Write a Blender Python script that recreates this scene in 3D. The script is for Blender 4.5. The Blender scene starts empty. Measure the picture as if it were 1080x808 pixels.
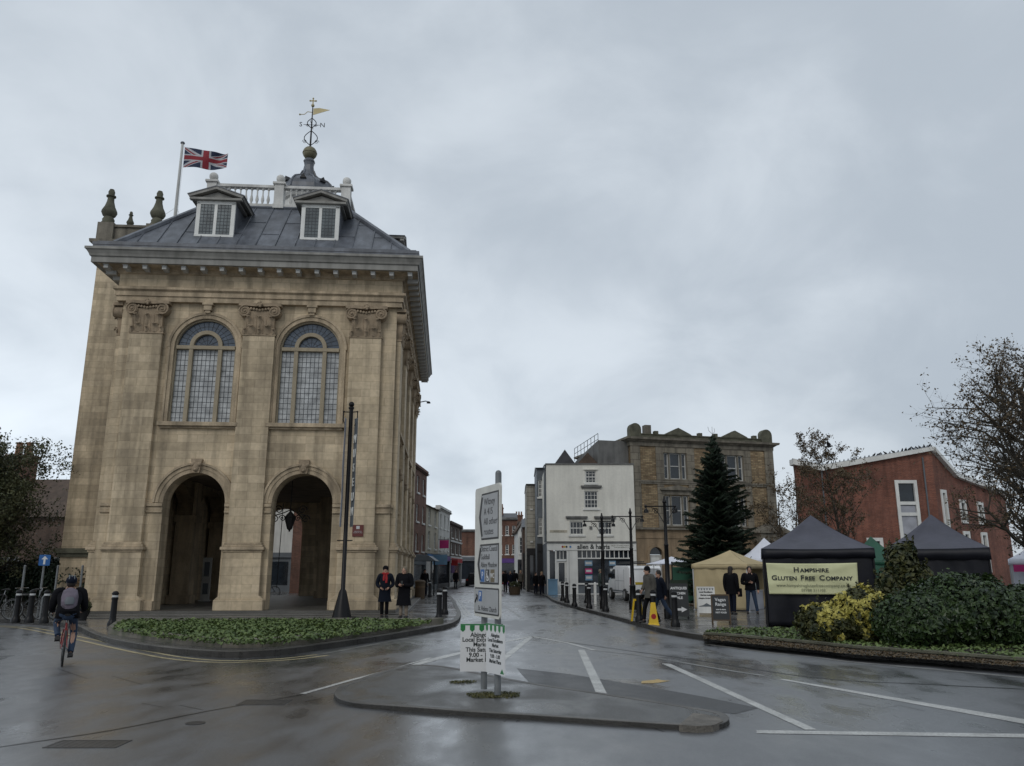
import bpy, bmesh, math, random
from mathutils import Vector, Matrix
R = math.radians
rnd = random.Random(11)
SC = bpy.context.scene
COL = SC.collection

# ------------------------------------------------------------ camera
F, CX, CY, VH, EYE = 842.0, 540.0, 404.0, 601.0, 1.7
TH = math.atan((VH - CY) / F)
cam = bpy.data.cameras.new('camera'); camo = bpy.data.objects.new('camera', cam); COL.objects.link(camo)
cam.sensor_width = 36.0; cam.lens = F / 1080 * 36; cam.clip_start = 0.1; cam.clip_end = 3000
camo.location = (0, 0, EYE); camo.rotation_euler = (math.pi / 2 + TH, 0, 0)
SC.camera = camo
SC.render.resolution_x = 1024; SC.render.resolution_y = 766

def ray(u, v):
    d = (u - CX) / F; e = (CY - v) / F
    return Vector((d, math.cos(TH) - e * math.sin(TH), math.sin(TH) + e * math.cos(TH)))
def G(u, v, z=0.0):
    "survey point: where a sight line meets the level z"
    r = ray(u, v); t = (z - EYE) / r.z
    return Vector((r.x * t, r.y * t, z))

# ------------------------------------------------------------ world + sun
SUN_EL, SUN_AZ = 38.0, 200.0      # high behind the photographer, veiled by cloud
w = bpy.data.worlds.new("World"); SC.world = w; w.use_nodes = True
nt = w.node_tree; N = nt.nodes; Lk = nt.links; N.clear()
out = N.new('ShaderNodeOutputWorld'); bg = N.new('ShaderNodeBackground'); bg.inputs[1].default_value = 0.1
sky = N.new('ShaderNodeTexSky'); sky.sky_type = 'NISHITA'; sky.sun_disc = False
sky.sun_elevation = R(SUN_EL); sky.sun_rotation = R(SUN_AZ)
tc = N.new('ShaderNodeTexCoord'); sep = N.new('ShaderNodeSeparateXYZ')
Lk.new(tc.outputs['Generated'], sep.inputs[0])
def wm(op, a, b=None, c=None):
    n = N.new('ShaderNodeMath'); n.operation = op
    for i, s in enumerate((a, b, c)):
        if s is None: continue
        if isinstance(s, (int, float)): n.inputs[i].default_value = s
        else: Lk.new(s, n.inputs[i])
    return n.outputs[0]
zc = wm('ADD', wm('MAXIMUM', sep.outputs[2], 0.0), 0.5)
cx_ = wm('DIVIDE', sep.outputs[0], zc); cy_ = wm('DIVIDE', sep.outputs[1], zc)
cmb = N.new('ShaderNodeCombineXYZ'); Lk.new(cx_, cmb.inputs[0]); Lk.new(cy_, cmb.inputs[1])
def wnoise(scale, detail, rough, dist, off=0):
    mp = N.new('ShaderNodeMapping'); mp.inputs['Location'].default_value = (off, off * 1.7, 0); Lk.new(cmb.outputs[0], mp.inputs[0])
    mp.inputs['Scale'].default_value = (1.15, 1.1, 1)
    n = N.new('ShaderNodeTexNoise'); n.inputs['Scale'].default_value = scale; n.inputs['Detail'].default_value = detail
    n.inputs['Roughness'].default_value = rough; n.inputs['Distortion'].default_value = dist
    Lk.new(mp.outputs[0], n.inputs['Vector']); return n.outputs['Fac']
n1 = wnoise(1.1, 4, 0.5, 0.25, 3.1); n2 = wnoise(3.2, 6, 0.55, 0.35, 7.7); n3 = wnoise(0.5, 2, 0.5, 0.0, 1.3)
mixn = wm('ADD', wm('ADD', wm('MULTIPLY', n1, 0.42), wm('MULTIPLY', n2, 0.32)), wm('MULTIPLY', n3, 0.26))
rampn = N.new('ShaderNodeMapRange'); rampn.interpolation_type = 'SMOOTHSTEP'
rampn.inputs[1].default_value = 0.41; rampn.inputs[2].default_value = 0.59; rampn.inputs[3].default_value = 0.0; rampn.inputs[4].default_value = 1.0
Lk.new(mixn, rampn.inputs[0])
cc = N.new('ShaderNodeMixRGB'); cc.inputs[1].default_value = (3.42, 3.84, 4.3, 1); cc.inputs[2].default_value = (4.82, 5.26, 5.7, 1)
Lk.new(rampn.outputs[0], cc.inputs[0])
# thinner, brighter cloud low on the left; unseen sky behind the photographer dimmed
lowf = wm('POWER', wm('SUBTRACT', 1.0, wm('MAXIMUM', sep.outputs[2], 0.0)), 5.0)
leftf = wm('MAXIMUM', wm('MULTIPLY_ADD', sep.outputs[0], -0.75, 0.18), -0.1)
backf = wm('MAXIMUM', wm('MULTIPLY', sep.outputs[1], -1.0), 0.0)
gain = wm('ADD', wm('ADD', 1.0, wm('MULTIPLY', wm('MULTIPLY', lowf, leftf), 1.25)), wm('MULTIPLY', backf, -0.35))
gcol = N.new('ShaderNodeMixRGB'); gcol.blend_type = 'MULTIPLY'; gcol.inputs[0].default_value = 1.0
gc = N.new('ShaderNodeCombineXYZ'); [Lk.new(gain, gc.inputs[i]) for i in range(3)]
Lk.new(cc.outputs[0], gcol.inputs[1]); Lk.new(gc.outputs[0], gcol.inputs[2])
fm = N.new('ShaderNodeMixRGB'); fm.inputs[0].default_value = 0.95
Lk.new(sky.outputs[0], fm.inputs[1]); Lk.new(gcol.outputs[0], fm.inputs[2])
Lk.new(fm.outputs[0], bg.inputs[0]); Lk.new(bg.outputs[0], out.inputs[0])

sl = bpy.data.lights.new('sun', 'SUN'); sl.energy = 0.5; sl.angle = R(25); sl.color = (1.0, 0.96, 0.9)
so = bpy.data.objects.new('sun', sl); COL.objects.link(so)
# direction to the sun: azimuth clockwise from +Y
az = R(SUN_AZ); el = R(SUN_EL)
tosun = Vector((math.sin(az) * math.cos(el), math.cos(az) * math.cos(el), math.sin(el)))
so.rotation_euler = (-tosun).to_track_quat('-Z', 'Y').to_euler(); so.location = (0, -10, 40)
vs = SC.view_settings; vs.view_transform = 'Standard'; vs.look = 'None'; vs.gamma = 1; vs.exposure = 0.5; vs.use_curve_mapping = False

# ------------------------------------------------------------ materials
M = {}
def mat(name, col, rough=0.6, metal=0.0, var=0.18, vs_=1.5, bump=0.0, bs=30.0, spec=0.5, fine=0.0, streak=0.0, emit=None):
    if name in M: return M[name]
    m = bpy.data.materials.new(name); m.use_nodes = True; nt = m.node_tree; p = nt.nodes['Principled BSDF']; L = nt.links
    p.inputs['Roughness'].default_value = rough; p.inputs['Metallic'].default_value = metal
    p.inputs['Specular IOR Level'].default_value = spec
    co = nt.nodes.new('ShaderNodeTexCoord')
    def noise(sc, det=5, vec=None):
        n = nt.nodes.new('ShaderNodeTexNoise'); n.inputs['Scale'].default_value = sc; n.inputs['Detail'].default_value = det
        L.new(vec or co.outputs['Object'], n.inputs['Vector']); return n.outputs['Fac']
    def mr(fac, lo, hi):
        n = nt.nodes.new('ShaderNodeMapRange'); n.inputs[1].default_value = 0.3; n.inputs[2].default_value = 0.7
        n.inputs[3].default_value = lo; n.inputs[4].default_value = hi; L.new(fac, n.inputs[0]); return n.outputs[0]
    cur = None
    def mul(fac):
        nonlocal cur
        x = nt.nodes.new('ShaderNodeMixRGB'); x.blend_type = 'MULTIPLY'; x.inputs[0].default_value = 1
        if cur is None: x.inputs[1].default_value = (*col, 1)
        else: L.new(cur, x.inputs[1])
        L.new(fac, x.inputs[2]); cur = x.outputs[0]
    if var: mul(mr(noise(vs_), 1 - var, 1 + var))
    if fine: mul(mr(noise(vs_ * 14, 3), 1 - fine, 1 + fine))
    if streak:
        mp = nt.nodes.new('ShaderNodeMapping'); mp.inputs['Scale'].default_value = (2.2, 2.2, 0.22); L.new(co.outputs['Object'], mp.inputs[0])
        mul(mr(noise(1.6, 6, mp.outputs[0]), 1 - streak, 1 + streak * 0.4))
    if cur is None: p.inputs['Base Color'].default_value = (*col, 1)
    else: L.new(cur, p.inputs['Base Color'])
    if bump:
        b = nt.nodes.new('ShaderNodeBump'); b.inputs['Strength'].default_value = bump; b.inputs['Distance'].default_value = 0.02
        L.new(noise(bs, 4), b.inputs['Height']); L.new(b.outputs[0], p.inputs['Normal'])
    if emit:
        p.inputs['Emission Color'].default_value = (*col, 1); p.inputs['Emission Strength'].default_value = emit
    M[name] = m; return m

def brickmat(name, c1, c2, mortar, bw, rh, ms=0.008, rough=0.8, stain=0.25, streak=0.3, bump=0.25, bias=0.0, flat=False, patch=0.0, moss=None, rlo=None):
    m = bpy.data.materials.new(name); m.use_nodes = True; nt = m.node_tree; p = nt.nodes['Principled BSDF']; L = nt.links
    p.inputs['Roughness'].default_value = rough
    co = nt.nodes.new('ShaderNodeTexCoord'); sp = nt.nodes.new('ShaderNodeSeparateXYZ'); L.new(co.outputs['Object'], sp.inputs[0])
    cb = nt.nodes.new('ShaderNodeCombineXYZ')
    if flat: L.new(sp.outputs[0], cb.inputs[0]); L.new(sp.outputs[1], cb.inputs[1])
    else:
        ad = nt.nodes.new('ShaderNodeMath'); ad.operation = 'ADD'; L.new(sp.outputs[0], ad.inputs[0]); L.new(sp.outputs[1], ad.inputs[1])
        L.new(ad.outputs[0], cb.inputs[0]); L.new(sp.outputs[2], cb.inputs[1])
    b = nt.nodes.new('ShaderNodeTexBrick'); b.inputs['Scale'].default_value = 1
    b.inputs['Color1'].default_value = (*c1, 1); b.inputs['Color2'].default_value = (*c2, 1); b.inputs['Mortar'].default_value = (*mortar, 1)
    b.inputs['Mortar Size'].default_value = ms; b.inputs['Mortar Smooth'].default_value = 0.3; b.inputs['Bias'].default_value = bias
    b.inputs['Brick Width'].default_value = bw; b.inputs['Row Height'].default_value = rh; b.offset = 0.5
    L.new(cb.outputs[0], b.inputs['Vector'])
    cur = b.outputs['Color']
    def noise(sc, det=5, vec=None):
        n = nt.nodes.new('ShaderNodeTexNoise'); n.inputs['Scale'].default_value = sc; n.inputs['Detail'].default_value = det
        L.new(vec or co.outputs['Object'], n.inputs['Vector']); return n.outputs['Fac']
    def mr(fac, lo, hi, a=0.3, z=0.7):
        n = nt.nodes.new('ShaderNodeMapRange'); n.inputs[1].default_value = a; n.inputs[2].default_value = z
        n.inputs[3].default_value = lo; n.inputs[4].default_value = hi; L.new(fac, n.inputs[0]); return n.outputs[0]
    def mul(fac):
        nonlocal cur
        x = nt.nodes.new('ShaderNodeMixRGB'); x.blend_type = 'MULTIPLY'; x.inputs[0].default_value = 1
        L.new(cur, x.inputs[1]); L.new(fac, x.inputs[2]); cur = x.outputs[0]
    mul(mr(noise(0.55), 1 - stain, 1 + stain)); mul(mr(noise(7), 0.88, 1.1))
    if streak:
        mp = nt.nodes.new('ShaderNodeMapping'); mp.inputs['Scale'].default_value = (1.8, 1.8, 0.16); L.new(co.outputs['Object'], mp.inputs[0])
        mul(mr(noise(1.3, 7, mp.outputs[0]), 1 - streak, 1.05, 0.35, 0.55))
    if patch:   # replaced blocks, a shade paler: a second coarser bond
        b2 = nt.nodes.new('ShaderNodeTexBrick'); b2.inputs['Scale'].default_value = 1; b2.offset = 0.37
        b2.inputs['Color1'].default_value = (1 - patch,) * 3 + (1,); b2.inputs['Color2'].default_value = (1 + patch,) * 3 + (1,); b2.inputs['Mortar'].default_value = (1, 1, 1, 1)
        b2.inputs['Mortar Size'].default_value = 0; b2.inputs['Brick Width'].default_value = bw * 1.5; b2.inputs['Row Height'].default_value = rh
        L.new(cb.outputs[0], b2.inputs['Vector']); mul(b2.outputs['Color'])
    if moss:
        x = nt.nodes.new('ShaderNodeMixRGB'); x.inputs[2].default_value = (*moss, 1); L.new(cur, x.inputs[1])
        L.new(mr(noise(1.4, 8), 0, 0.75, 0.52, 0.66), x.inputs[0]); cur = x.outputs[0]
    L.new(cur, p.inputs['Base Color'])
    if rlo is not None: L.new(mr(noise(0.9, 5), rlo, rough), p.inputs['Roughness'])
    bp = nt.nodes.new('ShaderNodeBump'); bp.inputs['Strength'].default_value = bump; bp.inputs['Distance'].default_value = 0.01
    iv = nt.nodes.new('ShaderNodeMath'); iv.operation = 'SUBTRACT'; iv.inputs[0].default_value = 1; L.new(b.outputs['Fac'], iv.inputs[1])
    ad = nt.nodes.new('ShaderNodeMath'); ad.operation = 'MULTIPLY_ADD'; L.new(noise(25), ad.inputs[0]); ad.inputs[1].default_value = 0.5; L.new(iv.outputs[0], ad.inputs[2])
    L.new(ad.outputs[0], bp.inputs['Height']); L.new(bp.outputs[0], p.inputs['Normal'])
    M[name] = m; return m

brickmat('ashlar', (0.56, 0.455, 0.315), (0.46, 0.37, 0.25), (0.28, 0.22, 0.145), 0.72, 0.30, 0.005, 0.85, 0.20, 0.36, 0.3, patch=0.13)
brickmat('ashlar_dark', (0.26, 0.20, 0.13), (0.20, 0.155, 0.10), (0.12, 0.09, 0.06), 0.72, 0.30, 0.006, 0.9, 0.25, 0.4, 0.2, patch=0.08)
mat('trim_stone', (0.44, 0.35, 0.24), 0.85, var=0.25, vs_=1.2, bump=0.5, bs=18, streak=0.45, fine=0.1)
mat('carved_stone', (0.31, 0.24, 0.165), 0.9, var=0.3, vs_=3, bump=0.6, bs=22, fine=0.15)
mat('mossy_stone', (0.10, 0.098, 0.07), 0.9, var=0.35, vs_=2.5, bump=0.6, bs=20, fine=0.2)
mat('cornice_paint', (0.27, 0.262, 0.24), 0.7, var=0.15, vs_=1.5, streak=0.3)
mat('lead', (0.115, 0.125, 0.145), 0.42, var=0.3, vs_=1.1, bump=0.25, bs=4, streak=0.35, fine=0.1, spec=0.5)
mat('white_paint', (0.72, 0.72, 0.69), 0.5, var=0.08, streak=0.12)
mat('dull_white', (0.5, 0.5, 0.48), 0.6, var=0.12, streak=0.2)
mat('stone_white', (0.60, 0.59, 0.56), 0.8, var=0.15, streak=0.2, fine=0.06)
mat('mullion', (0.34, 0.285, 0.2), 0.8, var=0.12, streak=0.15)
mat('dormer_glass', (0.09, 0.11, 0.115), 0.15, var=0.5, vs_=2.0, spec=0.8)
mat('leaded_glass', (0.40, 0.41, 0.41), 0.25, var=0.35, vs_=3.5, spec=0.6)
mat('dark_glass', (0.02, 0.026, 0.034), 0.08, var=0.3, vs_=1.5, spec=0.8)
mat('lunette_glass', (0.06, 0.08, 0.11), 0.15, var=0.4, vs_=3, spec=0.8)
mat('lead_came', (0.05, 0.055, 0.065), 0.6)
mat('black_paint', (0.006, 0.006, 0.007), 0.4, var=0.2, bump=0.1, spec=0.25)
mat('iron', (0.01, 0.01, 0.011), 0.5, spec=0.25)
mat('gilt', (0.42, 0.36, 0.2), 0.5, metal=0.3)
mat('ball_gold', (0.16, 0.145, 0.09), 0.6, metal=0.2)
mat('plaque_red', (0.13, 0.03, 0.025), 0.5)
mat('bronze', (0.15, 0.09, 0.04), 0.6)
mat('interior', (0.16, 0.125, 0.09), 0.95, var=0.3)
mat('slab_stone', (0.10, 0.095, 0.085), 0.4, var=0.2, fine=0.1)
mat('kerb_stone', (0.085, 0.08, 0.072), 0.5, var=0.4, vs_=1.2, bump=0.4, fine=0.15)
brickmat('bed_stone', (0.17, 0.155, 0.125), (0.12, 0.11, 0.09), (0.05, 0.05, 0.04), 0.9, 0.6, 0.01, 0.7, 0.35, 0, 0.3, moss=(0.05, 0.065, 0.025))
brickmat('paving', (0.145, 0.140, 0.135), (0.11, 0.107, 0.10), (0.03, 0.03, 0.03), 0.6, 0.45, 0.012, 0.34, 0.3, 0, 0.12, flat=True, rlo=0.10)
brickmat('red_brick', (0.235, 0.076, 0.043), (0.165, 0.052, 0.031), (0.17, 0.12, 0.10), 0.225, 0.075, 0.010, 0.85, 0.28, 0.3, 0.3, patch=0.12)
brickmat('dark_brick', (0.19, 0.085, 0.055), (0.12, 0.055, 0.038), (0.13, 0.10, 0.08), 0.225, 0.075, 0.008, 0.85, 0.3, 0.25, 0.2)
brickmat('brown_brick', (0.11, 0.07, 0.05), (0.075, 0.05, 0.038), (0.09, 0.07, 0.06), 0.225, 0.075, 0.008, 0.85, 0.3, 0.25, 0.2)
brickmat('yellow_brick', (0.33, 0.25, 0.145), (0.19, 0.13, 0.072), (0.14, 0.11, 0.08), 0.34, 0.115, 0.014, 0.9, 0.2, 0.15, 0.3, patch=0.2)
brickmat('grey_ashlar', (0.23, 0.205, 0.16), (0.17, 0.15, 0.12), (0.08, 0.07, 0.055), 0.8, 0.45, 0.016, 0.9, 0.2, 0.35, 0.3)
brickmat('pale_block', (0.42, 0.40, 0.34), (0.36, 0.34, 0.29), (0.17, 0.16, 0.14), 1.2, 0.36, 0.02, 0.9, 0.15, 0.3, 0.3)
mat('grey_trim', (0.20, 0.18, 0.145), 0.9, var=0.25, vs_=1.5, bump=0.3, streak=0.45, fine=0.12)
mat('ochre_stone', (0.30, 0.22, 0.14), 0.9, var=0.25, vs_=1.2, streak=0.35, fine=0.1)
mat('stucco', (0.74, 0.725, 0.66), 0.85, var=0.10, vs_=0.5, streak=0.10, bump=0.15, fine=0.04)
mat('cream_wall', (0.50, 0.46, 0.37), 0.85, var=0.12, vs_=0.9, streak=0.2)
mat('white_wall', (0.62, 0.62, 0.59), 0.8, var=0.1, streak=0.2)
mat('grey_wall', (0.16, 0.16, 0.155), 0.85, var=0.2, streak=0.3)
mat('slate', (0.045, 0.045, 0.05), 0.5, var=0.3, vs_=2, bump=0.3, fine=0.2)
mat('tile_brown', (0.08, 0.055, 0.04), 0.8, var=0.3, vs_=2, bump=0.4, fine=0.25)
mat('soot_black', (0.01, 0.01, 0.012), 0.6)
mat('aluminium', (0.5, 0.5, 0.5), 0.4, metal=0.6)
mat('galvanised', (0.17, 0.18, 0.185), 0.5, metal=0.3, var=0.25, vs_=4)
mat('sign_white', (0.60, 0.59, 0.54), 0.45, var=0.1, vs_=3, streak=0.12)
mat('sign_grey', (0.36, 0.365, 0.37), 0.4, var=0.12, vs_=3)
mat('sign_black', (0.02, 0.02, 0.022), 0.4)
mat('sign_blue', (0.02, 0.11, 0.33), 0.4)
mat('sign_brown', (0.13, 0.10, 0.05), 0.4)
mat('paper_white', (0.66, 0.66, 0.66), 0.5, var=0.04)
mat('market_green', (0.015, 0.17, 0.045), 0.5)
mat('road_white', (0.42, 0.42, 0.40), 0.4, var=0.25, vs_=2.5, fine=0.3)
mat('road_white_worn', (0.2, 0.2, 0.19), 0.35, var=0.45, vs_=2.5, fine=0.4)
mat('road_yellow', (0.40, 0.34, 0.2), 0.4, var=0.25, vs_=2.0, fine=0.3)
mat('road_orange', (0.40, 0.27, 0.08), 0.4, var=0.25, vs_=2.0, fine=0.3)
mat('cover_iron', (0.035, 0.035, 0.036), 0.35, var=0.3, vs_=8)
mat('tar', (0.008, 0.008, 0.008), 0.3)
mat('black_canvas', (0.006, 0.0065, 0.011), 0.5, var=0.2, vs_=2.5, bump=0.3, bs=5, spec=0.3)
mat('black_roof_sheen', (0.05, 0.05, 0.07), 0.38, var=0.2, vs_=1.5, bump=1.0, bs=2.2)  # grey-violet base paints in the sky sheen on wet black canvas
mat('tan_canvas', (0.46, 0.375, 0.225), 0.9, var=0.08, vs_=2, bump=0.5, bs=3, spec=0.1)
mat('white_canvas', (0.74, 0.76, 0.84), 0.7, var=0.05)
mat('green_canvas', (0.015, 0.085, 0.05), 0.6, var=0.15)
mat('banner_cloth', (0.62, 0.62, 0.37), 0.6, var=0.08, vs_=2)
mat('ink', (0.015, 0.02, 0.02), 0.5)
mat('ink_soft', (0.12, 0.13, 0.08), 0.5)
mat('red_cloth', (0.30, 0.012, 0.015), 0.8)
mat('pink', (0.45, 0.02, 0.16), 0.6)
mat('purple', (0.10, 0.045, 0.22), 0.6)
mat('skyblue', (0.14, 0.26, 0.38), 0.6)
mat('midblue', (0.02, 0.16, 0.42), 0.6)
mat('shop_grey', (0.11, 0.125, 0.14), 0.6)
mat('skin', (0.42, 0.25, 0.18), 0.6)
mat('coat_black', (0.006, 0.006, 0.008), 0.9, var=0.2, spec=0.15, bump=0.9, bs=11)
mat('coat_navy', (0.008, 0.011, 0.019), 0.9, var=0.2, spec=0.15, bump=0.9, bs=11)
mat('coat_grey', (0.075, 0.07, 0.06), 0.9, var=0.2, vs_=6, bump=0.9, bs=11)
mat('coat_green', (0.035, 0.05, 0.045), 0.9, bump=0.9, bs=11)
mat('jeans', (0.025, 0.045, 0.085), 0.9, var=0.25, vs_=6, bump=0.9, bs=11)
mat('jeans_dark', (0.008, 0.011, 0.022), 0.9, spec=0.15, bump=0.9, bs=11)
mat('beige', (0.22, 0.18, 0.14), 0.9, var=0.3, vs_=8, bump=0.9, bs=11)
mat('hair_dark', (0.015, 0.010, 0.008), 0.7)
mat('hair_blond', (0.24, 0.17, 0.09), 0.7)
mat('hair_grey', (0.16, 0.13, 0.09), 0.7)
mat('shoe', (0.015, 0.014, 0.014), 0.5)
mat('backpack', (0.13, 0.11, 0.14), 0.8, var=0.25, vs_=9, bump=0.9, bs=11)
mat('rubber', (0.012, 0.012, 0.012), 0.7)
mat('chrome', (0.45, 0.45, 0.46), 0.25, metal=0.9)
mat('bike_red', (0.22, 0.02, 0.018), 0.35)
mat('van_white', (0.82, 0.83, 0.84), 0.3, var=0.06, streak=0.1)
mat('taillight', (0.25, 0.01, 0.01), 0.2)
mat('plate_yellow', (0.45, 0.33, 0.02), 0.4)
mat('warn_yellow', (0.62, 0.40, 0.01), 0.4)
mat('chalk', (0.55, 0.56, 0.56), 0.8)
mat('board_black', (0.02, 0.023, 0.025), 0.6, var=0.2)
mat('wood', (0.09, 0.06, 0.035), 0.8, var=0.25)
mat('terracotta', (0.2, 0.1, 0.06), 0.8)
mat('bark', (0.045, 0.038, 0.028), 0.9, var=0.3, vs_=5, bump=0.6, bs=12)
mat('bird', (0.02, 0.021, 0.024), 0.7)
mat('soil', (0.02, 0.015, 0.01), 0.9, var=0.3, bump=0.5, bs=15)
mat('litter', (0.035, 0.032, 0.022), 0.8, var=0.4, vs_=6, bump=0.9, bs=22, fine=0.4)
mat('flag_red', (0.24, 0.02, 0.03), 0.8)
mat('flag_blue', (0.015, 0.025, 0.06), 0.8)
mat('flag_white', (0.42, 0.42, 0.44), 0.8)
mat('fence_green', (0.02, 0.035, 0.022), 0.8)
mat('goods', (0.35, 0.36, 0.4), 0.8)

def leafmat(name, ca, cb, sc=9.0, rough=0.5):
    m = bpy.data.materials.new(name); m.use_nodes = True; nt = m.node_tree; p = nt.nodes['Principled BSDF']; L = nt.links
    co = nt.nodes.new('ShaderNodeTexCoord'); n = nt.nodes.new('ShaderNodeTexNoise'); n.inputs['Scale'].default_value = sc; n.inputs['Detail'].default_value = 3
    L.new(co.outputs['Object'], n.inputs['Vector'])
    r = nt.nodes.new('ShaderNodeValToRGB'); r.color_ramp.elements[0].position = 0.36; r.color_ramp.elements[1].position = 0.64
    r.color_ramp.elements[0].color = (*ca, 1); r.color_ramp.elements[1].color = (*cb, 1)
    L.new(n.outputs['Fac'], r.inputs[0]); L.new(r.outputs[0], p.inputs['Base Color'])
    p.inputs['Roughness'].default_value = rough; p.inputs['Specular IOR Level'].default_value = 0.35
    M[name] = m
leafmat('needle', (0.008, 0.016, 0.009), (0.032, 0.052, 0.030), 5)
leafmat('leaf_olive', (0.035, 0.045, 0.018), (0.10, 0.105, 0.048), 3)
leafmat('leaf_hedge', (0.009, 0.022, 0.007), (0.052, 0.085, 0.026), 6, 0.36)
leafmat('leaf_mixed', (0.015, 0.024, 0.008), (0.075, 0.075, 0.022), 7)
leafmat('leaf_yellow', (0.22, 0.20, 0.035), (0.50, 0.44, 0.11), 9)
leafmat('leaf_tree', (0.035, 0.045, 0.02), (0.11, 0.115, 0.055), 2.5)
leafmat('leaf_brown', (0.05, 0.037, 0.02), (0.125, 0.085, 0.042), 6)
leafmat('leaf_ground', (0.05, 0.085, 0.022), (0.14, 0.19, 0.06), 3)
leafmat('moss', (0.05, 0.055, 0.015), (0.11, 0.10, 0.03), 8)

def asphalt(name, base, rlo, rhi, psc=0.35, spec=0.5, coat=0.0):
    m = bpy.data.materials.new(name); m.use_nodes = True; nt = m.node_tree; p = nt.nodes['Principled BSDF']; L = nt.links
    co = nt.nodes.new('ShaderNodeTexCoord')
    def noise(sc, det=5, scale=None, dist=0):
        n = nt.nodes.new('ShaderNodeTexNoise'); n.inputs['Scale'].default_value = sc; n.inputs['Detail'].default_value = det; n.inputs['Distortion'].default_value = dist
        if scale:
            mp = nt.nodes.new('ShaderNodeMapping'); mp.inputs['Scale'].default_value = scale; L.new(co.outputs['Object'], mp.inputs[0]); L.new(mp.outputs[0], n.inputs['Vector'])
        else: L.new(co.outputs['Object'], n.inputs['Vector'])
        return n.outputs['Fac']
    def mr(fac, a, z, lo, hi):
        n = nt.nodes.new('ShaderNodeMapRange'); n.inputs[1].default_value = a; n.inputs[2].default_value = z
        n.inputs[3].default_value = lo; n.inputs[4].default_value = hi; L.new(fac, n.inputs[0]); return n.outputs[0]
    def mth(op, a, b):
        n = nt.nodes.new('ShaderNodeMath'); n.operation = op
        for i, s in enumerate((a, b)):
            if isinstance(s, (int, float)): n.inputs[i].default_value = s
            else: L.new(s, n.inputs[i])
        return n.outputs[0]
    big = noise(psc, 8, (1.0, 0.6, 1), 0.8); mid = noise(2.2, 6, (1.2, 0.5, 1)); agg = noise(95, 3); agg2 = noise(38, 4)
    wet = mth('ADD', mth('MULTIPLY', big, 0.65), mth('MULTIPLY', mid, 0.35))
    L.new(mr(wet, 0.40, 0.60, rhi, rlo), p.inputs['Roughness'])
    v = mth('MULTIPLY', mr(wet, 0.35, 0.65, 1.18, 0.88), mth('MULTIPLY', mr(agg, 0.3, 0.7, 0.4, 1.8), mr(agg2, 0.3, 0.7, 0.55, 1.5)))
    x = nt.nodes.new('ShaderNodeMixRGB'); x.blend_type = 'MULTIPLY'; x.inputs[0].default_value = 1; x.inputs[1].default_value = (*base, 1); L.new(v, x.inputs[2])
    L.new(x.outputs[0], p.inputs['Base Color'])
    b = nt.nodes.new('ShaderNodeBump'); b.inputs['Distance'].default_value = 0.006
    L.new(mr(wet, 0.40, 0.60, 0.40, 0.10), b.inputs['Strength'])
    hh = mth('ADD', mth('MULTIPLY', agg, 0.6), mth('ADD', agg2, mth('MULTIPLY', noise(3.0, 3), 1.5)))
    L.new(hh, b.inputs['Height']); L.new(b.outputs[0], p.inputs['Normal'])
    p.inputs['Specular IOR Level'].default_value = spec
    if coat:
        p.inputs['Coat Weight'].default_value = coat; p.inputs['Coat IOR'].default_value = 1.5
        L.new(mr(wet, 0.40, 0.60, 0.46, 0.20), p.inputs['Coat Roughness']); L.new(b.outputs[0], p.inputs['Coat Normal'])
    M[name] = m; return m
asphalt('wet_asphalt', (0.040, 0.041, 0.044), 0.25, 0.50, spec=1.0, coat=0.9)
asphalt('patched_asphalt', (0.030, 0.030, 0.031), 0.34, 0.5, 1.2)
asphalt('island_asphalt', (0.055, 0.054, 0.051), 0.26, 0.6, 1.3, spec=0.8)

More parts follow.
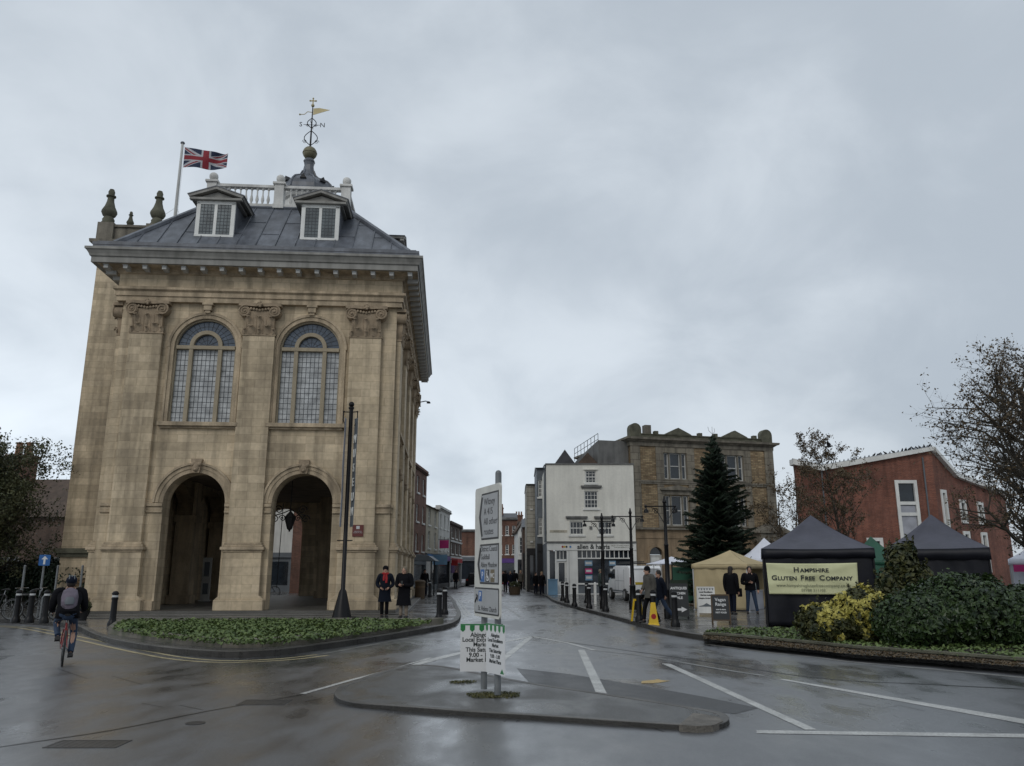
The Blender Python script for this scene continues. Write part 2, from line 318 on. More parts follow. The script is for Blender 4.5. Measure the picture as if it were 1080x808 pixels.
# ------------------------------------------------------------ mesh helper
class B:
    def __init__(s): s.v = []; s.f = []; s.M = Matrix(); s.stack = []
    def push(s, m): s.stack.append(s.M.copy()); s.M = s.M @ m; return s
    def pop(s): s.M = s.stack.pop(); return s
    def add(s, vs, fs):
        k = len(s.v); s.v += [s.M @ Vector(p) for p in vs]; s.f += [[i + k for i in f] for f in fs]
    def box(s, x0, x1, y0, y1, z0, z1):
        s.add([(x0,y0,z0),(x1,y0,z0),(x1,y1,z0),(x0,y1,z0),(x0,y0,z1),(x1,y0,z1),(x1,y1,z1),(x0,y1,z1)],
              [(3,2,1,0),(4,5,6,7),(0,1,5,4),(1,2,6,5),(2,3,7,6),(3,0,4,7)])
    def prism(s, poly, a0, a1, ax='y'):
        n = len(poly)
        def P(p, a): return (p[0], a, p[1]) if ax == 'y' else ((p[0], p[1], a) if ax == 'z' else (a, p[0], p[1]))
        s.add([P(p, a0) for p in poly] + [P(p, a1) for p in poly],
              [list(range(n)), list(range(2*n-1, n-1, -1))] + [(i, (i+1) % n, (i+1) % n + n, i + n) for i in range(n)])
    def cyl(s, p0, p1, r0, r1=None, n=10): s.tube([p0, p1], [r0, r0 if r1 is None else r1], n)
    def tube(s, pts, rad, n=8, sx=1.0, caps=True):
        pts = [Vector(p) for p in pts]
        if not hasattr(rad, '__len__'): rad = [rad] * len(pts)
        k = len(s.v); up = None
        for i, p in enumerate(pts):
            t = (pts[min(i+1, len(pts)-1)] - pts[max(i-1, 0)])
            if t.length < 1e-9: t = Vector((0,0,1))
            t.normalize()
            if up is None: up = Vector((1,0,0)) if abs(t.x) < 0.9 else Vector((0,1,0))
            a = (up - t * up.dot(t))
            if a.length < 1e-6: a = t.orthogonal()
            a.normalize(); b = t.cross(a); up = a
            for j in range(n):
                an = 2*math.pi*j/n
                s.v.append(s.M @ (p + (a*math.cos(an) + b*math.sin(an)*sx) * rad[i]))
        for i in range(len(pts)-1):
            for j in range(n):
                s.f.append([k+i*n+j, k+i*n+(j+1)%n, k+(i+1)*n+(j+1)%n, k+(i+1)*n+j])
        if caps:
            s.f.append([k+j for j in range(n)][::-1]); s.f.append([k+(len(pts)-1)*n+j for j in range(n)])
    def lathe(s, prof, c=(0,0,0), n=16, ph=0.0):
        k = len(s.v); c = Vector(c)
        for r, z in prof:
            for j in range(n):
                a = 2*math.pi*j/n + ph; s.v.append(s.M @ (c + Vector((max(r,1e-4)*math.cos(a), max(r,1e-4)*math.sin(a), z))))
        for i in range(len(prof)-1):
            for j in range(n): s.f.append([k+i*n+j, k+i*n+(j+1)%n, k+(i+1)*n+(j+1)%n, k+(i+1)*n+j])
        s.f.append([k+j for j in range(n)][::-1]); s.f.append([k+(len(prof)-1)*n+j for j in range(n)])
    def ball(s, c, r, n=12, m=8, sc=(1,1,1)):
        k0 = len(s.v); c = Vector(c); pr = [(math.sin(math.pi*i/m), -math.cos(math.pi*i/m)) for i in range(m+1)]
        for a, z in pr:
            for j in range(n):
                an = 2*math.pi*j/n; s.v.append(s.M @ (c + Vector((max(a,1e-3)*math.cos(an)*r*sc[0], max(a,1e-3)*math.sin(an)*r*sc[1], z*r*sc[2]))))
        for i in range(m):
            for j in range(n): s.f.append([k0+i*n+j, k0+i*n+(j+1)%n, k0+(i+1)*n+(j+1)%n, k0+(i+1)*n+j])
        s.f.append([k0+j for j in range(n)][::-1]); s.f.append([k0+m*n+j for j in range(n)])
    def arcring(s, xc, zc, r0, r1, y0, y1, n=16, a0=0.0, a1=180.0):
        for i in range(n):
            a = R(a0 + (a1-a0)*i/n); b = R(a0 + (a1-a0)*(i+1)/n)
            s.prism([(xc+r0*math.cos(a), zc+r0*math.sin(a)), (xc+r1*math.cos(a), zc+r1*math.sin(a)),
                     (xc+r1*math.cos(b), zc+r1*math.sin(b)), (xc+r0*math.cos(b), zc+r0*math.sin(b))], y0, y1)
    def arcpanel(s, xc, zc, r, y0, y1, n=16):
        s.prism([(xc+r*math.cos(math.pi*i/n), zc+r*math.sin(math.pi*i/n)) for i in range(n+1)], y0, y1)
    def wall(s, x0, x1, z0, z1, y0, y1, ops, n=14):
        "a wall slab pierced by openings (centre, width, sill, head or spring, arched)"
        x = x0
        for xc, wd, zb, zs, ar in sorted(ops):
            a, b = xc - wd/2, xc + wd/2
            if a > x: s.box(x, a, y0, y1, z0, z1)
            if zb > z0: s.box(a, b, y0, y1, z0, zb)
            if ar:
                r = wd/2
                for i in range(n):
                    p, q = math.pi*(1 - i/n), math.pi*(1 - (i+1)/n)
                    s.prism([(xc+r*math.cos(p), zs+r*math.sin(p)), (xc+r*math.cos(q), zs+r*math.sin(q)), (xc+r*math.cos(q), z1), (xc+r*math.cos(p), z1)], y0, y1)
            elif zs < z1: s.box(a, b, y0, y1, zs, z1)
            x = b
        if x < x1: s.box(x, x1, y0, y1, z0, z1)
    def build(s, name, m, parent=None, smooth=False, bevel=0.0, loc=None, recalc=True):
        me = bpy.data.meshes.new(name); me.from_pydata([tuple(p) for p in s.v], [], s.f)
        if recalc or bevel:
            bm = bmesh.new(); bm.from_mesh(me)
            if bevel:
                bmesh.ops.remove_doubles(bm, verts=bm.verts, dist=1e-5)
                bmesh.ops.recalc_face_normals(bm, faces=bm.faces)
                es = [e for e in bm.edges if len(e.link_faces) == 2 and e.calc_face_angle(0) > 0.5]
                bmesh.ops.bevel(bm, geom=es, offset=bevel, segments=2, affect='EDGES', profile=0.5, clamp_overlap=True)
            else: bmesh.ops.recalc_face_normals(bm, faces=bm.faces)
            bm.to_mesh(me); bm.free()
        if smooth:
            me.polygons.foreach_set('use_smooth', [True] * len(me.polygons))
            me.set_sharp_from_angle(angle=R(35 if smooth is True else smooth))
        me.materials.append(M[m] if isinstance(m, str) else m)
        o = bpy.data.objects.new(name, me); COL.objects.link(o)
        if parent: o.parent = parent
        if loc: o.location = loc
        return o

def tag(o, label, cat, group=None, kind=None):
    if label: o['label'] = label
    if cat: o['category'] = cat
    if group: o['group'] = group
    if kind: o['kind'] = kind
    return o
def struct(o): o['kind'] = 'structure'; return o
def thing(name, label, cat, loc=(0,0,0), rz=0.0, group=None):
    o = bpy.data.objects.new(name, None); COL.objects.link(o); o.empty_display_size = 0.2
    o.location = loc; o.rotation_euler = (0, 0, rz); return tag(o, label, cat, group)
def kids(o): return [c for c in COL.objects if c.parent == o]
def copy_tree(o, parent=None):
    c = o.copy(); COL.objects.link(c)
    if parent: c.parent = parent
    for ch in kids(o): copy_tree(ch, c)
    return c
def dup(o, loc, rz, label, group=None):
    c = copy_tree(o); c.location = loc; c.rotation_euler = (0, 0, rz); c['label'] = label
    if group: c['group'] = group
    return c
def text(name, s, size, m, parent, mtx, align='CENTER', ex=0.003, sx=1.0, off=0.0, spacing=1.0, line=1.0):
    "lettering in the local x-z plane, facing -y"
    cu = bpy.data.curves.new('t', 'FONT'); cu.body = s; cu.size = size; cu.align_x = align; cu.align_y = 'CENTER'
    cu.extrude = ex; cu.offset = off; cu.space_character = spacing; cu.space_line = line; cu.resolution_u = 3
    to = bpy.data.objects.new('t', cu); COL.objects.link(to)
    bpy.context.view_layer.update()
    me = bpy.data.meshes.new_from_object(to.evaluated_get(bpy.context.evaluated_depsgraph_get()))
    bpy.data.objects.remove(to); bpy.data.curves.remove(cu)
    me.transform(mtx @ Matrix.Rotation(math.pi/2, 4, 'X') @ Matrix.Diagonal((sx, 1, 1, 1)))
    me.name = name; me.materials.clear(); me.materials.append(M[m])
    o = bpy.data.objects.new(name, me); COL.objects.link(o)
    if parent: o.parent = parent
    return o
T = Matrix.Translation
def RZ(a): return Matrix.Rotation(a, 4, 'Z')
# ============================================================ ground
def sheet(name, pts, z, m, st=True):
    b = B(); b.add([(p[0], p[1], z) for p in pts], [list(range(len(pts)))]); o = b.build(name, m, recalc=False)
    if o.data.polygons[0].normal.z < 0: o.data.flip_normals()
    return struct(o) if st else o
sheet('road', [(-400,-60), (400,-60), (400,900), (-400,900)], 0.0, 'wet_asphalt')

def offset(pts, d):
    "shift a polyline sideways by d (left of its direction when positive)"
    out = []
    for i, p in enumerate(pts):
        a = pts[max(i-1, 0)]; c = pts[min(i+1, len(pts)-1)]
        t = Vector((c[0]-a[0], c[1]-a[1])).normalized(); nrm = Vector((-t.y, t.x))
        out.append(Vector((p[0], p[1])) + nrm * d)
    return out
def smooth(pts, n=4):
    pts = [Vector((p[0], p[1])) for p in pts]; out = []
    for i in range(len(pts)-1):
        p0 = pts[max(i-1,0)]; p1 = pts[i]; p2 = pts[i+1]; p3 = pts[min(i+2, len(pts)-1)]
        for k in range(n):
            t = k/n
            out.append(0.5*((2*p1) + (p2-p0)*t + (2*p0-5*p1+4*p2-p3)*t*t + (3*p1-p0-3*p2+p3)*t**3))
    out.append(pts[-1]); return out
def strip(name, pts, w, z0, z1, m, bevel=0.0):
    "a long bar of width w laid to the left of a line"
    q = offset(pts, w); b = B(); n = len(pts)
    vs = []
    for i in range(n):
        vs += [(pts[i][0], pts[i][1], z0), (pts[i][0], pts[i][1], z1), (q[i][0], q[i][1], z1), (q[i][0], q[i][1], z0)]
    fs = [(0,1,2,3), (4*n-4, 4*n-1, 4*n-2, 4*n-3)]
    for i in range(n-1):
        k = 4*i
        for a in range(4): fs.append((k+a, k+(a+1)%4, k+4+(a+1)%4, k+4+a))
    b.add(vs, fs); return b.build(name, m, bevel=bevel)
def band(b, pts, w, z):
    q = offset(pts, w/2); p = offset(pts, -w/2); n = len(pts)
    b.add([(a[0], a[1], z) for a in p] + [(a[0], a[1], z) for a in q], [(i, i+1, n+i+1, n+i) for i in range(n-1)])
def gl(*px, z=0.0): return [G(u, v, z).xy for u, v in px]

# left pavement round the hall
edgeL = smooth(gl((-160,656),(-60,656),(0,657),(53,660),(80,664.5),(95,672),(115,679),(156,687),(207,692.5),(250,694),(300,691),(350,684),(400,676.5),(440,669.5),(470,663.5),(482,658.5),(486,651),(484,645),(478,634),(472,627),(468,624)))
edgeL += [Vector((-6.0, 66)), Vector((-4.9, 84)), Vector((-4.4, 104))]
PZ = 0.12
def slab(name, pts, z, m):
    b = B(); b.prism([(p[0], p[1]) for p in pts], -0.05, z, 'z'); return struct(b.build(name, m))
slab('pavement', edgeL + [Vector((-16,112)), Vector((-120,112)), Vector((-120,26.8))], PZ, 'paving')
struct(strip('kerb', edgeL, 0.16, -0.05, PZ+0.012, 'kerb_stone', 0.012))
# right pavement and market place
edgeR = smooth(gl((1400,735),(1240,722),(1080,708.5),(989,700),(900,693.7),(860,688.5),(803,683.2),(742,675.5),(701,668.5),(680,662.5),(655,655.5),(642,652),(620,646),(600,640.5),(583,635),(576,630),(566,627)))
edgeR += [Vector((1.3,66)), Vector((0.9,84)), Vector((0.9,104))]
slab('pavement', edgeR + [Vector((70,112)), Vector((70,14))], PZ, 'paving')
struct(strip('kerb', edgeR[::-1], 0.16, -0.05, PZ+0.012, 'kerb_stone', 0.012)) if False else struct(strip('kerb', edgeR, -0.16, -0.05, PZ+0.012, 'kerb_stone', 0.012))

# traffic island
isl = smooth(gl((352,736),(356,741),(364,744),(377,746.5),(400,748.5),(437,751),(500,756),(560,759.5),(640,765),(715,770),(744,771),(762,768.5),(769.5,763.5),(765,758),(752,754.5),(738,752),(700,745.5),(640,736),(560,724),(505,713),(468,706),(440,704.5),(425,706),(395,714),(372,722.5),(357,728.5),(352,736)), 3)
IZ = 0.062
slab('traffic_island', [p for p in isl[:-1]], IZ-0.01, 'island_asphalt')
struct(strip('kerb', isl, 0.11, -0.04, IZ-.004, 'kerb_stone', 0.02))
# worn concrete nose of the island
nose = gl((716,765),(735,766.5),(752,765.5),(763,761),(758,757),(742,753.5),(731,752.5), z=IZ)
slab('island_nose', nose, IZ+0.006, mat('nose_stone', (0.12,0.108,0.092), 0.7, var=0.35, vs_=5, bump=1.0, bs=16, fine=0.3))

# painted markings, laid 4 mm above the asphalt
def mark(name, pts, w, m='road_white', z=0.004):
    b = B(); band(b, pts, w, z); struct(b.build(name, m, recalc=True))
def quadmark(name, px, m='road_white', z=0.004):
    p = gl(*px); sheet(name, p, z, m)
mark('road_marking', gl((319,732),(372,717),(420,704.5),(454,694)), 0.09)
mark('road_marking', gl((430,703),(470,692.5),(497,686.5)), 0.22)
mark('road_marking', gl((497,686.5),(531,677.5),(560,671.5)), 0.14)
quadmark('road_marking', [(503,713),(513,713),(562,672.5),(556,672.5)])
mark('road_marking', gl((562,671.6),(598,678),(627,686)), 0.11)
mark('road_marking', gl((627,686),(670,690.5),(720,699),(760,706),(806,713)), 0.1, 'road_white_worn')
quadmark('road_marking', [(609.5,685.5),(616.5,685.5),(641.5,734.5),(630,734.5)])
quadmark('road_marking', [(698,700),(707,700.3),(862,770),(849,770)])
quadmark('road_marking', [(798,770.4),(1120,775),(1120,779),(798,773.8)])
quadmark('road_marking', [(820,716.6),(828,716.6),(1120,765.5),(1120,771)])
quadmark('road_marking', [(677,718.5),(690,717.4),(694,716.4),(697,717.6),(707,718.3),(697,720),(688,721),(676,721)], 'road_orange')
mark('road_marking', gl((728,685),(752,688)), 0.12, 'road_white_worn')
def dbl(px, gap, w, m):
    p = smooth(gl(*px)); mark('yellow_line', offset(p, gap/2), w, m); mark('yellow_line', offset(p, -gap/2), w, m)
dbl([(-60,660.5),(-10,660.5),(24,662),(53,667),(82,673),(120,681.5),(156,689),(192,695),(240,698),(300,695.5),(340,691)], 0.30, 0.10, 'road_yellow')
mark('road_marking', smooth(gl((340,690),(375,683.5),(410,677),(442,671.5))), 0.12, 'road_white_worn')
for du in (0, 3.4, 6.6): mark('road_marking', gl((490-0.6+du,652-0.5*du),(478+du*0.8,632.5)), 0.10, 'road_white')
mark('road_marking', smooth(gl((655,659),(630,651),(607,643.5),(586,638.5))), 0.12, 'road_white_worn')
mark('road_marking', gl((549.5,651),(529,637.6)), 0.10, 'road_white_worn')
mark('yellow_line', smooth(gl((745,679.5),(803,687.5),(860,693.5),(900,698.5),(989,706.5),(1080,715),(1200,727))), 0.17, 'road_white_worn')
mark('tar_seam', smooth(gl((-60,799),(0,788),(120,770),(220,750),(319,732.7))), 0.035, 'tar', 0.003)
mark('tar_seam', smooth(gl((590,676),(660,686),(740,697),(860,715),(980,722),(1080,727))), 0.07, 'tar', 0.0025)

sheet('road_patch', gl((545,705),(600,711),(680,724),(742,735),(800,747),(776,753),(738,750),(640,734),(560,722)), 0.003, 'patched_asphalt')
for cr_ in ([(150,742),(172,746),(190,744),(214,749)],[(640,757),(668,760),(700,772)],[(905,742),(930,747),(948,744),(975,750)],[(60,705),(92,716),(118,713),(150,722),(171,720)]):
    mark('tar_crack', gl(*cr_), 0.012, 'tar', 0.0032)

# iron covers in the road
def cover(label, u, v, w, d, bars, z=0.006):
    p = G(u, v); t = thing('drain_cover', label, 'drain cover', (p.x, p.y, 0), 0, None)
    b = B(); b.box(-w/2, w/2, -d/2, -d/2+0.03, 0.0, z); b.box(-w/2, w/2, d/2-0.03, d/2, 0.0, z); b.box(-w/2, -w/2+0.03, -d/2+.03, d/2-.03, 0.0, z); b.box(w/2-0.03, w/2, -d/2+.03, d/2-.03, 0.0, z)
    b.build('frame', 'cover_iron', t)
    b = B(); b.box(-w/2+.03, w/2-.03, -d/2+.03, d/2-.03, 0.001, 0.0035)
    for i in range(bars):
        x = -w/2+.05 + (w-.1)*(i+.5)/bars; b.box(x-.012, x+.012, -d/2+.035, d/2-.035, 0.0035, z-.001)
    b.build('grate', 'cover_iron', t)
cover('small barred gully grating beside the seam in the road, left of the traffic island', 279, 741, .62, .42, 7)
cover('wide worn utility cover in the asphalt at the bottom left', 93, 785, .72, .36, 9)
p = G(206, 763); t = B(); t.lathe([(0.001, 0), (0.11, 0), (0.11, 0.006), (0.001, 0.006)], n=16); o = t.build('water_cover', 'cover_iron', loc=(p.x, p.y, 0)); tag(o, 'little round iron cover in the road between the grating and the utility cover', 'drain cover')

# ------------------------------------------------------------ raised bed in front of the hall
bedo = smooth(gl((113,673.5),(144,679),(200,687),(250,690),(300,687.5),(350,681.5),(400,673.5),(440,666),(461,662)), 4)
back = [G(455,655.5,.2).xy, G(300,655,.2).xy, G(125,656,.2).xy]
bt = thing('planting_bed', 'long raised stone-edged bed full of green ground cover in front of the arches', 'planter', (bedo[0][0], bedo[0][1], 0))
def rel(pts): return [Vector((p[0]-bedo[0][0], p[1]-bedo[0][1])) for p in pts]
loop = rel(bedo + back)
b = B(); b.prism([(p.x, p.y) for p in offset(loop, .05)], 0.0, 0.24, 'z'); b.build('soil', 'soil', bt)
cl = loop + [loop[0]]
q = strip('stone_edging', cl, 0.26, -0.03, 0.30, 'bed_stone', 0.02); q.parent = bt
def inside(p, poly):
    c = False; n = len(poly)
    for i in range(n):
        a, d = poly[i], poly[i-1]
        if (a[1] > p[1]) != (d[1] > p[1]) and p[0] < (d[0]-a[0])*(p[1]-a[1])/(d[1]-a[1])+a[0]: c = not c
    return c
def leafquad(b, c, s, nrm, asp=0.55):
    nrm = nrm.normalized(); a = nrm.orthogonal().normalized(); a.rotate(Matrix.Rotation(rnd.random()*6.28, 3, nrm)); d = nrm.cross(a)
    k = len(b.v); b.v += [c - a*s, c + d*s*asp + nrm*s*.15, c + a*s, c - d*s*asp + nrm*s*.15]; b.f.append([k, k+1, k+2, k+3])
def rdir(): 
    while True:
        v = Vector((rnd.uniform(-1,1), rnd.uniform(-1,1), rnd.uniform(-1,1)))
        if 0.05 < v.length < 1: return v.normalized()
def ground_leaves(poly, n, z, hmax, s, m, name, parent=None, label=None):
    b = B(); x0 = min(p[0] for p in poly); x1 = max(p[0] for p in poly); y0 = min(p[1] for p in poly); y1 = max(p[1] for p in poly)
    k = 0
    from mathutils import noise as mn
    while k < n:
        p = (rnd.uniform(x0,x1), rnd.uniform(y0,y1))
        if not inside(p, poly): continue
        h = mn.noise(Vector((p[0]*1.3, p[1]*1.3, 0)))*.5+.5
        k += 1
        nn = rdir(); nn.z = abs(nn.z) + .6
        leafquad(b, Vector((p[0], p[1], z + rnd.random()*hmax*(.3+h))), s*rnd.uniform(.6,1.3), nn)
    o = b.build(name, m, parent, recalc=False); o['kind'] = 'stuff'
    if label: tag(o, label, 'ground cover')
    return o
gp = offset(cl, .3)
ground_leaves([G(u,v,.25).xy for u,v in [(119,664),(150,670),(200,677),(250,680),(300,678),(350,673),(400,665.5),(440,660),(456,657),(430,655.5),(300,655.5),(128,656.5)]], 15000, .24, .13, .05, 'leaf_ground', 'ground_cover', None, 'low green leafy ground cover filling the raised bed before the arches')
# moss and weeds round the sign posts
for (u, v, rx, ry, n) in [(520,733,.42,.26,1500),(489,719,.2,.16,420)]:
    c = G(u, v, IZ); ply = [(c.x+rx*math.cos(a/12*6.28)*rnd.uniform(.8,1.15), c.y+ry*math.sin(a/12*6.28)*rnd.uniform(.8,1.15)) for a in range(12)]
    ground_leaves(ply, n, IZ-.01, .035, .014, 'moss', 'moss', None, 'straggly moss and weeds round the sign posts on the traffic island' if rx > .3 else 'small patch of moss in the asphalt left of the sign posts')

# ------------------------------------------------------------ verge and bed on the right
vl = smooth(gl((742,674),(775,677.5),(803,680.5),(860,686),(900,690.5),(989,696.5),(1080,704),(1240,717), z=PZ))
vb = smooth(gl((742,670.5),(775,673),(803,675.7),(860,681),(900,685.3),(989,692),(1080,699.3),(1240,712), z=PZ))
sheet('verge', list(vl) + list(vb)[::-1], PZ+0.006, 'litter')
back2 = gl((1240,672),(1080,668),(930,664),(850,665),(760,665), z=PZ)
slab('bed_soil', list(vb) + back2, PZ+0.04, 'soil')
struct(strip('bed_edging', vb, 0.10, PZ-.02, PZ+0.09, 'mossy_stone', 0.01))
ground_leaves(list(vb) + back2, 9000, PZ+.03, .09, .05, 'leaf_ground', 'ground_cover', None, 'low weeds and ground cover in the bed under the hedge on the right')
ground_leaves(list(vl) + list(vb)[::-1], 5200, PZ+.006, .012, .03, 'leaf_brown', 'leaf_litter', None, 'fallen brown leaves strewn along the verge by the right-hand kerb')
# ============================================================ the old hall
PHI = R(4.5); HO = (-4.52, 29.93, 0.0); HW = 10.4; HL = 16.8
hall = thing('market_hall', 'tall honey-coloured stone hall with open arches below, two tall arched windows and a lead roof', 'hall', HO, PHI)
P0 = 0.3
ARC = (-7.1, -3.22); WIN = (-7.2, -3.26); PIL = (-9.38, -5.2, -1.15)
SB = [0.0]  # side bays
bayc = [2.55, 6.45, 10.35, 14.25]; spil = [0.75, 4.5, 8.4, 12.3, 16.05]
# --- walls
b = B()
b.wall(-HW, 0, P0, 6.2, 0, .75, [(ARC[0], 2.2, P0, 4.08, True), (ARC[1], 2.2, P0, 4.08, True)], 20)
b.wall(-HW, 0, 6.2, 11.7, 0, .75, [(WIN[0], 2.30, 7.05, 9.95, True), (WIN[1], 2.30, 7.05, 9.95, True)], 20)
b.build('front_wall', 'ashlar', hall)
def side(x, outward):
    "wall along +y at x, built in a turned frame"
    m = T((x, 0, 0)) @ Matrix.Rotation(math.pi/2, 4, 'Z')   # local x -> +y, local y -> -x
    return m
b = B(); b.push(side(0, 1))
b.wall(.76, HL-.76, P0, 6.2, .0, .75, [(c, 2.2, P0, 4.08, True) for c in bayc], 14)
b.wall(.76, HL-.76, 6.2, 11.7, .0, .75, [(c, 2.30, 7.05, 9.95, True) for c in bayc], 14)
b.build('side_wall', 'ashlar', hall)
b = B(); b.push(side(-HW+.75, 1))
b.wall(.76, HL-.76, P0, 6.2, .0, .75, [(c, 2.2, P0, 4.08, True) for c in (bayc[0], bayc[3])], 14)
b.wall(.76, HL-.76, 6.2, 11.7, .0, .75, [], 14)
b.build('side_wall', 'ashlar', hall)
b = B()
b.wall(-HW, 0, P0, 6.2, HL-.75, HL, [(ARC[0], 2.2, P0, 3.98, True), (ARC[1], 2.2, P0, 3.98, True)], 14)
b.wall(-HW, 0, 6.2, 11.7, HL-.75, HL, [], 14)
b.build('back_wall', 'ashlar', hall)
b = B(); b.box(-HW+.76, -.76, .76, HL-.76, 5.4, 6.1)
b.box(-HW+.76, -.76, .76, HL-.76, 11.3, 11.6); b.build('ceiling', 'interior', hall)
# inner arcade piers (square stone piers carrying the floor above)
for (x, y) in ((-9.15, 6.0), (-4.15, 12.9), (-9.15, 11.0)):
    b = B(); b.box(x-.38, x+.38, y-.38, y+.38, P0, 5.4); b.box(x-.46, x+.46, y-.46, y+.46, P0, P0+.35); b.box(x-.45, x+.45, y-.45, y+.45, 3.7, 3.98)
    b.build('inner_pier', 'trim_stone', hall)
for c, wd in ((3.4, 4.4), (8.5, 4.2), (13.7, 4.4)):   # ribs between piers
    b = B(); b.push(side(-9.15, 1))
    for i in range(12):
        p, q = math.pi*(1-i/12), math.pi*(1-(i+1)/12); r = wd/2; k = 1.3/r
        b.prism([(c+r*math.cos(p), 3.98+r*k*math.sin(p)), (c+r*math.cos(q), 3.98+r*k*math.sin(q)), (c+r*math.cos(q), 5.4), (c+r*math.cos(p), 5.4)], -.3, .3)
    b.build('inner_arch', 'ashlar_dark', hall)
# floor and steps
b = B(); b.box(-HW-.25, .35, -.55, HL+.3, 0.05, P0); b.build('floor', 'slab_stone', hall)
b = B(); b.box(-HW-.6, .72, -.95, -.552, 0.05, P0-.09); b.box(.352, .72, -.55, HL, 0.05, P0-.09); b.build('step', 'slab_stone', hall, bevel=.015)
b = B(); b.box(-HW-.95, .85, -1.5, -.952, 0.05, P0-.14); b.build('step', 'slab_stone', hall, bevel=.012)

# --- orders, one function for the front and the side faces
def pilaster(M4, x, last=False):
    "pedestal, shaft and capital for a pilaster at x on a face whose outside is local -y"
    b = B(); b.push(M4)
    b.box(x-.86, x+.86, -.34, -.002, P0, .66); b.prism([(x-.86,.66),(x+.86,.66),(x+.70,.80),(x-.70,.80)], -.26, -.002)
    b.box(x-.68, x+.68, -.25, -.002, .66, 2.32)
    b.build('pedestal', 'ashlar', hall, bevel=.012)
    b = B(); b.push(M4); b.box(x-.72, x+.72, -.29, -.003, 2.32, 2.39); b.box(x-.77, x+.77, -.35, -.003, 2.392, 2.50); b.box(x-.71, x+.71, -.28, -.003, 2.502, 2.58); b.box(x-.66, x+.66, -.24, -.003, 2.582, 2.66)
    b.build('pedestal_cap', 'trim_stone', hall, bevel=.015)
    b = B(); b.push(M4); b.box(x-.6, x+.6, -.19, -.002, 2.66, 10.42); b.build('pilaster_shaft', 'ashlar', hall, bevel=.012)
    b = B(); b.push(M4); z0 = 10.42
    b.box(x-.63, x+.63, -.22, -.003, z0, z0+.06)
    b.prism([(-.003, z0+.06), (-.20, z0+.06), (-.24, z0+.7), (-.30, z0+.95), (-.003, z0+.95)], x-.56, x+.56, 'x')
    # abacus with swept corners
    b.prism([(x-.80, -.36), (x-.55, -.40), (x-.2, -.33), (x+.2, -.33), (x+.55, -.40), (x+.80, -.36), (x+.80, -.003), (x-.80, -.003)], z0+1.14, z0+1.26, 'z')
    # volutes
    for sgn in (-1, 1):
        cxv, czv = x+sgn*.56, z0+.93
        b.cyl((cxv, -.003, czv), (cxv, -.34, czv), .225, .215, 14)
        sp = []
        for k in range(30):
            a = k/29*4.4*math.pi; r = .215*(1-k/29)+.02
            sp.append((cxv+sgn*r*math.sin(a), -.355, czv+r*math.cos(a)))
        b.tube(sp, [.034*(1-k/29*.5) for k in range(30)], 5)
        b.ball((cxv, -.36, czv), .045, 8, 5)
    # egg band and swags
    for k in range(7): b.ball((x-.33+.11*k, -.33, z0+.98+.02*abs(k-3)), .05, 7, 5, (1,.8,1.15))
    b.ball((x, -.38, z0+1.2), .09, 8, 6, (1,.6,1.3))
    for k in range(5): b.ball((x+.075*math.cos(k*1.257), -.40, z0+1.2+.09*math.sin(k*1.257)), .042, 6, 4)
    # acanthus: three big lower leaves, pairs above
    def leaf(xl, zl, h, wd, out):
        for j in range(5):
            t0, t1 = j/5, (j+1)/5
            w0, w1 = wd*math.sin(math.pi*(.25+.62*t0)), wd*math.sin(math.pi*(.25+.62*t1))
            y0, y1 = -.22-out*t0**2.2, -.22-out*t1**2.2
            b.add([(xl-w0, y0+.03, zl+h*t0), (xl, y0-.035, zl+h*t0), (xl+w0, y0+.03, zl+h*t0), (xl+w1, y1+.03, zl+h*t1), (xl, y1-.035, zl+h*t1), (xl-w1, y1+.03, zl+h*t1),
                   (xl-w0, -.2, zl+h*t0), (xl+w0, -.2, zl+h*t0), (xl+w1, -.2, zl+h*t1), (xl-w1, -.2, zl+h*t1)],
                  [(0,1,4,5), (1,2,3,4), (6,0,5,9), (2,7,8,3)])
        b.tube([(xl-wd*.55, -.22-out-.02, zl+h-.02), (xl, -.22-out-.05, zl+h-.05), (xl+wd*.55, -.22-out-.02, zl+h-.02)], [.02,.035,.02], 6)
    for xl in (-.3, .3): leaf(x+xl, z0+.06, .34, .17, .10)
    for xl in (-.55, 0, .55): leaf(x+xl*.98, z0+.06, .22, .10, .05)
    for xl in (-.42, 0, .42): leaf(x+xl, z0+.36, .40, .13, .12)
    for k in range(9): b.cyl((x-.5+.125*k, -.215, z0+.08), (x-.5+.125*k, -.235, z0+.72), .016, .02, 5)
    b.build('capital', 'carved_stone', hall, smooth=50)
I4 = Matrix()
SM = side(0, 1)
# in the side frame local y points to -x (inside), so outside is local -y: the same builder serves
for x in PIL: pilaster(I4, x)
for x in spil: pilaster(SM, x)
pilaster(T((-HW, 0, 0)) @ Matrix.Rotation(-math.pi/2, 4, 'Z'), -0.75)
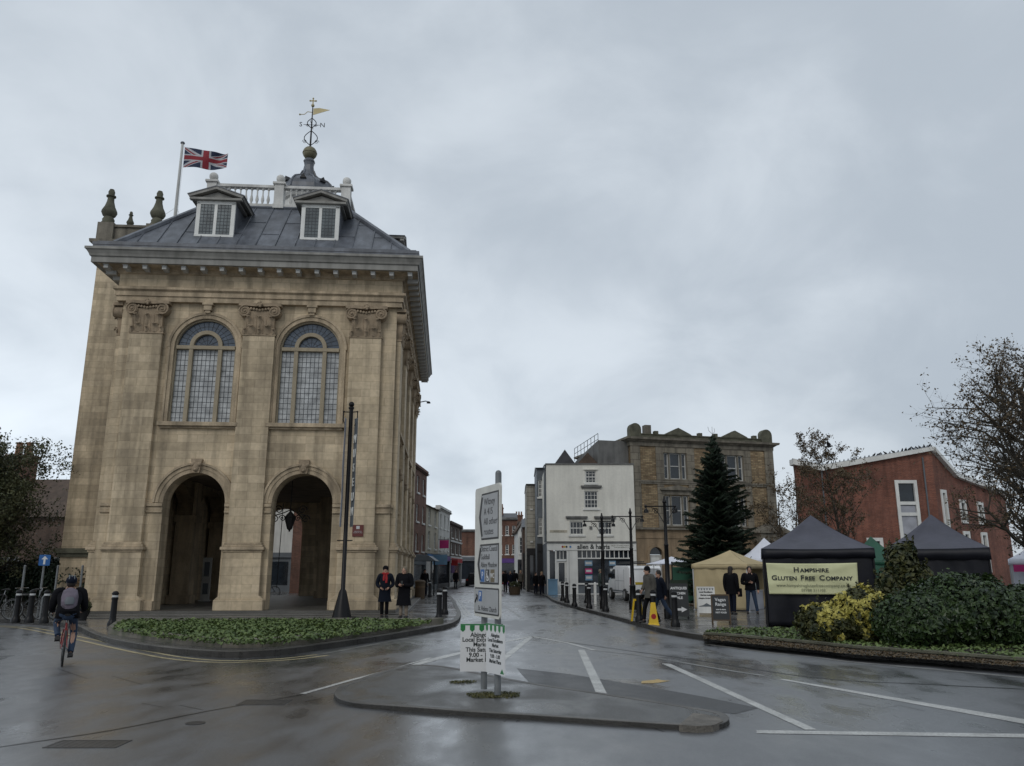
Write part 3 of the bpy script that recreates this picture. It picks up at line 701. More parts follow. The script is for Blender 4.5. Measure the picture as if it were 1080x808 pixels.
# --- impost band, plinth, sill course along the front
def courses(M4, ops, ends, nm='impost'):
    x = ends[0]
    segs = []
    for a, c in ops: segs.append((x, a)); x = c
    segs.append((x, ends[1]))
    for a, c in segs:
        if c - a < .05: continue
        b = B(); b.push(M4); b.box(a, c, -.07, -.001, 3.72, 3.80); b.box(a, c, -.04, -.001, 3.802, 3.94); b.box(a, c, -.10, -.001, 3.942, 4.06)
        b.build('impost', 'trim_stone', hall, bevel=.012)
        b = B(); b.push(M4); b.box(a, c, -.12, -.001, P0, .62); b.build('plinth', 'trim_stone', hall, bevel=.012)
def gaps(arcs, pils, pw=.6, aw=1.1):
    return sorted([(a-aw, a+aw) for a in arcs] + [(p-pw, p+pw) for p in pils])
courses(I4, gaps(ARC, PIL), (-HW, 0)); courses(SM, gaps(bayc, spil), (0, HL))
def arch_trim(M4, xc, zs, r, wd, nm='archivolt', key=True, kz=0):
    b = B(); b.push(M4)
    b.arcring(xc, zs, r, r+wd*.42, -.05, -.001, 24); b.arcring(xc, zs, r+wd*.42, r+wd*.8, -.08, -.001, 24); b.arcring(xc, zs, r+wd*.8, r+wd, -.13, -.001, 24)
    b.build(nm, 'trim_stone', hall)
    if key:
        b = B(); b.push(M4); zt = zs+r-.02
        b.prism([(xc-.13, zt), (xc+.13, zt), (xc+.2, zt+wd+.15), (xc-.2, zt+wd+.15)], -.2, -.001)
        b.ball((xc, -.2, zt+wd*.55), .13, 10, 8, (1,.6,1.3)); b.ball((xc-.12, -.2, zt+wd*.85), .08, 8, 6); b.ball((xc+.12, -.2, zt+wd*.85), .08, 8, 6); b.ball((xc, -.25, zt+wd*.3), .06, 8, 6)
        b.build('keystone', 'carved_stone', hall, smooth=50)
for x in ARC: arch_trim(I4, x, 4.08, 1.1, .36)
for x in bayc: arch_trim(SM, x, 4.08, 1.1, .36)
# --- tall windows
def hall_window(M4, xc, full=True):
    # moulded surround
    b = B(); b.push(M4)
    b.arcring(xc, 9.95, 1.15, 1.30, -.05, -.001, 24); b.arcring(xc, 9.95, 1.30, 1.40, -.09, -.001, 24)
    for s in (-1, 1):
        b.box(min(xc+s*1.15, xc+s*1.28), max(xc+s*1.15, xc+s*1.28), -.05, -.001, 7.05, 9.95)
        b.box(min(xc+s*1.28, xc+s*1.36), max(xc+s*1.28, xc+s*1.36), -.08, -.001, 7.05, 9.95)
    b.box(xc-.15, xc+.15, -.2, -.001, 11.40, 11.60); b.box(xc-.2, xc+.2, -.24, -.001, 11.6, 11.69); b.box(xc-.10, xc+.10, -.16, -.001, 11.3, 11.40)
    b.build('window_surround', 'trim_stone', hall, bevel=.01)
    b = B(); b.push(M4); b.box(xc-1.45, xc+1.45, -.22, .3, 6.90, 7.05); b.box(xc-1.38, xc+1.38, -.12, -.001, 6.82, 6.898); b.build('window_sill', 'trim_stone', hall, bevel=.012)
    # stone frame with mullions
    b = B(); b.push(M4); yf, yb = .06, .24
    b.arcring(xc, 9.95, 1.09, 1.15, yf, yb, 24)
    for s in (-1, 1):
        b.box(min(xc+s*1.09, xc+s*1.15), max(xc+s*1.09, xc+s*1.15), yf, yb, 7.05, 9.95)
        b.box(xc+s*.54-.075, xc+s*.54+.075, yf-.03, yb, 7.05, 9.90)
    b.box(xc-1.09, xc+1.09, yf-.05, yb, 9.90, 10.04); b.arcring(xc, 10.04, .46, .61, yf-.03, yb, 18)
    f = b.build('window', 'mullion', hall, bevel=.008)
    b = B(); b.push(M4); b.box(xc-1.09, xc+1.09, .18, .20, 7.05, 9.90); b.build('pane', 'leaded_glass', f)
    b = B(); b.push(M4); b.arcpanel(xc, 10.0, 1.07, .18, .20, 24); b.build('lunette_pane', 'lunette_glass', f)
    b = B(); b.push(M4)
    for (a, c, nx) in ((xc-1.09, xc-.615, 3), (xc-.465, xc+.465, 6), (xc+.615, xc+1.09, 3)):
        for i in range(1, nx): x = a+(c-a)*i/nx; b.box(x-.007, x+.007, .165, .179, 7.05, 9.90)
        for k in range(1, 14): z = 7.05+2.85*k/14; b.box(a, c, .168, .1785, z-.0065, z+.0065)
    for k in range(1, 16):
        a = math.pi*k/16; b.tube([(xc+.62*math.cos(a), .172, 10.04+.62*math.sin(a)), (xc+1.06*math.cos(a), .172, 10.0+1.06*math.sin(a))], .008, 4)
    for k in range(1, 6):
        a = math.pi*k/6; b.tube([(xc, .172, 10.04), (xc+.45*math.cos(a), .172, 10.04+.45*math.sin(a))], .008, 4)
    for rr in (.25, .8): b.arcring(xc, 10.04, rr-.008, rr+.008, .168, .1785, 20)
    b.build('leading', 'lead_came', f)
    b = B(); b.push(M4); b.box(xc-1.09, xc+1.09, .4, .42, 7.05, 11.0); b.build('blind', 'dull_white', f)
for x in WIN: hall_window(I4, x)
for x in bayc: hall_window(SM, x)
# --- entablature
def ring(b, x0, x1, y0, y1, prof, ex=0.0):
    "profile (offset, z) swept round a rectangle with mitred corners"
    n = len(prof); vs = []
    for (o, z) in prof: vs += [(x0-o, y0-o, z), (x1+o, y0-o, z), (x1+o, y1+o, z), (x0-o, y1+o, z)]
    fs = []
    for i in range(n-1):
        for j in range(4): fs.append((4*i+j, 4*i+(j+1)%4, 4*(i+1)+(j+1)%4, 4*(i+1)+j))
    fs += [(3,2,1,0), (4*n-4, 4*n-3, 4*n-2, 4*n-1)]
    b.add(vs, fs)
b = B(); ring(b, -HW, 0, 0, HL, [(.20,11.70),(.20,11.90),(.25,11.902),(.25,12.08),(.34,12.14),(.34,12.24),(.10,12.25)]); b.build('architrave', 'trim_stone', hall)
b = B(); ring(b, -HW, 0, 0, HL, [(.18,12.25),(.18,12.78)]); b.build('frieze', 'ashlar', hall)
b = B(); ring(b, -HW, 0, 0, HL, [(.18,12.78),(.24,12.80),(.28,12.88),(.36,12.93),(.80,12.95),(.80,13.0),(.78,13.16)]); b.build('bed_moulding', 'trim_stone', hall)
b = B(); ring(b, -HW-.1, -.1, 0, HL, [(.90,12.965),(.90,13.18),(.95,13.20),(.98,13.28),(1.05,13.40),(1.10,13.43),(1.10,13.52),(.2,13.56)]); b.build('cornice', 'cornice_paint', hall)
def modrow(M4, x0, x1, n):
    b = B(); b.box(-.08, .08, -.76, -.37, -.02, .10); b.box(-.10, .10, -.78, -.37, .101, .122); m0 = b.build('modillion', 'dull_white', hall)
    for i in range(n):
        x = x0+(x1-x0)*i/(n-1); o = m0 if i == 0 else m0.copy()
        if i: COL.objects.link(o)
        o.matrix_local = M4 @ T((x, 0, 12.82))
modrow(I4, -HW-.5, .5, 17); modrow(SM, .1, HL+.5, 26); modrow(T((-HW,0,0)) @ Matrix.Rotation(-math.pi/2,4,'Z'), -6.6, 0, 11)
# --- lead roof
b = B(); ring(b, -HW-.1, -.08, 0, HL, [(.90,13.56),(.90,13.66),(.92,13.67),(.92,13.78),(.8,13.80),(.8,13.86),(.3,13.92)]); b.build('gutter', 'lead', hall)
E0, DZ = .42, 16.85; ix, iy = 2.05, 2.3
b = B(); lo = [(-HW-E0,-E0,13.9),(E0,-E0,13.9),(E0,HL+E0,13.9),(-HW-E0,HL+E0,13.9)]
DX0, DX1, DY0, DY1 = -HW+ix, -2.45, iy, HL-iy
hi = [(DX0,DY0,DZ),(DX1,DY0,DZ),(DX1,DY1,DZ),(DX0,DY1,DZ)]
b.add(lo+hi, [(0,1,5,4),(1,2,6,5),(2,3,7,6),(3,0,4,7),(4,5,6,7),(3,2,1,0)])
roof = b.build('roof', 'lead', hall)
b = B()
for i in range(4): b.tube([Vector(lo[i])+Vector((0,0,.02)), Vector(hi[i])+Vector((0,0,.05))], .12, 6)
for i in range(4): b.tube([Vector(hi[i])+Vector((0,0,.03)), Vector(hi[(i+1)%4])+Vector((0,0,.03))], .07, 6)
b.build('hip_roll', 'lead', roof)
b = B()
def seams(l0, l1, h0, h1, n):
    l0, l1, h0, h1 = map(Vector, (l0, l1, h0, h1)); d = (l1-l0).normalized(); W_ = (l1-l0).length
    a0 = (h0-l0).dot(d); a1 = (h1-l0).dot(d)
    for i in range(1, n):
        s = W_*i/n; pa = l0+d*s
        t = 1.0
        if s < a0: t = s/a0
        if s > a1: t = (W_-s)/(W_-a1)
        up = (h0-l0) - d*a0
        nr = d.cross(up).normalized(); nr = nr if nr.z > 0 else -nr
        b.tube([pa+nr*.015, pa+up*t+nr*.015], .028, 5)
        # staggered cross laps
        q = .33 if i % 2 else .62
        if t > q: b.tube([pa+up*q+nr*.008, pa+up*q+d*(W_/n)*.96+nr*.008], .013, 4)
seams(lo[0], lo[1], hi[0], hi[1], 15); seams(lo[1], lo[2], hi[1], hi[2], 22); seams(lo[3], lo[0], hi[3], hi[0], 22)
b.build('seams', 'lead', roof)
# --- dormers
def dormer(M4):
    b = B(); b.push(M4)   # local: front face at y=0, centred x=0, z as hall
    b.box(-.74, .74, .06, 3.0, 14.3, 16.12)
    d = b.build('dormer', 'lead', hall)
    b = B(); b.push(M4)
    for s in (-1, 1): b.box(s*.68-.08, s*.68+.08, 0, .1, 14.66, 16.06)
    b.box(-.76, .76, 0, .1, 15.98, 16.12); b.box(-.76, .76, -.03, .1, 14.58, 14.68); b.box(-.06, .06, 0, .09, 14.68, 15.98)
    f = b.build('window', 'white_paint', d, bevel=.008)
    b = B(); b.push(M4); b.box(-.6, .6, .03, .055, 14.68, 15.98); b.build('pane', 'dormer_glass', f)
    b = B(); b.push(M4)
    for s in (-1, 1):
        for i in range(1, 4): x = s*(.06+.135*i); b.box(x-.008, x+.008, .018, .0295, 14.68, 15.98)
        for k in range(1, 9): z = 14.68+1.3*k/9; b.box(min(s*.06, s*.6), max(s*.06, s*.6), .020, .029, z-.007, z+.007)
    b.build('leading', 'lead_came', f)
    b = B(); b.push(M4); zb = 16.12
    b.prism([(-.86, zb), (.86, zb), (.86, zb+.1), (0, zb+.40), (-.86, zb+.1)], .02, 3.4)
    b.build('pediment', 'cornice_paint', d)
    b = B(); b.push(M4)
    b.prism([(-1.02, zb-.0), (1.02, zb), (1.02, zb+.09), (-1.02, zb+.09)], -.16, .018)
    for s in (-1, 1):
        b.prism([(s*1.04, zb+.09), (0, zb+.46), (0, zb+.57), (s*1.08, zb+.18)], -.18, 3.5)
    b.build('pediment_moulding', 'cornice_paint', d)
    b = B(); b.push(M4)
    for s in (-1, 1): b.prism([(s*1.10, zb+.182), (0, zb+.572), (0, zb+.61), (s*1.12, zb+.215)], -.20, 3.5)
    b.build('dormer_roof', 'lead', d)
dormer(T((-7.35, .22, 0))); dormer(T((-3.22, .22, 0)))
for y in (4.6, 12.2): dormer(T((-.22, y, 0)) @ Matrix.Rotation(math.pi/2, 4, 'Z'))
# --- balustrade
def baluster(b, x, y, z, h, r=.075):
    b.lathe([(r*.95,0),(r*.95,.05*h),(r*.5,.08*h),(r*1.0,.28*h),(r*.85,.4*h),(r*.42,.6*h),(r*.42,.86*h),(r*.8,.9*h),(r*.9,h)], (x,y,z), 8)
b = B(); X0, X1, Y0, Y1 = DX0+.1, DX1-.1, DY0+.12, DY1-.12
posts = [(X0,Y0),((X0+X1)/2,Y0),(X1,Y0),(X0,Y1),((X0+X1)/2,Y1),(X1,Y1),(X1,(Y0*2+Y1)/3),(X1,(Y0+2*Y1)/3),(X0,(Y0*2+Y1)/3),(X0,(Y0+2*Y1)/3)]
for (x0,y0,x1,y1) in ((X0,Y0,X1,Y0),(X0,Y1,X1,Y1),(X0,Y0,X0,Y1),(X1,Y0,X1,Y1)):
    b.box(x0-.11, x1+.11, y0-.11, y1+.11, DZ+.06, DZ+.22); b.box(x0-.13, x1+.13, y0-.13, y1+.13, DZ+.98, DZ+1.10)
    Ln = math.hypot(x1-x0, y1-y0); n = int(Ln/.23)
    for i in range(1, n):
        t = i/n; x, y = x0+(x1-x0)*t, y0+(y1-y0)*t
        if min(abs(x-p[0])+abs(y-p[1]) for p in posts) > .3: baluster(b, x, y, DZ+.22, .76)
bal = b.build('balustrade', 'stone_white', hall, smooth=40)
for (x, y) in posts:
    b = B(); b.box(x-.2, x+.2, y-.2, y+.2, DZ, DZ+1.12); b.box(x-.27, x+.27, y-.27, y+.27, DZ+1.12, DZ+1.22); b.box(x-.23, x+.23, y-.23, y+.23, DZ+.0, DZ+.2); b.build('balustrade_post', 'stone_white', bal, bevel=.012)
    b = B(); b.lathe([(.12,0),(.08,.06),(.10,.08)], (x,y,DZ+1.22), 10); b.ball((x,y,DZ+1.46), .19, 14, 10); b.build('ball_finial', 'stone_white', bal, smooth=40)
# --- cupola
cxx, cyy = -5.36, 8.2
b = B(); b.lathe([(1.3,DZ),(1.3,19.75),(1.42,19.8),(1.52,19.95),(1.52,20.08)], (cxx,cyy,0), 8, math.pi/8)
cup = b.build('cupola', 'stone_white', hall)
for k in range(8):
    a = k*math.pi/4; b = B(); b.push(T((cxx,cyy,0)) @ RZ(a)); b.box(-.3, .3, -1.30, -1.24, 17.7, 19.1); b.build('cupola_window', 'dark_glass', cup)
b = B(); b.lathe([(1.56,20.08),(1.56,20.14),(1.48,20.28),(1.44,20.5),(1.34,20.74),(1.14,20.96),(.86,21.12),(.6,21.24),(.42,21.42),(.3,21.7),(.24,22.05),(.27,22.2),(.31,22.28),(.24,22.42),(.1,22.45)], (cxx,cyy,0), 8, math.pi/8)
dm = b.build('dome', 'lead', cup)
b = B()
prf = [(1.56,20.16),(1.48,20.30),(1.44,20.52),(1.34,20.76),(1.14,20.98),(.86,21.14),(.6,21.26),(.42,21.44),(.3,21.72)]
for k in range(8):
    a = math.pi/8+k*math.pi/4; b.tube([(cxx+r*math.cos(a)*1.01, cyy+r*math.sin(a)*1.01, z) for r, z in prf], .045, 5)
b.build('dome_ribs', 'lead', dm)
b = B()
for k in range(8):
    a = k*math.pi/4; b.push(T((cxx,cyy,0)) @ RZ(a)); b.prism([(-.16,20.72),(.16,20.72),(0,20.98)], -1.34, -.8); b.pop()
b.build('lucarne', 'soot_black', dm)
b = B(); b.ball((cxx,cyy,22.78), .36, 18, 12); b.lathe([(.375,0),(.375,.05)], (cxx,cyy,22.755), 18); b.build('gilded_ball', 'ball_gold', cup, smooth=40)
# --- vane
b = B(); b.tube([(cxx,cyy,23.1),(cxx,cyy,25.55)], [.05,.025], 6)
for s in (-1, 1):
    for sc_, z0_ in ((.62, 23.25), (.42, 24.25)):
        pts = [(cxx+s*sc_*(.05+.62*math.sin(t*math.pi)*.8), cyy, z0_+sc_*1.3*t) for t in [k/10 for k in range(11)]]
        b.tube(pts, .022, 4)
        c0 = (cxx+s*sc_*.5, z0_+sc_*.3)
        b.tube([(c0[0]+s*sc_*.2*(1-k/16)*math.cos(k*.7), cyy, c0[1]+sc_*.2*(1-k/16)*math.sin(k*.7)) for k in range(16)], .013, 4)
b.tube([(cxx-.42,cyy,24.42),(cxx+.42,cyy,24.42)], .014, 5); b.tube([(cxx,cyy-.42,24.42),(cxx,cyy+.42,24.42)], .014, 5)
van_ = b.build('vane_stem', 'iron', cup)
text('compass_letter', 'S', .36, 'iron', van_, T((cxx-.56, cyy, 24.42)) @ RZ(0), ex=.01)
text('compass_letter', 'N', .36, 'iron', van_, T((cxx+.56, cyy, 24.42)) @ RZ(0), ex=.01)
b = B(); b.prism([(cxx+.04,25.0),(cxx+.9,25.33),(cxx+.35,25.42),(cxx+.04,25.38)], cyy-.01, cyy+.01)
b.tube([(cxx,cyy,25.15),(cxx-.25,cyy,25.18),(cxx-.4,cyy,25.02),(cxx-.62,cyy,25.0)], .02, 5); b.ball((cxx-.64,cyy,25.0), .05, 8, 5); b.build('vane_flag', 'gilt', van_)
b = B(); b.ball((cxx,cyy,25.55), .09, 10, 7); b.box(cxx-.03,cxx+.03,cyy-.015,cyy+.015,25.62,25.98); b.box(cxx-.15,cxx+.15,cyy-.015,cyy+.015,25.80,25.86)
for sx_, zz in ((-.15,25.83),(.15,25.83),(0,25.97)): b.ball((cxx+sx_,cyy,zz), .05, 6, 4)
b.build('vane_cross', 'gilt', van_)
# --- stair tower on the left
TX0, TX1, TY0, TY1 = -14.75, -HW-.02, 7.0, 12.5
b = B(); b.box(TX0, TX1, TY0, TY1, .1, 16.7)
tw = b.build('stair_tower', 'ashlar', hall)
b = B(); b.box(TX0-.14, TX1, TY0-.14, TY1+.14, .1, .7); b.box(TX0-.1, TX1, TY0-.1, TY1+.1, 2.24, 2.40); b.box(TX0-.18, TX1, TY0-.18, TY1+.18, 2.402, 2.62); b.build('string_course', 'mossy_stone', tw, bevel=.012)
b = B(); ring(b, TX0, TX1+2.2, TY0, TY1, [(.02,16.7),(.08,16.75),(.2,16.85),(.34,16.9),(.36,17.05),(.1,17.1)]); b.build('tower_cornice', 'grey_trim', tw)
TXR = TX1+2.1
b = B(); b.box(TX0-.1, TXR, TY0+.15, TY0+.5, 17.1, 17.85); b.box(TX0-.1, TX0+.2, TY0+.5, TY1-.5, 17.1, 17.85); b.box(TX0+.2, TXR, TY1-.5, TY1-.15, 17.1, 17.85)
b.box(TX0+.12, TXR, TY0+.06, TY0+.58, 17.85, 17.98); b.box(TX0+.12, TX0+.62, TY0+.58, TY1-.58, 17.85, 17.98); b.box(TX0+.12, TXR, TY1-.58, TY1-.06, 17.85, 17.98)
for x in (TX0+.16, TX0+2.42):
    for y in (TY0+.34, TY1-.34): b.box(x-.38, x+.38, y-.34, y+.34, 17.1, 18.06)
b.build('parapet', 'grey_trim', tw, bevel=.012)
b = B(); b.box(TX1, TXR, TY0+.1, TY1, 14.2, 16.7); b.build('tower_wall', 'ashlar', tw)
def fin(x, y, s, z=18.06):
    b = B(); b.lathe([(.36*s,0),(.36*s,.12*s),(.30*s,.14*s),(.33*s,.3*s),(.24*s,.46*s),(.34*s,.54*s),(.42*s,.72*s),(.40*s,.85*s),(.27*s,1.12*s),(.19*s,1.42*s),(.17*s,1.66*s),(.26*s,1.70*s),(.26*s,1.76*s),(.16*s,1.80*s),(.18*s,2.0*s),(.12*s,2.16*s),(.02*s,2.2*s)], (x,y,z), 14)
    b.build('finial', 'mossy_stone', tw, smooth=45)
fin(TX0+.12, TY0+.34, .86); fin(TX0+2.42, TY0+.34, .86); fin(TX0+1.05, TY0+.6, .42, 17.99); fin(TX0+2.42, TY1-.34, .8)
b = B(); b.box(-14.2, -13.5, 6.955, 6.995, 1.02, 1.34); b.build('bronze_plate', 'bronze', tw)
b = B()   # down pipe in the angle
b.tube([(-HW-.12, 6.88, .3), (-HW-.12, 6.88, 12.4)], .06, 8); b.build('down_pipe', 'iron', hall)
# --- things fixed to the hall
t = thing('heritage_plaque', 'small dark red square plaque fixed to the right-hand stone pier', 'plaque', (0,0,0)); t.parent = None
wm_ = T(HO) @ RZ(PHI)
def hp(x, y, z): return wm_ @ Vector((x, y, z))
t.location = hp(-1.13, -.20, 2.88); t.rotation_euler = (0,0,PHI)
b = B(); b.box(-.2, .2, -.03, .004, 0, .42); b.build('board', 'plaque_red', t, bevel=.006)
b = B(); b.box(-.06, .06, -.034, -.031, .27, .38); b.build('crest', 'chalk', t)
text('lettering', 'ABINGDON\nCOUNTY HALL', .05, 'chalk', t, T((0,-.033,.16)), ex=.001)
# hanging lantern in the second arch
t = thing('hanging_lantern', 'black glazed lantern hanging from scrolled iron brackets in the right-hand arch', 'lantern', hp(-3.82, 1.0, 3.12), PHI); t.scale = (.8, .8, .8)
b = B(); b.lathe([(.05,.05),(.12,.1),(.27,.62),(.29,.64),(.25,.68),(.12,.84),(.06,.9),(.03,.98)], n=6); b.ball((0,0,.02), .05, 8, 5); b.build('lamp_case', 'iron', t)
b = B(); b.tube([(0,0,.95),(0,0,2.35)], .02, 5)
for s in (-1, 1):
    b.tube([(0,0,1.0),(s*.3,0,.86),(s*.75,0,.72)], .025, 4)
    for (x0_, z0_, r_) in ((.36,.6,.17),(.72,.56,.2),(.55,1.0,.22)):
        b.tube([(s*(x0_+r_*(1-k/18)*math.cos(k*.6)), 0, z0_+r_*(1-k/18)*math.sin(k*.6)) for k in range(18)], .022, 4)
b.build('bracket', 'iron', t)
b = B(); b.tube([(-.42,0,-2.6),(-.36,0,1.3)], .018, 5); b.build('chain', 'iron', t)
# information board standing inside the left arch
t = thing('notice_board', 'tall narrow pale notice board standing in the shade inside the left-hand arch', 'notice board', hp(-8.95, 8.8, P0), PHI)
b = B(); b.box(-.2, .2, -.04, .04, .05, 1.95); b.box(-.24, .24, -.2, .2, 0, .05); b.build('panel', 'dull_white', t, bevel=.01)
b = B(); b.box(-.12, .12, -.046, -.041, 1.1, 1.75); b.box(-.12, .12, -.046, -.041, .3, .8); b.build('poster', 'shop_grey', t)

# --- flagpole and flag
fp = thing('flagpole', 'white flagpole rising behind the lead roof of the stone hall', 'flagpole', hp(-12.25, 9.4, 17.0), PHI)
b = B(); b.tube([(0,0,0),(.0,0,6.7)], [.10,.065], 10); b.build('pole', 'dull_white', fp, smooth=True)
b = B(); b.lathe([(.10,0),(.12,.03),(.09,.1),(.02,.14)], (0,0,6.7), 10); b.build('cap', 'lead', fp)
b = B(); b.tube([(.06,0,3.0),(1.5,-.5,-.2)], .008, 4); b.tube([(-.06,0,3.0),(-2.6,-.4,.6)], .008, 4); b.build('stay', 'aluminium', fp)
b = B(); b.tube([(.12,-.02,6.6),(.12,-.02,.8)], .006, 4); b.build('halyard', 'dull_white', fp)
def flag():
    W_, H_, nx, ny = 2.35, 1.18, 96, 48
    vs, fs, mi = [], [], []
    for j in range(ny+1):
        for i in range(nx+1):
            u, v = i/nx, j/ny
            droop = .42*u**1.5
            x = W_*(u - .06*math.sin(u*6)) * (1-.08*u)
            y = .13*math.sin(u*9+v*2.2)*u + .05*math.sin(u*17+v*5)*u
            z = -H_*v*(1-.25*u) - droop*.55 + .08*math.sin(u*7+1)*u
            vs.append((x, y, z))
    def col(u, v):     # u 0..2, v 0..1 (the flag is 1:2)
        x, y = u*2, v; cx_, cy_ = 1.0, .5; dx, dy = x-cx_, y-cy_
        if abs(dx) < .1 or abs(dy) < .1: return 0
        if abs(dx) < .1667 or abs(dy) < .1667: return 2
        L_ = math.hypot(1, .5); d1 = (dx*.5 - dy*1)/L_; d2 = (dx*.5 + dy*1)/L_
        for d, s in ((d1, 1 if dx > 0 else -1), (d2, -1 if dx > 0 else 1)):
            if abs(d) < .1: return 0 if 0 < d*s < .0667 else 2
        return 1
    for j in range(ny):
        for i in range(nx):
            k = j*(nx+1)+i; fs.append((k, k+1, k+nx+2, k+nx+1)); mi.append(col((i+.5)/nx, (j+.5)/ny))
    me = bpy.data.meshes.new('flag'); me.from_pydata(vs, [], fs)
    for m_ in ('flag_red', 'flag_blue', 'flag_white'): me.materials.append(M[m_])
    me.polygons.foreach_set('material_index', mi); me.polygons.foreach_set('use_smooth', [True]*len(fs))
    o = bpy.data.objects.new('flag', me); COL.objects.link(o)
    so_ = o.modifiers.new('t', 'SOLIDIFY'); so_.thickness = .006
    return o
fl = flag(); fl.location = hp(-12.1, 9.38, 23.5); fl.rotation_euler = (0,0,PHI+.1); tag(fl, 'red, white and blue union flag flying from the white flagpole', 'flag')
# ============================================================ other buildings
def sash(parent, x, z0, w, h, y=.08, nx=3, nz=4, fm='white_paint', gm='dark_glass', arch=False, M4=None, sill=True, wallproud=0.0):
    "a window set in an opening: frame with bars, pane behind, sill"
    M4 = M4 or Matrix(); b = B(); b.push(M4); fw = .07
    z1 = z0+h
    b.box(x-w/2, x-w/2+fw, y, y+.07, z0, z1); b.box(x+w/2-fw, x+w/2, y, y+.07, z0, z1)
    if arch: b.arcring(x, z1, w/2-fw, w/2, y, y+.07, 14); b.box(x-w/2+fw, x+w/2-fw, y, y+.07, z1-.04, z1+.04)
    else: b.box(x-w/2+fw, x+w/2-fw, y, y+.07, z1-fw, z1)
    b.box(x-w/2+fw, x+w/2-fw, y, y+.07, z0, z0+fw)
    for i in range(1, nx): xx = x-w/2+w*i/nx; b.box(xx-.014, xx+.014, y+.02, y+.06, z0+fw, z1-fw)
    for k in range(1, nz): zz = z0+h*k/nz; g_ = .03 if k*2 == nz else .014; b.box(x-w/2+fw, x+w/2-fw, y+.018, y+.058, zz-g_, zz+g_)
    f = b.build('window', fm, parent)
    b = B(); b.push(M4); b.box(x-w/2+.02, x+w/2-.02, y+.062, y+.066, z0+.02, z1-.02)
    if arch: b.arcpanel(x, z1, w/2-.02, y+.062, y+.066)
    b.build('pane', gm, f)
    if sill:
        b = B(); b.push(M4); b.box(x-w/2-.1, x+w/2+.1, -.09, y+.01, z0-.12, z0-.002); b.build('sill', fm if fm != 'mullion' else 'trim_stone', f)
    return f

# ---- white stuccoed corner building with the estate agent's shop
wb = thing('corner_building', 'four-storey white stuccoed corner building with a lettered shopfront at street level', 'building', (2.3, 53.6, 0), 0)
WW = 5.86
b = B()
OPS2 = [(1.98,.92,3.95,4.83,False), (3.86,.92,3.95,4.83,False)]
b.wall(.0, WW, 3.5, 5.3, 0, .3, OPS2)
b.wall(.0, WW, 5.3, 7.05, 0, .3, [(2.98,.92,5.68,6.84,False)])
b.wall(.0, WW, 7.05, 8.6, 0, .3, [(2.98,.72,7.36,8.20,False)])
b.box(0, .3, .3, 7.5, 3.5, 8.6); b.box(WW-.3, WW, .3, 7.5, 3.5, 8.6)
wbw = b.build('wall', 'stucco', wb)
b = B(); b.box(-.06, WW+.04, -.07, .4, 8.6, 8.68); b.build('coping', 'grey_wall', wb)
for (x, z, w_, h_) in ((1.98,3.95,.92,.88),(3.86,3.95,.92,.88)):
    sash(wb, x, z, w_, h_, nx=4, nz=2)
    b = B(); b.box(x-.72, x+.72, -.16, -.001, z+h_+.22, z+h_+.33); b.box(x-.66, x+.66, -.11, -.001, z+h_+.14, z+h_+.218); b.build('window_hood', 'grey_wall', wb)
sash(wb, 2.98, 5.68, .92, 1.16, nx=4, nz=4); sash(wb, 2.98, 7.36, .72, .84, nx=3, nz=4)
b = B(); b.box(2.3, 3.7, -.14, -.001, 7.08, 7.19); b.box(2.36, 3.64, -.10, -.001, 7.0, 7.078); b.build('window_hood', 'grey_wall', wb)
b = B(); b.box(2.5, 3.46, -.1, -.001, 8.24, 8.31); b.build('window_hood', 'stucco', wb)
for (x0,x1,z0,z1) in ((1.44,1.52,3.83,4.95),(2.44,2.52,3.83,4.95),(3.32,3.40,3.83,4.95),(4.32,4.40,3.83,4.95),(2.44,2.52,5.56,6.95),(3.44,3.52,5.56,6.95)):
    b = B(); b.box(x0,x1,-.03,-.001,z0,z1); b.build('architrave', 'stucco', wb)
# roof with two gablets
b = B(); b.prism([(0,8.68),(7.5,8.68),(3.7,9.0)], .1, WW-.1, 'x'); b.build('roof', 'slate', wb)
for (x, h_, m_) in ((1.3,1.0,'slate'),(2.85,.8,'stucco')):
    b = B(); b.prism([(x-.72,8.69),(x+.72,8.69),(x,8.69+h_)], .45, 5, 'y'); b.build('gablet', m_ if m_=='slate' else 'tile_brown', wb)
# shopfront
b = B(); b.box(-.02, WW+.02, -.22, .3, 3.42, 3.52); b.build('shop_cornice', 'grey_wall', wb)
b = B(); b.box(0, WW, -.14, .3, 2.94, 3.418); b.build('fascia', 'white_paint', wb, bevel=.01)
b = B()
for (x0,x1) in ((.0,.16),(.52,.62),(1.28,1.42),(1.44,2.0),(3.58,3.66),(5.62,WW)): b.box(x0,x1,-.1,.3,.14,2.938)
b.box(2.0,5.62,-.06,.3,.14,.20); b.box(2.0,5.62,-.1,.3,.76,.86); b.box(2.0,5.62,-.08,.2,2.40,2.47)
for i in range(1, 12): x = 2.0+3.62*i/12; b.box(x-.025,x+.025,-.05,.1,2.47,2.938)
b.box(.62,1.28,-.06,.1,2.30,2.38)
for i in range(1,3): x=.62+.66*i/3; b.box(x-.02,x+.02,-.05,.1,2.38,2.938)
b.build('shopfront', 'white_paint', wb)
b = B(); b.box(2.0,5.62,-.02,.28,.2,.758); b.build('stall_riser', 'shop_grey', wb)
b = B(); b.box(.16,.52,.02,.03,.75,2.9); b.box(2.0,5.62,.06,.07,.86,2.93); b.box(.62,1.28,.06,.07,2.38,2.93); b.build('shop_window', 'dark_glass', wb)
dr = None
b = B(); b.box(.62,1.28,.04,.1,.14,2.29); dr = b.build('door', 'white_paint', wb)
b = B(); b.box(.76,1.14,.028,.038,.95,2.15); b.build('pane', 'dark_glass', dr)
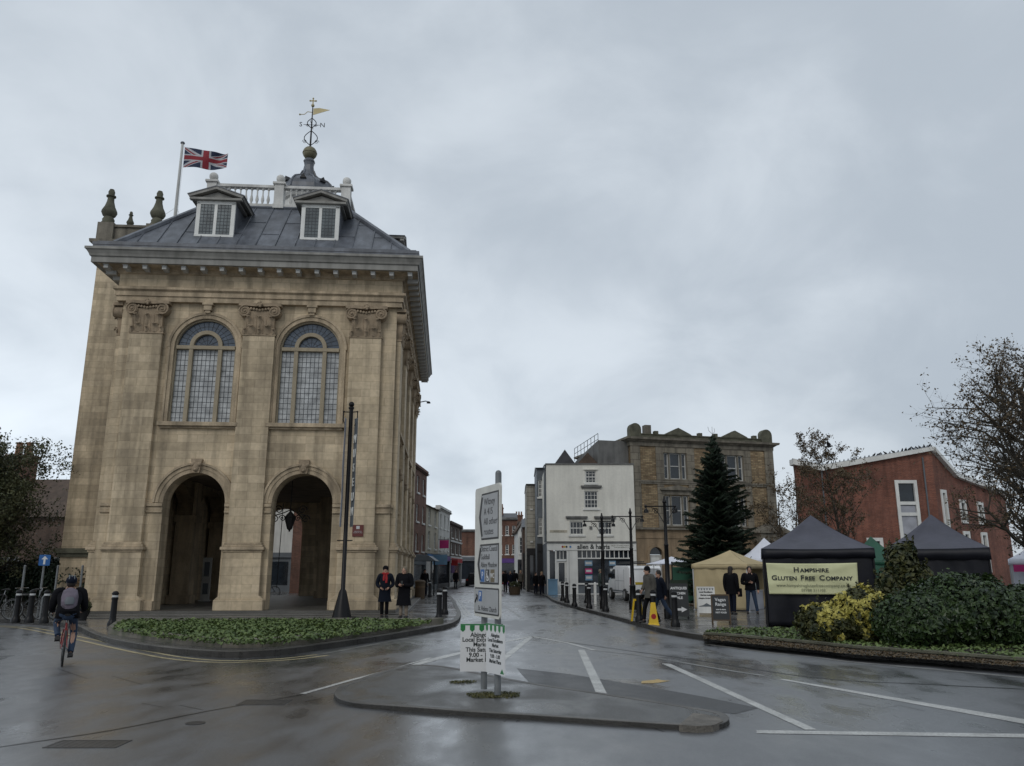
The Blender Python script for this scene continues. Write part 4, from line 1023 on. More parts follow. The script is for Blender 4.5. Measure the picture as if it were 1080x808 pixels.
b = B(); b.box(1.2,1.24,-.02,.035,1.0,1.2); b.build('handle', 'chrome', dr)
b = B(); b.box(.16,.52,-.05,.2,.14,.75); b.build('stall_riser', 'white_paint', wb)
for (x, z, m_, w_, h_) in ((2.72,2.12,'skyblue',.5,.34),(2.72,1.62,'pink',.46,.32),(2.72,1.2,'skyblue',.46,.34),(4.28,2.12,'skyblue',.44,.3),(4.28,1.68,'shop_grey',.4,.3),(4.28,1.25,'skyblue',.44,.3)):
    b = B(); b.box(x-w_/2,x+w_/2,.045,.055,z-h_/2,z+h_/2); k_ = b.build('window_poster', m_, wb)
    b = B(); b.box(x-w_/2+.05,x+w_/2-.05,.04,.0445,z-h_/5,z+h_/4); b.build('poster_print', 'chalk', k_)
text('lettering', 'allen & harris', .42, 'ink', wb, T((3.05,-.143,3.16)), sx=.95, off=.012)
text('lettering', 'SALES LETTINGS MORTGAGES\nwww.allenandharris.co.uk', .11, 'ink_soft', wb, T((4.95,-.143,3.18)))
for i, m_ in enumerate(('red_cloth','warn_yellow','ink','midblue')):
    b = B(); b.cyl((1.02+.13*i+(0.12 if i==3 else 0),-.14,3.17),(1.02+.13*i+(0.12 if i==3 else 0),-.15,3.17),.065,.065,12); b.build('logo_dot', m_, wb)
b = B(); b.box(.2,1.35,-.02,-.001,4.1,4.26); sp_ = b.build('street_nameplate', 'cream_wall', wb)
text('lettering', 'MARKET PLACE', .1, 'ink', sp_, T((.78,-.021,4.18)), ex=.001)
b = B(); b.box(2.82,3.0,-.08,-.001,4.32,4.5); b.build('alarm_box', 'grey_wall', wb)
b = B(); b.tube([(-.06,.2,3.5),(-.06,.2,8.6)], .05, 6); b.tube([(-.06,1.5,3.5),(-.06,1.5,8.6)], .05, 6); b.tube([(-.06,.2,8.2),(-.2,-.02,8.4),(-.1,0,8.6)], .04, 6); b.build('down_pipe', 'shop_grey', wb)
b = B(); b.box(0,.3,.3,7.5,.1,3.5); b.build('side_wall', 'shop_grey', wb)

# ---- narrow buildings behind it along the pedestrian street
def simple_house(label, p, rz, W_, D_, H_, wallm, floors, cols, ww, wh, roofm='slate', ridge=1.3, gable=False, shop=None, shopm='shop_grey', fm='white_paint', name='terraced_house', chims=(), group=None, gm='dark_glass', parapet=False, base=3.0, xs=None, ncols=2, cat='building', band=None):
    t = thing(name, label, cat, (p[0], p[1], 0), rz, group)
    b = B(); fh = (H_-base)/floors
    xs = xs or [W_*(i+.5)/cols for i in range(cols)]
    for f in range(floors):
        z = base+fh*f
        b.wall(0, W_, z, z+fh, 0, .3, [(x, ww, z+fh*.22, z+fh*.22+wh, False) for x in xs])
    b.box(0, .3, .3, D_, 0, H_); b.box(W_-.3, W_, .3, D_, 0, H_); b.box(.3, W_-.3, D_-.3, D_, 0, H_)
    if gable: b.prism([(0,H_),(W_,H_),(W_/2,H_+ridge)], 0, D_)
    b.build('wall', wallm, t)
    for f in range(floors):
        z = base+fh*f
        for x in xs: sash(t, x, z+fh*.22, ww, wh, nx=ncols, nz=4, fm=fm, gm=gm)
    if band:
        b = B()
        for f in range(floors): b.box(-.02, W_+.02, -.08, -.001, base+fh*f-.08, base+fh*f+.1)
        b.build('string_course', band, t)
    if not gable:
        b = B()
        if parapet: b.box(-.1, W_+.1, -.12, .3, H_, H_+.35); b.build('parapet', wallm if parapet is True else parapet, t); b = B()
        b.prism([(-.25,H_-.02+(.1 if parapet else 0)),(D_,H_),(D_/2,H_+ridge)], -.05, W_+.05, 'x'); b.build('roof', roofm, t)
    else:
        b = B()
        for s in (-1, 1): b.prism([(W_/2+s*(W_/2+.25),H_-.15),(W_/2,H_+ridge+.05),(W_/2,H_+ridge+.2),(W_/2+s*(W_/2+.3),H_)], -.2, D_)
        b.build('roof', roofm, t)
    # shop
    b = B()
    for (a, c) in ((0,.25),(W_-.25,W_)): b.box(a,c,-.05,.3,0,base-.5)
    b.box(0,W_,-.02,.3,0,.5); b.box(0,W_,-.12,.3,base-.55,base-.002); b.build('shopfront', shopm, t)
    b = B(); b.box(.25,W_-.25,.08,.1,.5,base-.551); b.build('shop_window', 'dark_glass', t)
    b = B(); b.box(.3,W_-.3,-.15,-.122,base-.5,base-.08); fb = b.build('fascia', shop or shopm, t)
    for (x, y, z, s_) in chims:
        b = B(); b.box(x-.5*s_,x+.5*s_,y-.35*s_,y+.35*s_,H_-.5,z); b.box(x-.56*s_,x+.56*s_,y-.41*s_,y+.41*s_,z,z+.15); c_ = b.build('chimney', 'dark_brick', t)
        for k in range(3):
            b = B(); b.lathe([(.13,0),(.1,.45),(.13,.5)], (x+(k-1)*.32*s_,y,z+.15), 8); b.build('chimney_pot', 'terracotta', c_)
    return t
simple_house('narrow grey-fronted building with dark shopfront squeezed in left of the white corner building', (1.88, 61.0), 0.0, .55, 6, 9.3, 'shop_grey', 2, 1, .3, 1.3, shopm='soot_black', ridge=.4, base=3.6)
simple_house('pale banded stone building above black shopfronts on the right of the narrow street', (1.2, 66.0), 0.0, .78, 9, 8.6, 'pale_block', 2, 1, .02, .02, shopm='soot_black', ridge=.3, base=3.4)
b = B(); b.box(-.08,.9,-.14,0,3.3,3.6); 

# ---- classical brick building
CA = R(15)
cbld = thing('classical_building', 'three-storey yellow-brick classical building with stone parapet behind the big conifer', 'building', (8.1, 54.0, 0), CA)
CW = 10.85; W2 = 7.65
b = B()
upops = [(3.25,1.75,7.75,9.55,False),(W2,1.75,7.75,9.55,False)]
mdops = [(3.25,1.75,4.62,6.62,False),(W2,1.75,4.62,6.62,False)]
b.wall(0,CW,7.55,9.95,0,.4,upops); b.wall(0,CW,4.45,7.55,0,.4,mdops)
b.box(0,.4,.4,10,0,9.95); b.box(CW-.4,CW,.4,10,0,9.95)
b.build('wall', 'yellow_brick', cbld)
b = B(); b.wall(0,CW,.1,4.3,0,.4,[(1.55,.95,.3,2.7,True),(4.6,.95,.3,2.7,True),(7.6,.95,.3,2.7,True)],12); b.build('ground_storey', 'ochre_stone', cbld)
for (x0,x1) in ((-.06,.62),(CW-.62,CW+.06)): b = B(); b.box(x0,x1,-.1,-.001,4.45,9.95); b.build('quoins', 'grey_ashlar', cbld)
b = B()
for xc in (3.25,W2):
    for s in (-1,1):
        x_ = xc+s*1.17; b.box(x_-.28,x_+.28,-.06,-.001,7.62,9.95); b.box(x_-.24,x_+.24,-.06,-.001,4.45,7.5)
    b.box(xc-.89,xc+.89,-.06,-.001,9.56,9.95)
b.build('window_surround', 'grey_ashlar', cbld)
b = B(); ring(b,0,CW,0,10,[(.02,9.95),(.1,9.97),(.12,10.2),(.02,10.21)]); ring(b,0,CW,0,10,[(.1,10.21),(.3,10.35),(.42,10.38),(.45,10.52),(.1,10.56)]); b.build('cornice', 'grey_trim', cbld)
b = B(); b.box(.1,CW-.1,.02,.35,10.56,10.78); b.box(-.05,CW+.05,-.04,.4,10.78,10.84)
for xc in (3.6,8.0):
    b.prism([(xc-1.0,10.84),(xc+1.0,10.84),(xc+.9,10.92),(xc,11.34),(xc-.9,10.92)],-.06,.4)
for xc in (1.95,5.3,6.5,9.6): b.box(xc-.14,xc+.14,-.02,.3,10.84,11.05)
b.build('parapet', 'mossy_stone', cbld)
for x in (.35,CW-.35):
    b = B(); b.prism([(x-.42,10.56)]+[(x+.42*math.cos(a),11.1+.42*math.sin(a)) for a in [math.pi*(1-k/10) for k in range(11)]]+[(x+.42,10.56)],-.1,.4); b.build('acroterion', 'mossy_stone', cbld)
b = B(); b.box(-.05,CW+.05,-.12,-.001,7.5,7.62); b.box(-.04,CW+.04,-.08,-.001,7.38,7.498)
b.box(0,CW,-.25,-.001,4.32,4.45); b.build('string_course', 'grey_trim', cbld)
b = B(); b.box(0,CW,-.04,.4,3.75,4.318); b.box(0,CW,-.1,.4,4.3,4.32) ; b.build('ground_cornice', 'ochre_stone', cbld)
def triple(xc, z0, h, M4=None):
    for (dx, w_) in ((-.66,.34),(0,.78),(.66,.34)):
        sash(cbld, xc+dx, z0, w_, h, y=.1, nx=1, nz=2, fm='dull_white', sill=False)
    b = B()
    for s in (-1,1): b.box(xc+s*.44-.05, xc+s*.44+.05, 0, .3, z0, z0+h); b.box(xc+s*.855-.025, xc+s*.855+.025, 0, .3, z0, z0+h)
    b.box(xc-.95,xc+.95,-.1,.0,z0-.1,z0-.002); b.build('window_frame', 'grey_trim', cbld)
for (xc,_,z0,z1,_) in upops: triple(xc,z0,z1-z0)
for (xc,_,z0,z1,_) in mdops:
    triple(xc,z0,z1-z0)
    b = B(); b.box(xc-1.25,xc+1.25,-.25,-.001,6.98,7.06); b.prism([(xc-1.25,7.06),(xc+1.25,7.06),(xc,7.34)],-.22,-.001); b.box(xc-1.1,xc+1.1,-.08,-.001,6.68,6.978); b.build('window_pediment', 'grey_trim', cbld)
for xc in (1.55,4.6,7.6):
    b = B(); b.arcring(xc,2.7,.48,.66,-.08,-.001,16)
    for s in (-1,1): b.box(min(xc+s*.48,xc+s*.66),max(xc+s*.48,xc+s*.66),-.08,-.001,.2,2.7)
    b.build('archivolt', 'ochre_stone', cbld)
    b = B(); b.box(xc-.47,xc+.47,.15,.2,.15,2.68); d_ = b.build('door', 'dull_white', cbld)
    b = B(); b.box(xc-.3,xc+.3,.145,.149,.4,1.3); b.box(xc-.3,xc+.3,.145,.149,1.45,2.5); b.build('door_panel', 'white_paint', d_)
    b = B(); b.arcpanel(xc,2.7,.47,.15,.18); b.build('fanlight', 'dark_glass', d_)
b = B(); b.prism([(0,10.5),(10,10.5),(5,10.9)],.4,CW-.4,'x'); b.build('roof', 'slate', cbld)
b = B(); b.box(1.25,1.7,.3,.8,10.8,11.5); b.build('flue', 'grey_trim', cbld)
# entrance porch on the right
b = B(); b.box(CW-2.05,CW+.1,-1.1,-.001,3.6,4.15); b.prism([(CW-2.25,4.15),(CW+.3,4.15),(CW+.3,4.25),(CW-.98,4.85),(CW-2.25,4.25)],-1.25,-.002)
for x in (CW-1.85,CW-.1): b.box(x-.2,x+.2,-1.05,-.65,.1,3.6)
b.build('porch', 'grey_trim', cbld)
b = B(); b.prism([(CW-1.85,4.28),(CW-.1,4.28),(CW-.98,4.66)],-1.27,-1.251); b.build('tympanum', 'grey_ashlar', cbld)
# slate-hung return wing at its left
b = B(); b.prism([(.4,0),(7.0,0),(7.0,8.9),(4.4,9.6),(.4,10.3)],-2.2,-.02,'x'); wg = b.build('side_wing', 'grey_wall', cbld)
b = B()
for k in range(8): y_ = 1.2+k*.7; b.cyl((-1.9,y_,9.6),(-1.9,y_,10.9-.05*k),.02,.02,5)
b.tube([(-1.9,1.2,10.9),(-1.9,6.1,10.55)],.02,5); b.tube([(-1.9,1.2,10.5),(-1.9,6.1,10.15)],.02,5); b.build('roof_railing', 'iron', wg)

# ---- modern red brick building
mb = thing('brick_building', 'modern red-brick building with a white-edged butterfly roof behind the black gazebos', 'building', (21.35, 60.0, 0), 0)
MWd = 12.0
ztop = lambda x: 9.35-.42*x/1.9 if x < 1.9 else 8.93+(x-1.9)*(10.45-8.93)/(10.35-1.9)
b = B()
wins = [(8.15,1.65,3.2,8.25)]
b.wall(0,7.3,0,4.5,0,.4,[(5.4,1.2,1.2,4.0,False),(2.2,1.2,1.2,4.0,False)])
b.prism([(0,4.5),(7.3,4.5),(7.3,ztop(7.3)),(1.9,ztop(1.9)),(0,ztop(0))],0,.4)
b.box(7.3,10.35,0,.4,0,3.2); b.box(8.98,10.35,0,.4,3.2,8.25); b.box(7.3,7.32,0,.4,3.2,8.25)
b.prism([(7.3,8.25),(10.35,8.25),(10.35,ztop(10.35)),(7.3,ztop(7.3))],0,.4)
b.build('wall', 'red_brick', mb)
# right-hand face, turned away
sm_ = T((10.35,0,0)) @ RZ(R(38))
b = B(); b.push(sm_)
b.wall(0,12.5,0,4.6,0,.4,[(1.15,.9,1.5,4.6,False),(4.2,1.1,1.5,4.6,False),(7.3,1.1,1.5,4.6,False)]); b.wall(0,12.5,4.6,7.6,0,.4,[(1.15,.9,4.6,7.6,False),(4.2,1.1,5.2,7.0,False),(7.3,1.1,5.2,7.0,False)])
b.prism([(0,7.6),(12.5,7.6),(12.5,7.7),(3.4,8.7),(0,10.45)],0,.4)
b.pop(); b.build('wall', 'red_brick', mb)
b = B()
th_ = .42
b.prism([(-.25,ztop(0)+.05),(1.9,ztop(1.9)),(1.9,ztop(1.9)+th_),(-.25,ztop(0)+.05+th_)],-.35,.5)
b.prism([(1.9,ztop(1.9)),(10.45,ztop(10.45)),(10.45,ztop(10.45)+.3),(1.9,ztop(1.9)+th_)],-.35,.5)
b.push(sm_); b.prism([(.25,10.35),(3.4,8.7),(12.5,7.7),(12.5,8.0),(3.4,9.05),(.05,10.75)],-.33,.3); b.pop()
b.build('fascia', 'white_paint', mb)
SHR = Matrix(((1,.36,0,0),(0,1,0,0),(0,0,1,0),(0,0,0,1)))
b = B(); b.push(SHR); b.prism([(1.9,9.36),(1.9,9.30),(10.3,10.68),(10.3,10.75)],-.3,12)
b.prism([(-.2,9.80),(1.9,9.36),(1.9,9.42),(-.2,9.86)],-.3,12)
# standing seam ribs showing over the fascia
for k in range(26): x_ = 2.1+k*.32; z_ = 9.36+(x_-1.9)*.166; b.prism([(x_-.03,z_),(x_+.03,z_),(x_+.03,z_+.13),(x_-.03,z_+.13)],-.28,12)
b.build('roof', 'lead', mb)
def modwin(x, w_, z0, z1, M4=None, mids=(.5,)):
    M4 = M4 or Matrix(); b = B(); b.push(M4); f_ = .24
    b.box(x-w_/2,x-w_/2+f_,-.08,.25,z0,z1); b.box(x+w_/2-f_,x+w_/2,-.08,.25,z0,z1); b.box(x-w_/2+f_,x+w_/2-f_,-.08,.25,z1-f_,z1); b.box(x-w_/2+f_,x+w_/2-f_,-.08,.25,z0,z0+f_)
    for q in mids: zz = z0+(z1-z0)*q; b.box(x-w_/2+f_,x+w_/2-f_,-.06,.25,zz-.12,zz+.12)
    fr = b.build('window', 'white_paint', mb)
    b = B(); b.push(M4); b.box(x-w_/2+f_,x+w_/2-f_,.1,.12,z0+f_,z1-f_); b.build('pane', 'dark_glass', fr)
modwin(8.15,1.65,3.2,8.25,mids=(.50,.66))
b = B(); b.box(7.6,8.7,.04,.09,3.45,6.35); 
b.build('window_blind', 'goods', mb)
modwin(1.15,.9,1.5,7.6,sm_,(.5,)); modwin(4.2,1.1,5.2,7.0,sm_,()); modwin(7.3,1.1,5.2,7.0,sm_,()); modwin(4.2,1.1,1.5,4.6,sm_,()); modwin(7.3,1.1,1.5,4.6,sm_,())
modwin(5.4,1.2,1.2,4.0,mids=()); modwin(2.2,1.2,1.2,4.0,mids=())
b = B(); b.push(SHR); b.box(0.1,.3,.4,12,0,9.0); b.box(.3,10.3,11.6,12,0,8.8); b.build('back_wall', 'red_brick', mb)

b = B(); b.tube([(9.6,-.1,.1),(9.6,-.1,9.9)],.06,8); b.tube([(.25,-.1,.1),(.25,-.1,9.2)],.06,8); 
b2_ = B(); b2_.tube([(9.6,-.1,.1),(9.6,-.1,9.95)],.06,8); b2_.build('down_pipe','shop_grey',mb); b2_ = B(); b2_.tube([(1.9,-.1,.1),(1.9,-.1,8.95)],.06,8); b2_.build('down_pipe','shop_grey',mb)
# ---- left row of the street, seen along its length
LA = math.atan2(36, 2.0) ; rowdir = Vector((2.0, 36)).normalized()
def rowpt(d): return Vector((-7.15, 58.0)) + rowdir*d
def rowhouse(label, d, W_, H_, wallm, floors, cols, ww, wh, **k):
    p = rowpt(d); return simple_house(label, p, LA, W_, 8, H_, wallm, floors, cols, ww, wh, **k)
rowhouse('tall red-brown brick building just beyond the stone hall, first of the left-hand row', -2, 8, 9.0, 'dark_brick', 3, 3, .9, 1.25, parapet=True, base=2.6, ridge=.3, shop='shop_grey')
rowhouse('cream house under a brown tiled roof beside the tall red-brown brick building', 6.2, 6.6, 6.7, 'cream_wall', 2, 2, 1.1, 1.35, roofm='tile_brown', ridge=1.7, base=3.0, shop='midblue', shopm='shop_grey')
rowhouse('white rendered house with a parapet, a brick chimney rising behind it', 13, 7.5, 6.9, 'white_wall', 2, 3, .9, 1.2, parapet=True, ridge=.5, base=3.0, shop='purple', shopm='soot_black', chims=((1.4,2.4,8.4,1.1),))
rowhouse('dark brown brick house with pale window bands before the far brick block', 20.8, 9.5, 6.0, 'brown_brick', 2, 3, 1.3, 1.0, parapet=True, ridge=.5, base=2.9, shop='red_cloth', shopm='dull_white', band='dull_white', chims=((3.0,4.5,6.9,1.0),))
# small hanging signs and awnings on that row
def hang(label, d, z, m_, w_=.9, h_=.7, out=.9):
    p = rowpt(d); n_ = Vector((rowdir.y, -rowdir.x)); q = p + n_*.12
    t = thing('hanging_sign', label, 'sign', (q.x, q.y, z), LA)
    b = B(); b.box(-.03,.03,-out,0,h_+.03,h_+.07); b.build('bracket', 'iron', t)
    b = B(); b.box(-.03,.03,-out,-.1,0,h_); b.build('panel', m_, t)
hang('magenta square sign hanging from the cream house', 12.3, 3.5, 'pink'); hang('small crimson sign hanging beside the white house with the parapet', 20.4, 2.1, 'red_cloth', out=.7, h_=.5)
hang('bright blue and white sign projecting over the shops beyond the hall', 8.5, 2.1, 'skyblue', h_=.8, out=1.3)

# ---- buildings closing the street
simple_house('long plain red brick block closing the end of the street behind the road sign', (-9.2, 108), 0, 9.0, 8, 6.6, 'dark_brick', 1, 3, .02, .02, parapet='grey_wall', ridge=.4, base=3.4, shop='shop_grey', shopm='goods', band='dull_white')
simple_house('red brick house with paired tall windows above a purple shopfront closing the street', (-1.9, 104), 0, 2.55, 9, 7.9, 'dark_brick', 2, 3, .42, 1.2, ridge=1.2, base=3.1, shop='purple', shopm='purple', chims=((.3,3.6,9.6,.9),), ncols=1, parapet='grey_wall')
simple_house('small white gabled house at the end of the narrow street, dark shop below', (.7, 98), R(4), 1.6, 10, 6.2, 'white_wall', 1, 2, .38, 1.9, gable=True, ridge=1.4, base=2.9, shopm='soot_black', chims=(), ncols=1, roofm='tile_brown')
simple_house('brown tiled house with two brick chimneys rising behind the small white gabled house', (-.3, 112), 0, 6.0, 8, 7.2, 'dark_brick', 2, 3, .6, 1.2, ridge=1.4, base=3.0, shopm='soot_black', chims=((1.3,4,9.2,1.1),(3.0,4,8.8,1.1)), roofm='tile_brown')
simple_house('dark timber-fronted shop on the right side of the narrow street, in deep shade', (1.0, 76), 0.0, 2.4, 9, 5.6, 'brown_brick', 1, 1, .8, 1.0, ridge=1.0, base=3.2, shopm='soot_black', shop='red_cloth')

# ---- dark house with chimney behind the left-hand tree
lh = thing('old_house', 'low dark-roofed house with a big brick chimney stack behind the tree on the left', 'house', (-46, 60, 0), 0)
b = B(); b.wall(0,15.2,0,5.6,0,.4,[(3,1.2,.8,2.4,False),(9.0,1.6,.6,2.6,False),(12.5,1.2,.6,2.6,False)]); b.box(0,.4,.4,8,0,5.6); b.box(14.8,15.2,.4,8,0,5.6); b.build('wall', 'brown_brick', lh)
b = B(); b.prism([(-.4,5.5),(8.4,5.5),(4,8.75)],-.2,15.0,'x'); b.build('roof', 'tile_brown', lh)
b = B(); b.box(5.95,7.65,3.0,4.4,7.2,10.4); b.box(5.85,7.75,2.9,4.5,10.0,10.2); b.box(5.8,7.8,2.85,4.55,10.4,10.62); ch_ = b.build('chimney', 'dark_brick', lh, bevel=.02)
for x in (6.4,7.2):
    b = B(); b.lathe([(.3,0),(.24,.9),(.3,.95),(.3,1.05)],(x,3.7,10.62),10); b.build('chimney_pot', 'terracotta', ch_)
for x,w_,z0,h_ in ((3,1.2,.8,1.6),(9.0,1.6,.6,2.0),(12.5,1.2,.6,2.0)): sash(lh,x,z0,w_,h_,nx=3,nz=4)
b = B(); b.tube([(5.1,3.6,8.5),(5.1,3.6,10.3)],.02,4); b.tube([(4.5,3.6,10.2),(5.6,3.6,10.2)],.015,4)
for k in range(4): b.tube([(4.6+.25*k,3.3,10.2),(4.6+.25*k,3.9,10.2)],.012,4)
b.build('aerial', 'iron', lh)
gh = thing('gabled_house', 'pale gabled house end just visible at the far left edge behind the tree', 'house', (-53.3, 66, 0), 0)
b = B(); b.box(0,10.8,0,6,0,8.9); b.prism([(0,8.9),(10.8,8.9),(5.4,12.6)],0,6); b.build('wall', 'cream_wall', gh)
b = B()
for s in (-1,1): b.prism([(5.4+s*5.8,8.6),(5.4,12.6),(5.4,12.85),(5.4+s*5.9,8.85)],-.3,6.2)
b.build('roof', 'slate', gh)
# building seen through the arches
ba = thing('rendered_building', 'cream rendered building with a grey shopfront seen through the hall arch', 'building', (-20.5, 61, 0), R(3))
b = B(); b.box(0,4.2,0,6,2.9,9.5); b.build('wall', 'white_wall', ba)
b = B(); b.box(4.22,9.5,-.3,6,2.9,8.5); b.build('wall', 'cream_wall', ba)
b = B(); b.box(0,4.2,-.1,1,.1,2.9); b.box(-.05,4.25,-.3,0,2.6,2.95); b.build('shopfront', 'shop_grey', ba)
b = B(); b.box(.4,1.6,-.13,-.101,.6,2.3); b.box(2.2,3.8,-.13,-.101,.6,2.3); b.build('shop_window', 'dark_glass', ba)
b = B(); b.box(4.22,7.2,-.35,1,.1,2.8); b.build('shopfront', 'white_paint', ba)
b = B(); b.tube([(4.1,-.35,2.9),(4.1,-.35,9)],.06,6); b.build('down_pipe', 'iron', ba)
# ============================================================ street furniture
def bollard(label, u, v, z=PZ, s=1.0, pos=None, white=True, group='black bollards along the kerbs'):
    p = pos or G(u, v, z)
    return dup(BOL, (p[0], p[1], z if not pos else pos[2]), 0, label, group)
BOL = thing('bollard', 'x', 'bollard', (0,0,0), 0, 'black bollards along the kerbs')
b = B(); b.lathe([(.135,0),(.135,.1),(.12,.13),(.105,.16),(.088,.22),(.08,.74),(.095,.75),(.095,.79),(.08,.80),(.078,.885),(.095,.89),(.098,.92),(.085,.935),(.07,.965),(.03,.985)], n=16); b.build('post', 'black_paint', BOL, smooth=40)
b = B(); b.lathe([(.0815,.815),(.0815,.87)], n=16); b.build('reflective_band', 'chalk', BOL, smooth=True)
p = G(118,661,PZ); BOL.location = (p.x, p.y, PZ); BOL['label'] = 'black bollard standing alone at the left tip of the raised planting bed'
for lab, u, v in (('black bollard at the right end of the planting bed, nearest of a pair', 463, 655), ('black bollard just behind its twin at the right end of the planting bed', 469, 648),
    ('slim black bollard on the left pavement beyond the two women', 453, 630),
    ('farthest left bollard before the white shopfront door', 593.5, 633.5), ('second bollard from the left in the row on the right pavement, close behind its neighbour', 598, 636),
    ('bollard nearest the shop wall, set back behind the row on the right pavement', 608, 626.5), ('lone bollard near the kerb in front of the shop window', 606, 640),
    ('bollard set back between the two shop window lights', 619, 636), ('bollard just left of the first lamp post by the kerb', 621.5, 642), ('bollard in front of the white van bonnet', 639, 645),
    ('bollard with yellow-edged sides beside the yellow warning cone', 674.5, 656), ('bollard half hidden by the walking man, right of the yellow warning cone', 690, 657.6),
    ('nearest right-hand bollard, in front of the dark arrow board', 712.5, 661),
    ('first of three bollards by the bicycle rack at far left', 16, 657), ('middle of three bollards by the bicycle rack', 30.5, 657), ('third bollard by the bicycle rack, closest to the cyclist', 46, 657.5)):
    bollard(lab, u, v)
# white-topped slim post among them
p = G(628,637,PZ); t = thing('marker_post', 'slim white marker post among the black bollards before the shop window', 'post', (p.x,p.y,PZ)); b = B(); b.lathe([(.07,0),(.07,.95),(.03,1.0)], n=10); b.build('post','white_paint',t)

def lamppost(label, u, v, h, arms):
    p = G(u, v, PZ); t = thing('lamp_post', label, 'lamp post', (p.x,p.y,PZ), 0, 'black lamp posts in the market place')
    b = B(); b.lathe([(.17,0),(.17,.3),(.13,.36),(.12,.9),(.14,.93),(.085,1.0),(.07,h*.6),(.09,h*.6+.03),(.06,h*.6+.08),(.05,h-.15),(.08,h-.1),(.05,h-.03),(.02,h+.1)], n=12); b.build('column','black_paint',t,smooth=40)
    za = h-.25
    for s, L_ in arms:
        b = B(); b.tube([(0,0,za),(s*L_,0,za)],.025,6); b.ball((s*L_,0,za),.05,8,6); b.tube([(s*L_*.98,0,za),(s*L_*.98,0,za-.14)],.02,5); b.lathe([(.09,-.22),(.07,-.12),(.02,-.08)],(s*L_*.98,0,za),8)
        sc = [(s*(.05+.42*t_), 0, za-.55+.5*math.sin(t_*1.57)) for t_ in [k/8 for k in range(9)]]
        b.tube(sc,.014,5); b.tube([(s*(.32+.12*(1-k/14)*math.cos(k*.7)),0,za-.17+.12*(1-k/14)*math.sin(k*.7)) for k in range(14)],.012,4)
        b.build('bracket_arm','black_paint',t)
lamppost('black lamp post with short cross arms in front of the shop windows', 637, 642, 3.85, ((-1,.75),(1,.5)))
lamppost('black lamp post with a long left arm in front of the white van', 668, 643, 4.0, ((-1,.75),(1,.5)))
lamppost('tallest black lamp post, in front of the conifer and beside the arrow board', 706, 652.5, 3.95, ((-1,.65),(1,.35)))

# ---- banner post before the hall
t = thing('banner_post', 'tall black post with flared base carrying two narrow vertical museum banners', 'banner post', (-5.68,27.7,PZ), 0)
b = B(); b.lathe([(.34,0),(.33,.04),(.13,.85),(.11,.9),(.075,.95),(.07,7.1),(.1,7.12),(.1,7.18),(.06,7.2)], n=16); b.ball((0,0,7.28),.1,12,8); b.build('post','black_paint',t,smooth=40)
for s in (-1,1):
    b = B()
    b.tube([(0,0,7.0),(s*.24,-.1,7.0)],.02,5); b.ball((s*.24,-.1,7.0),.035,8,5); b.tube([(s*.24,-.1,7.0),(s*.25,-.1,6.7),(s*.16,-.1,6.5)],.02,5)
    b.build('bracket','iron',t)
    b = B(); b.tube([(0,0,2.55),(s*.26,-.1,2.55)],.02,5); b.build('bracket','iron',t)
for s, m_ in ((-1,'goods'),(1,'shop_grey')):
    b = B()
    n_ = 14
    vs = []
    for i in range(n_+1):
        z = 6.75-3.75*i/n_; o_ = .02*math.sin(i*.8)
        vs += [(s*.15,-.05+o_,z),((.31 if s > 0 else -.14),(-.30 if s > 0 else -.37)+o_*2,z)]
    b.add(vs,[(2*i,2*i+1,2*i+3,2*i+2) for i in range(n_)])
    bn = b.build('banner',m_,t); md = bn.modifiers.new('s','SOLIDIFY'); md.thickness = .006
    for k, chx in enumerate('MUSEUM'):
        dx, dy = s*.09, -.30
        an = math.atan2(dy, dx) if s > 0 else math.atan2(-dy, -dx)
        if s < 0: continue
        mt = T((.235,-.175,6.0-.5*k)) @ RZ(math.atan2(-.25,.16)) @ T((0,-.03,0))
        text('lettering', chx, .40, 'white_paint', bn, mt, sx=.75, ex=.010, off=.006)

# ---- direction sign on the island
E0_ = Vector((-.47,12.05,.055)); E1_ = Vector((-.085,11.05,.055)); dv = E1_-E0_; yaw = math.atan2(dv.y, dv.x); PWL = dv.length
p1 = E0_ + dv*.20; p2 = E0_ + dv*.72; dv = p2-p1
ds = thing('direction_sign', 'tall pale direction sign with three grey plates on two grey posts on the traffic island', 'road sign', (p1.x,p1.y,.075), yaw)
DL = dv.length
b = B(); b.cyl((0,0,0),(0,0,2.7),.045,.045,14); b.ball((0,0,2.7),.045,10,5); b.build('post','galvanised',ds,smooth=40)
b = B(); b.cyl((DL,0,0),(DL,0,2.96),.045,.045,14); b.ball((DL,0,2.96),.045,10,5); b.build('post','galvanised',ds,smooth=40)
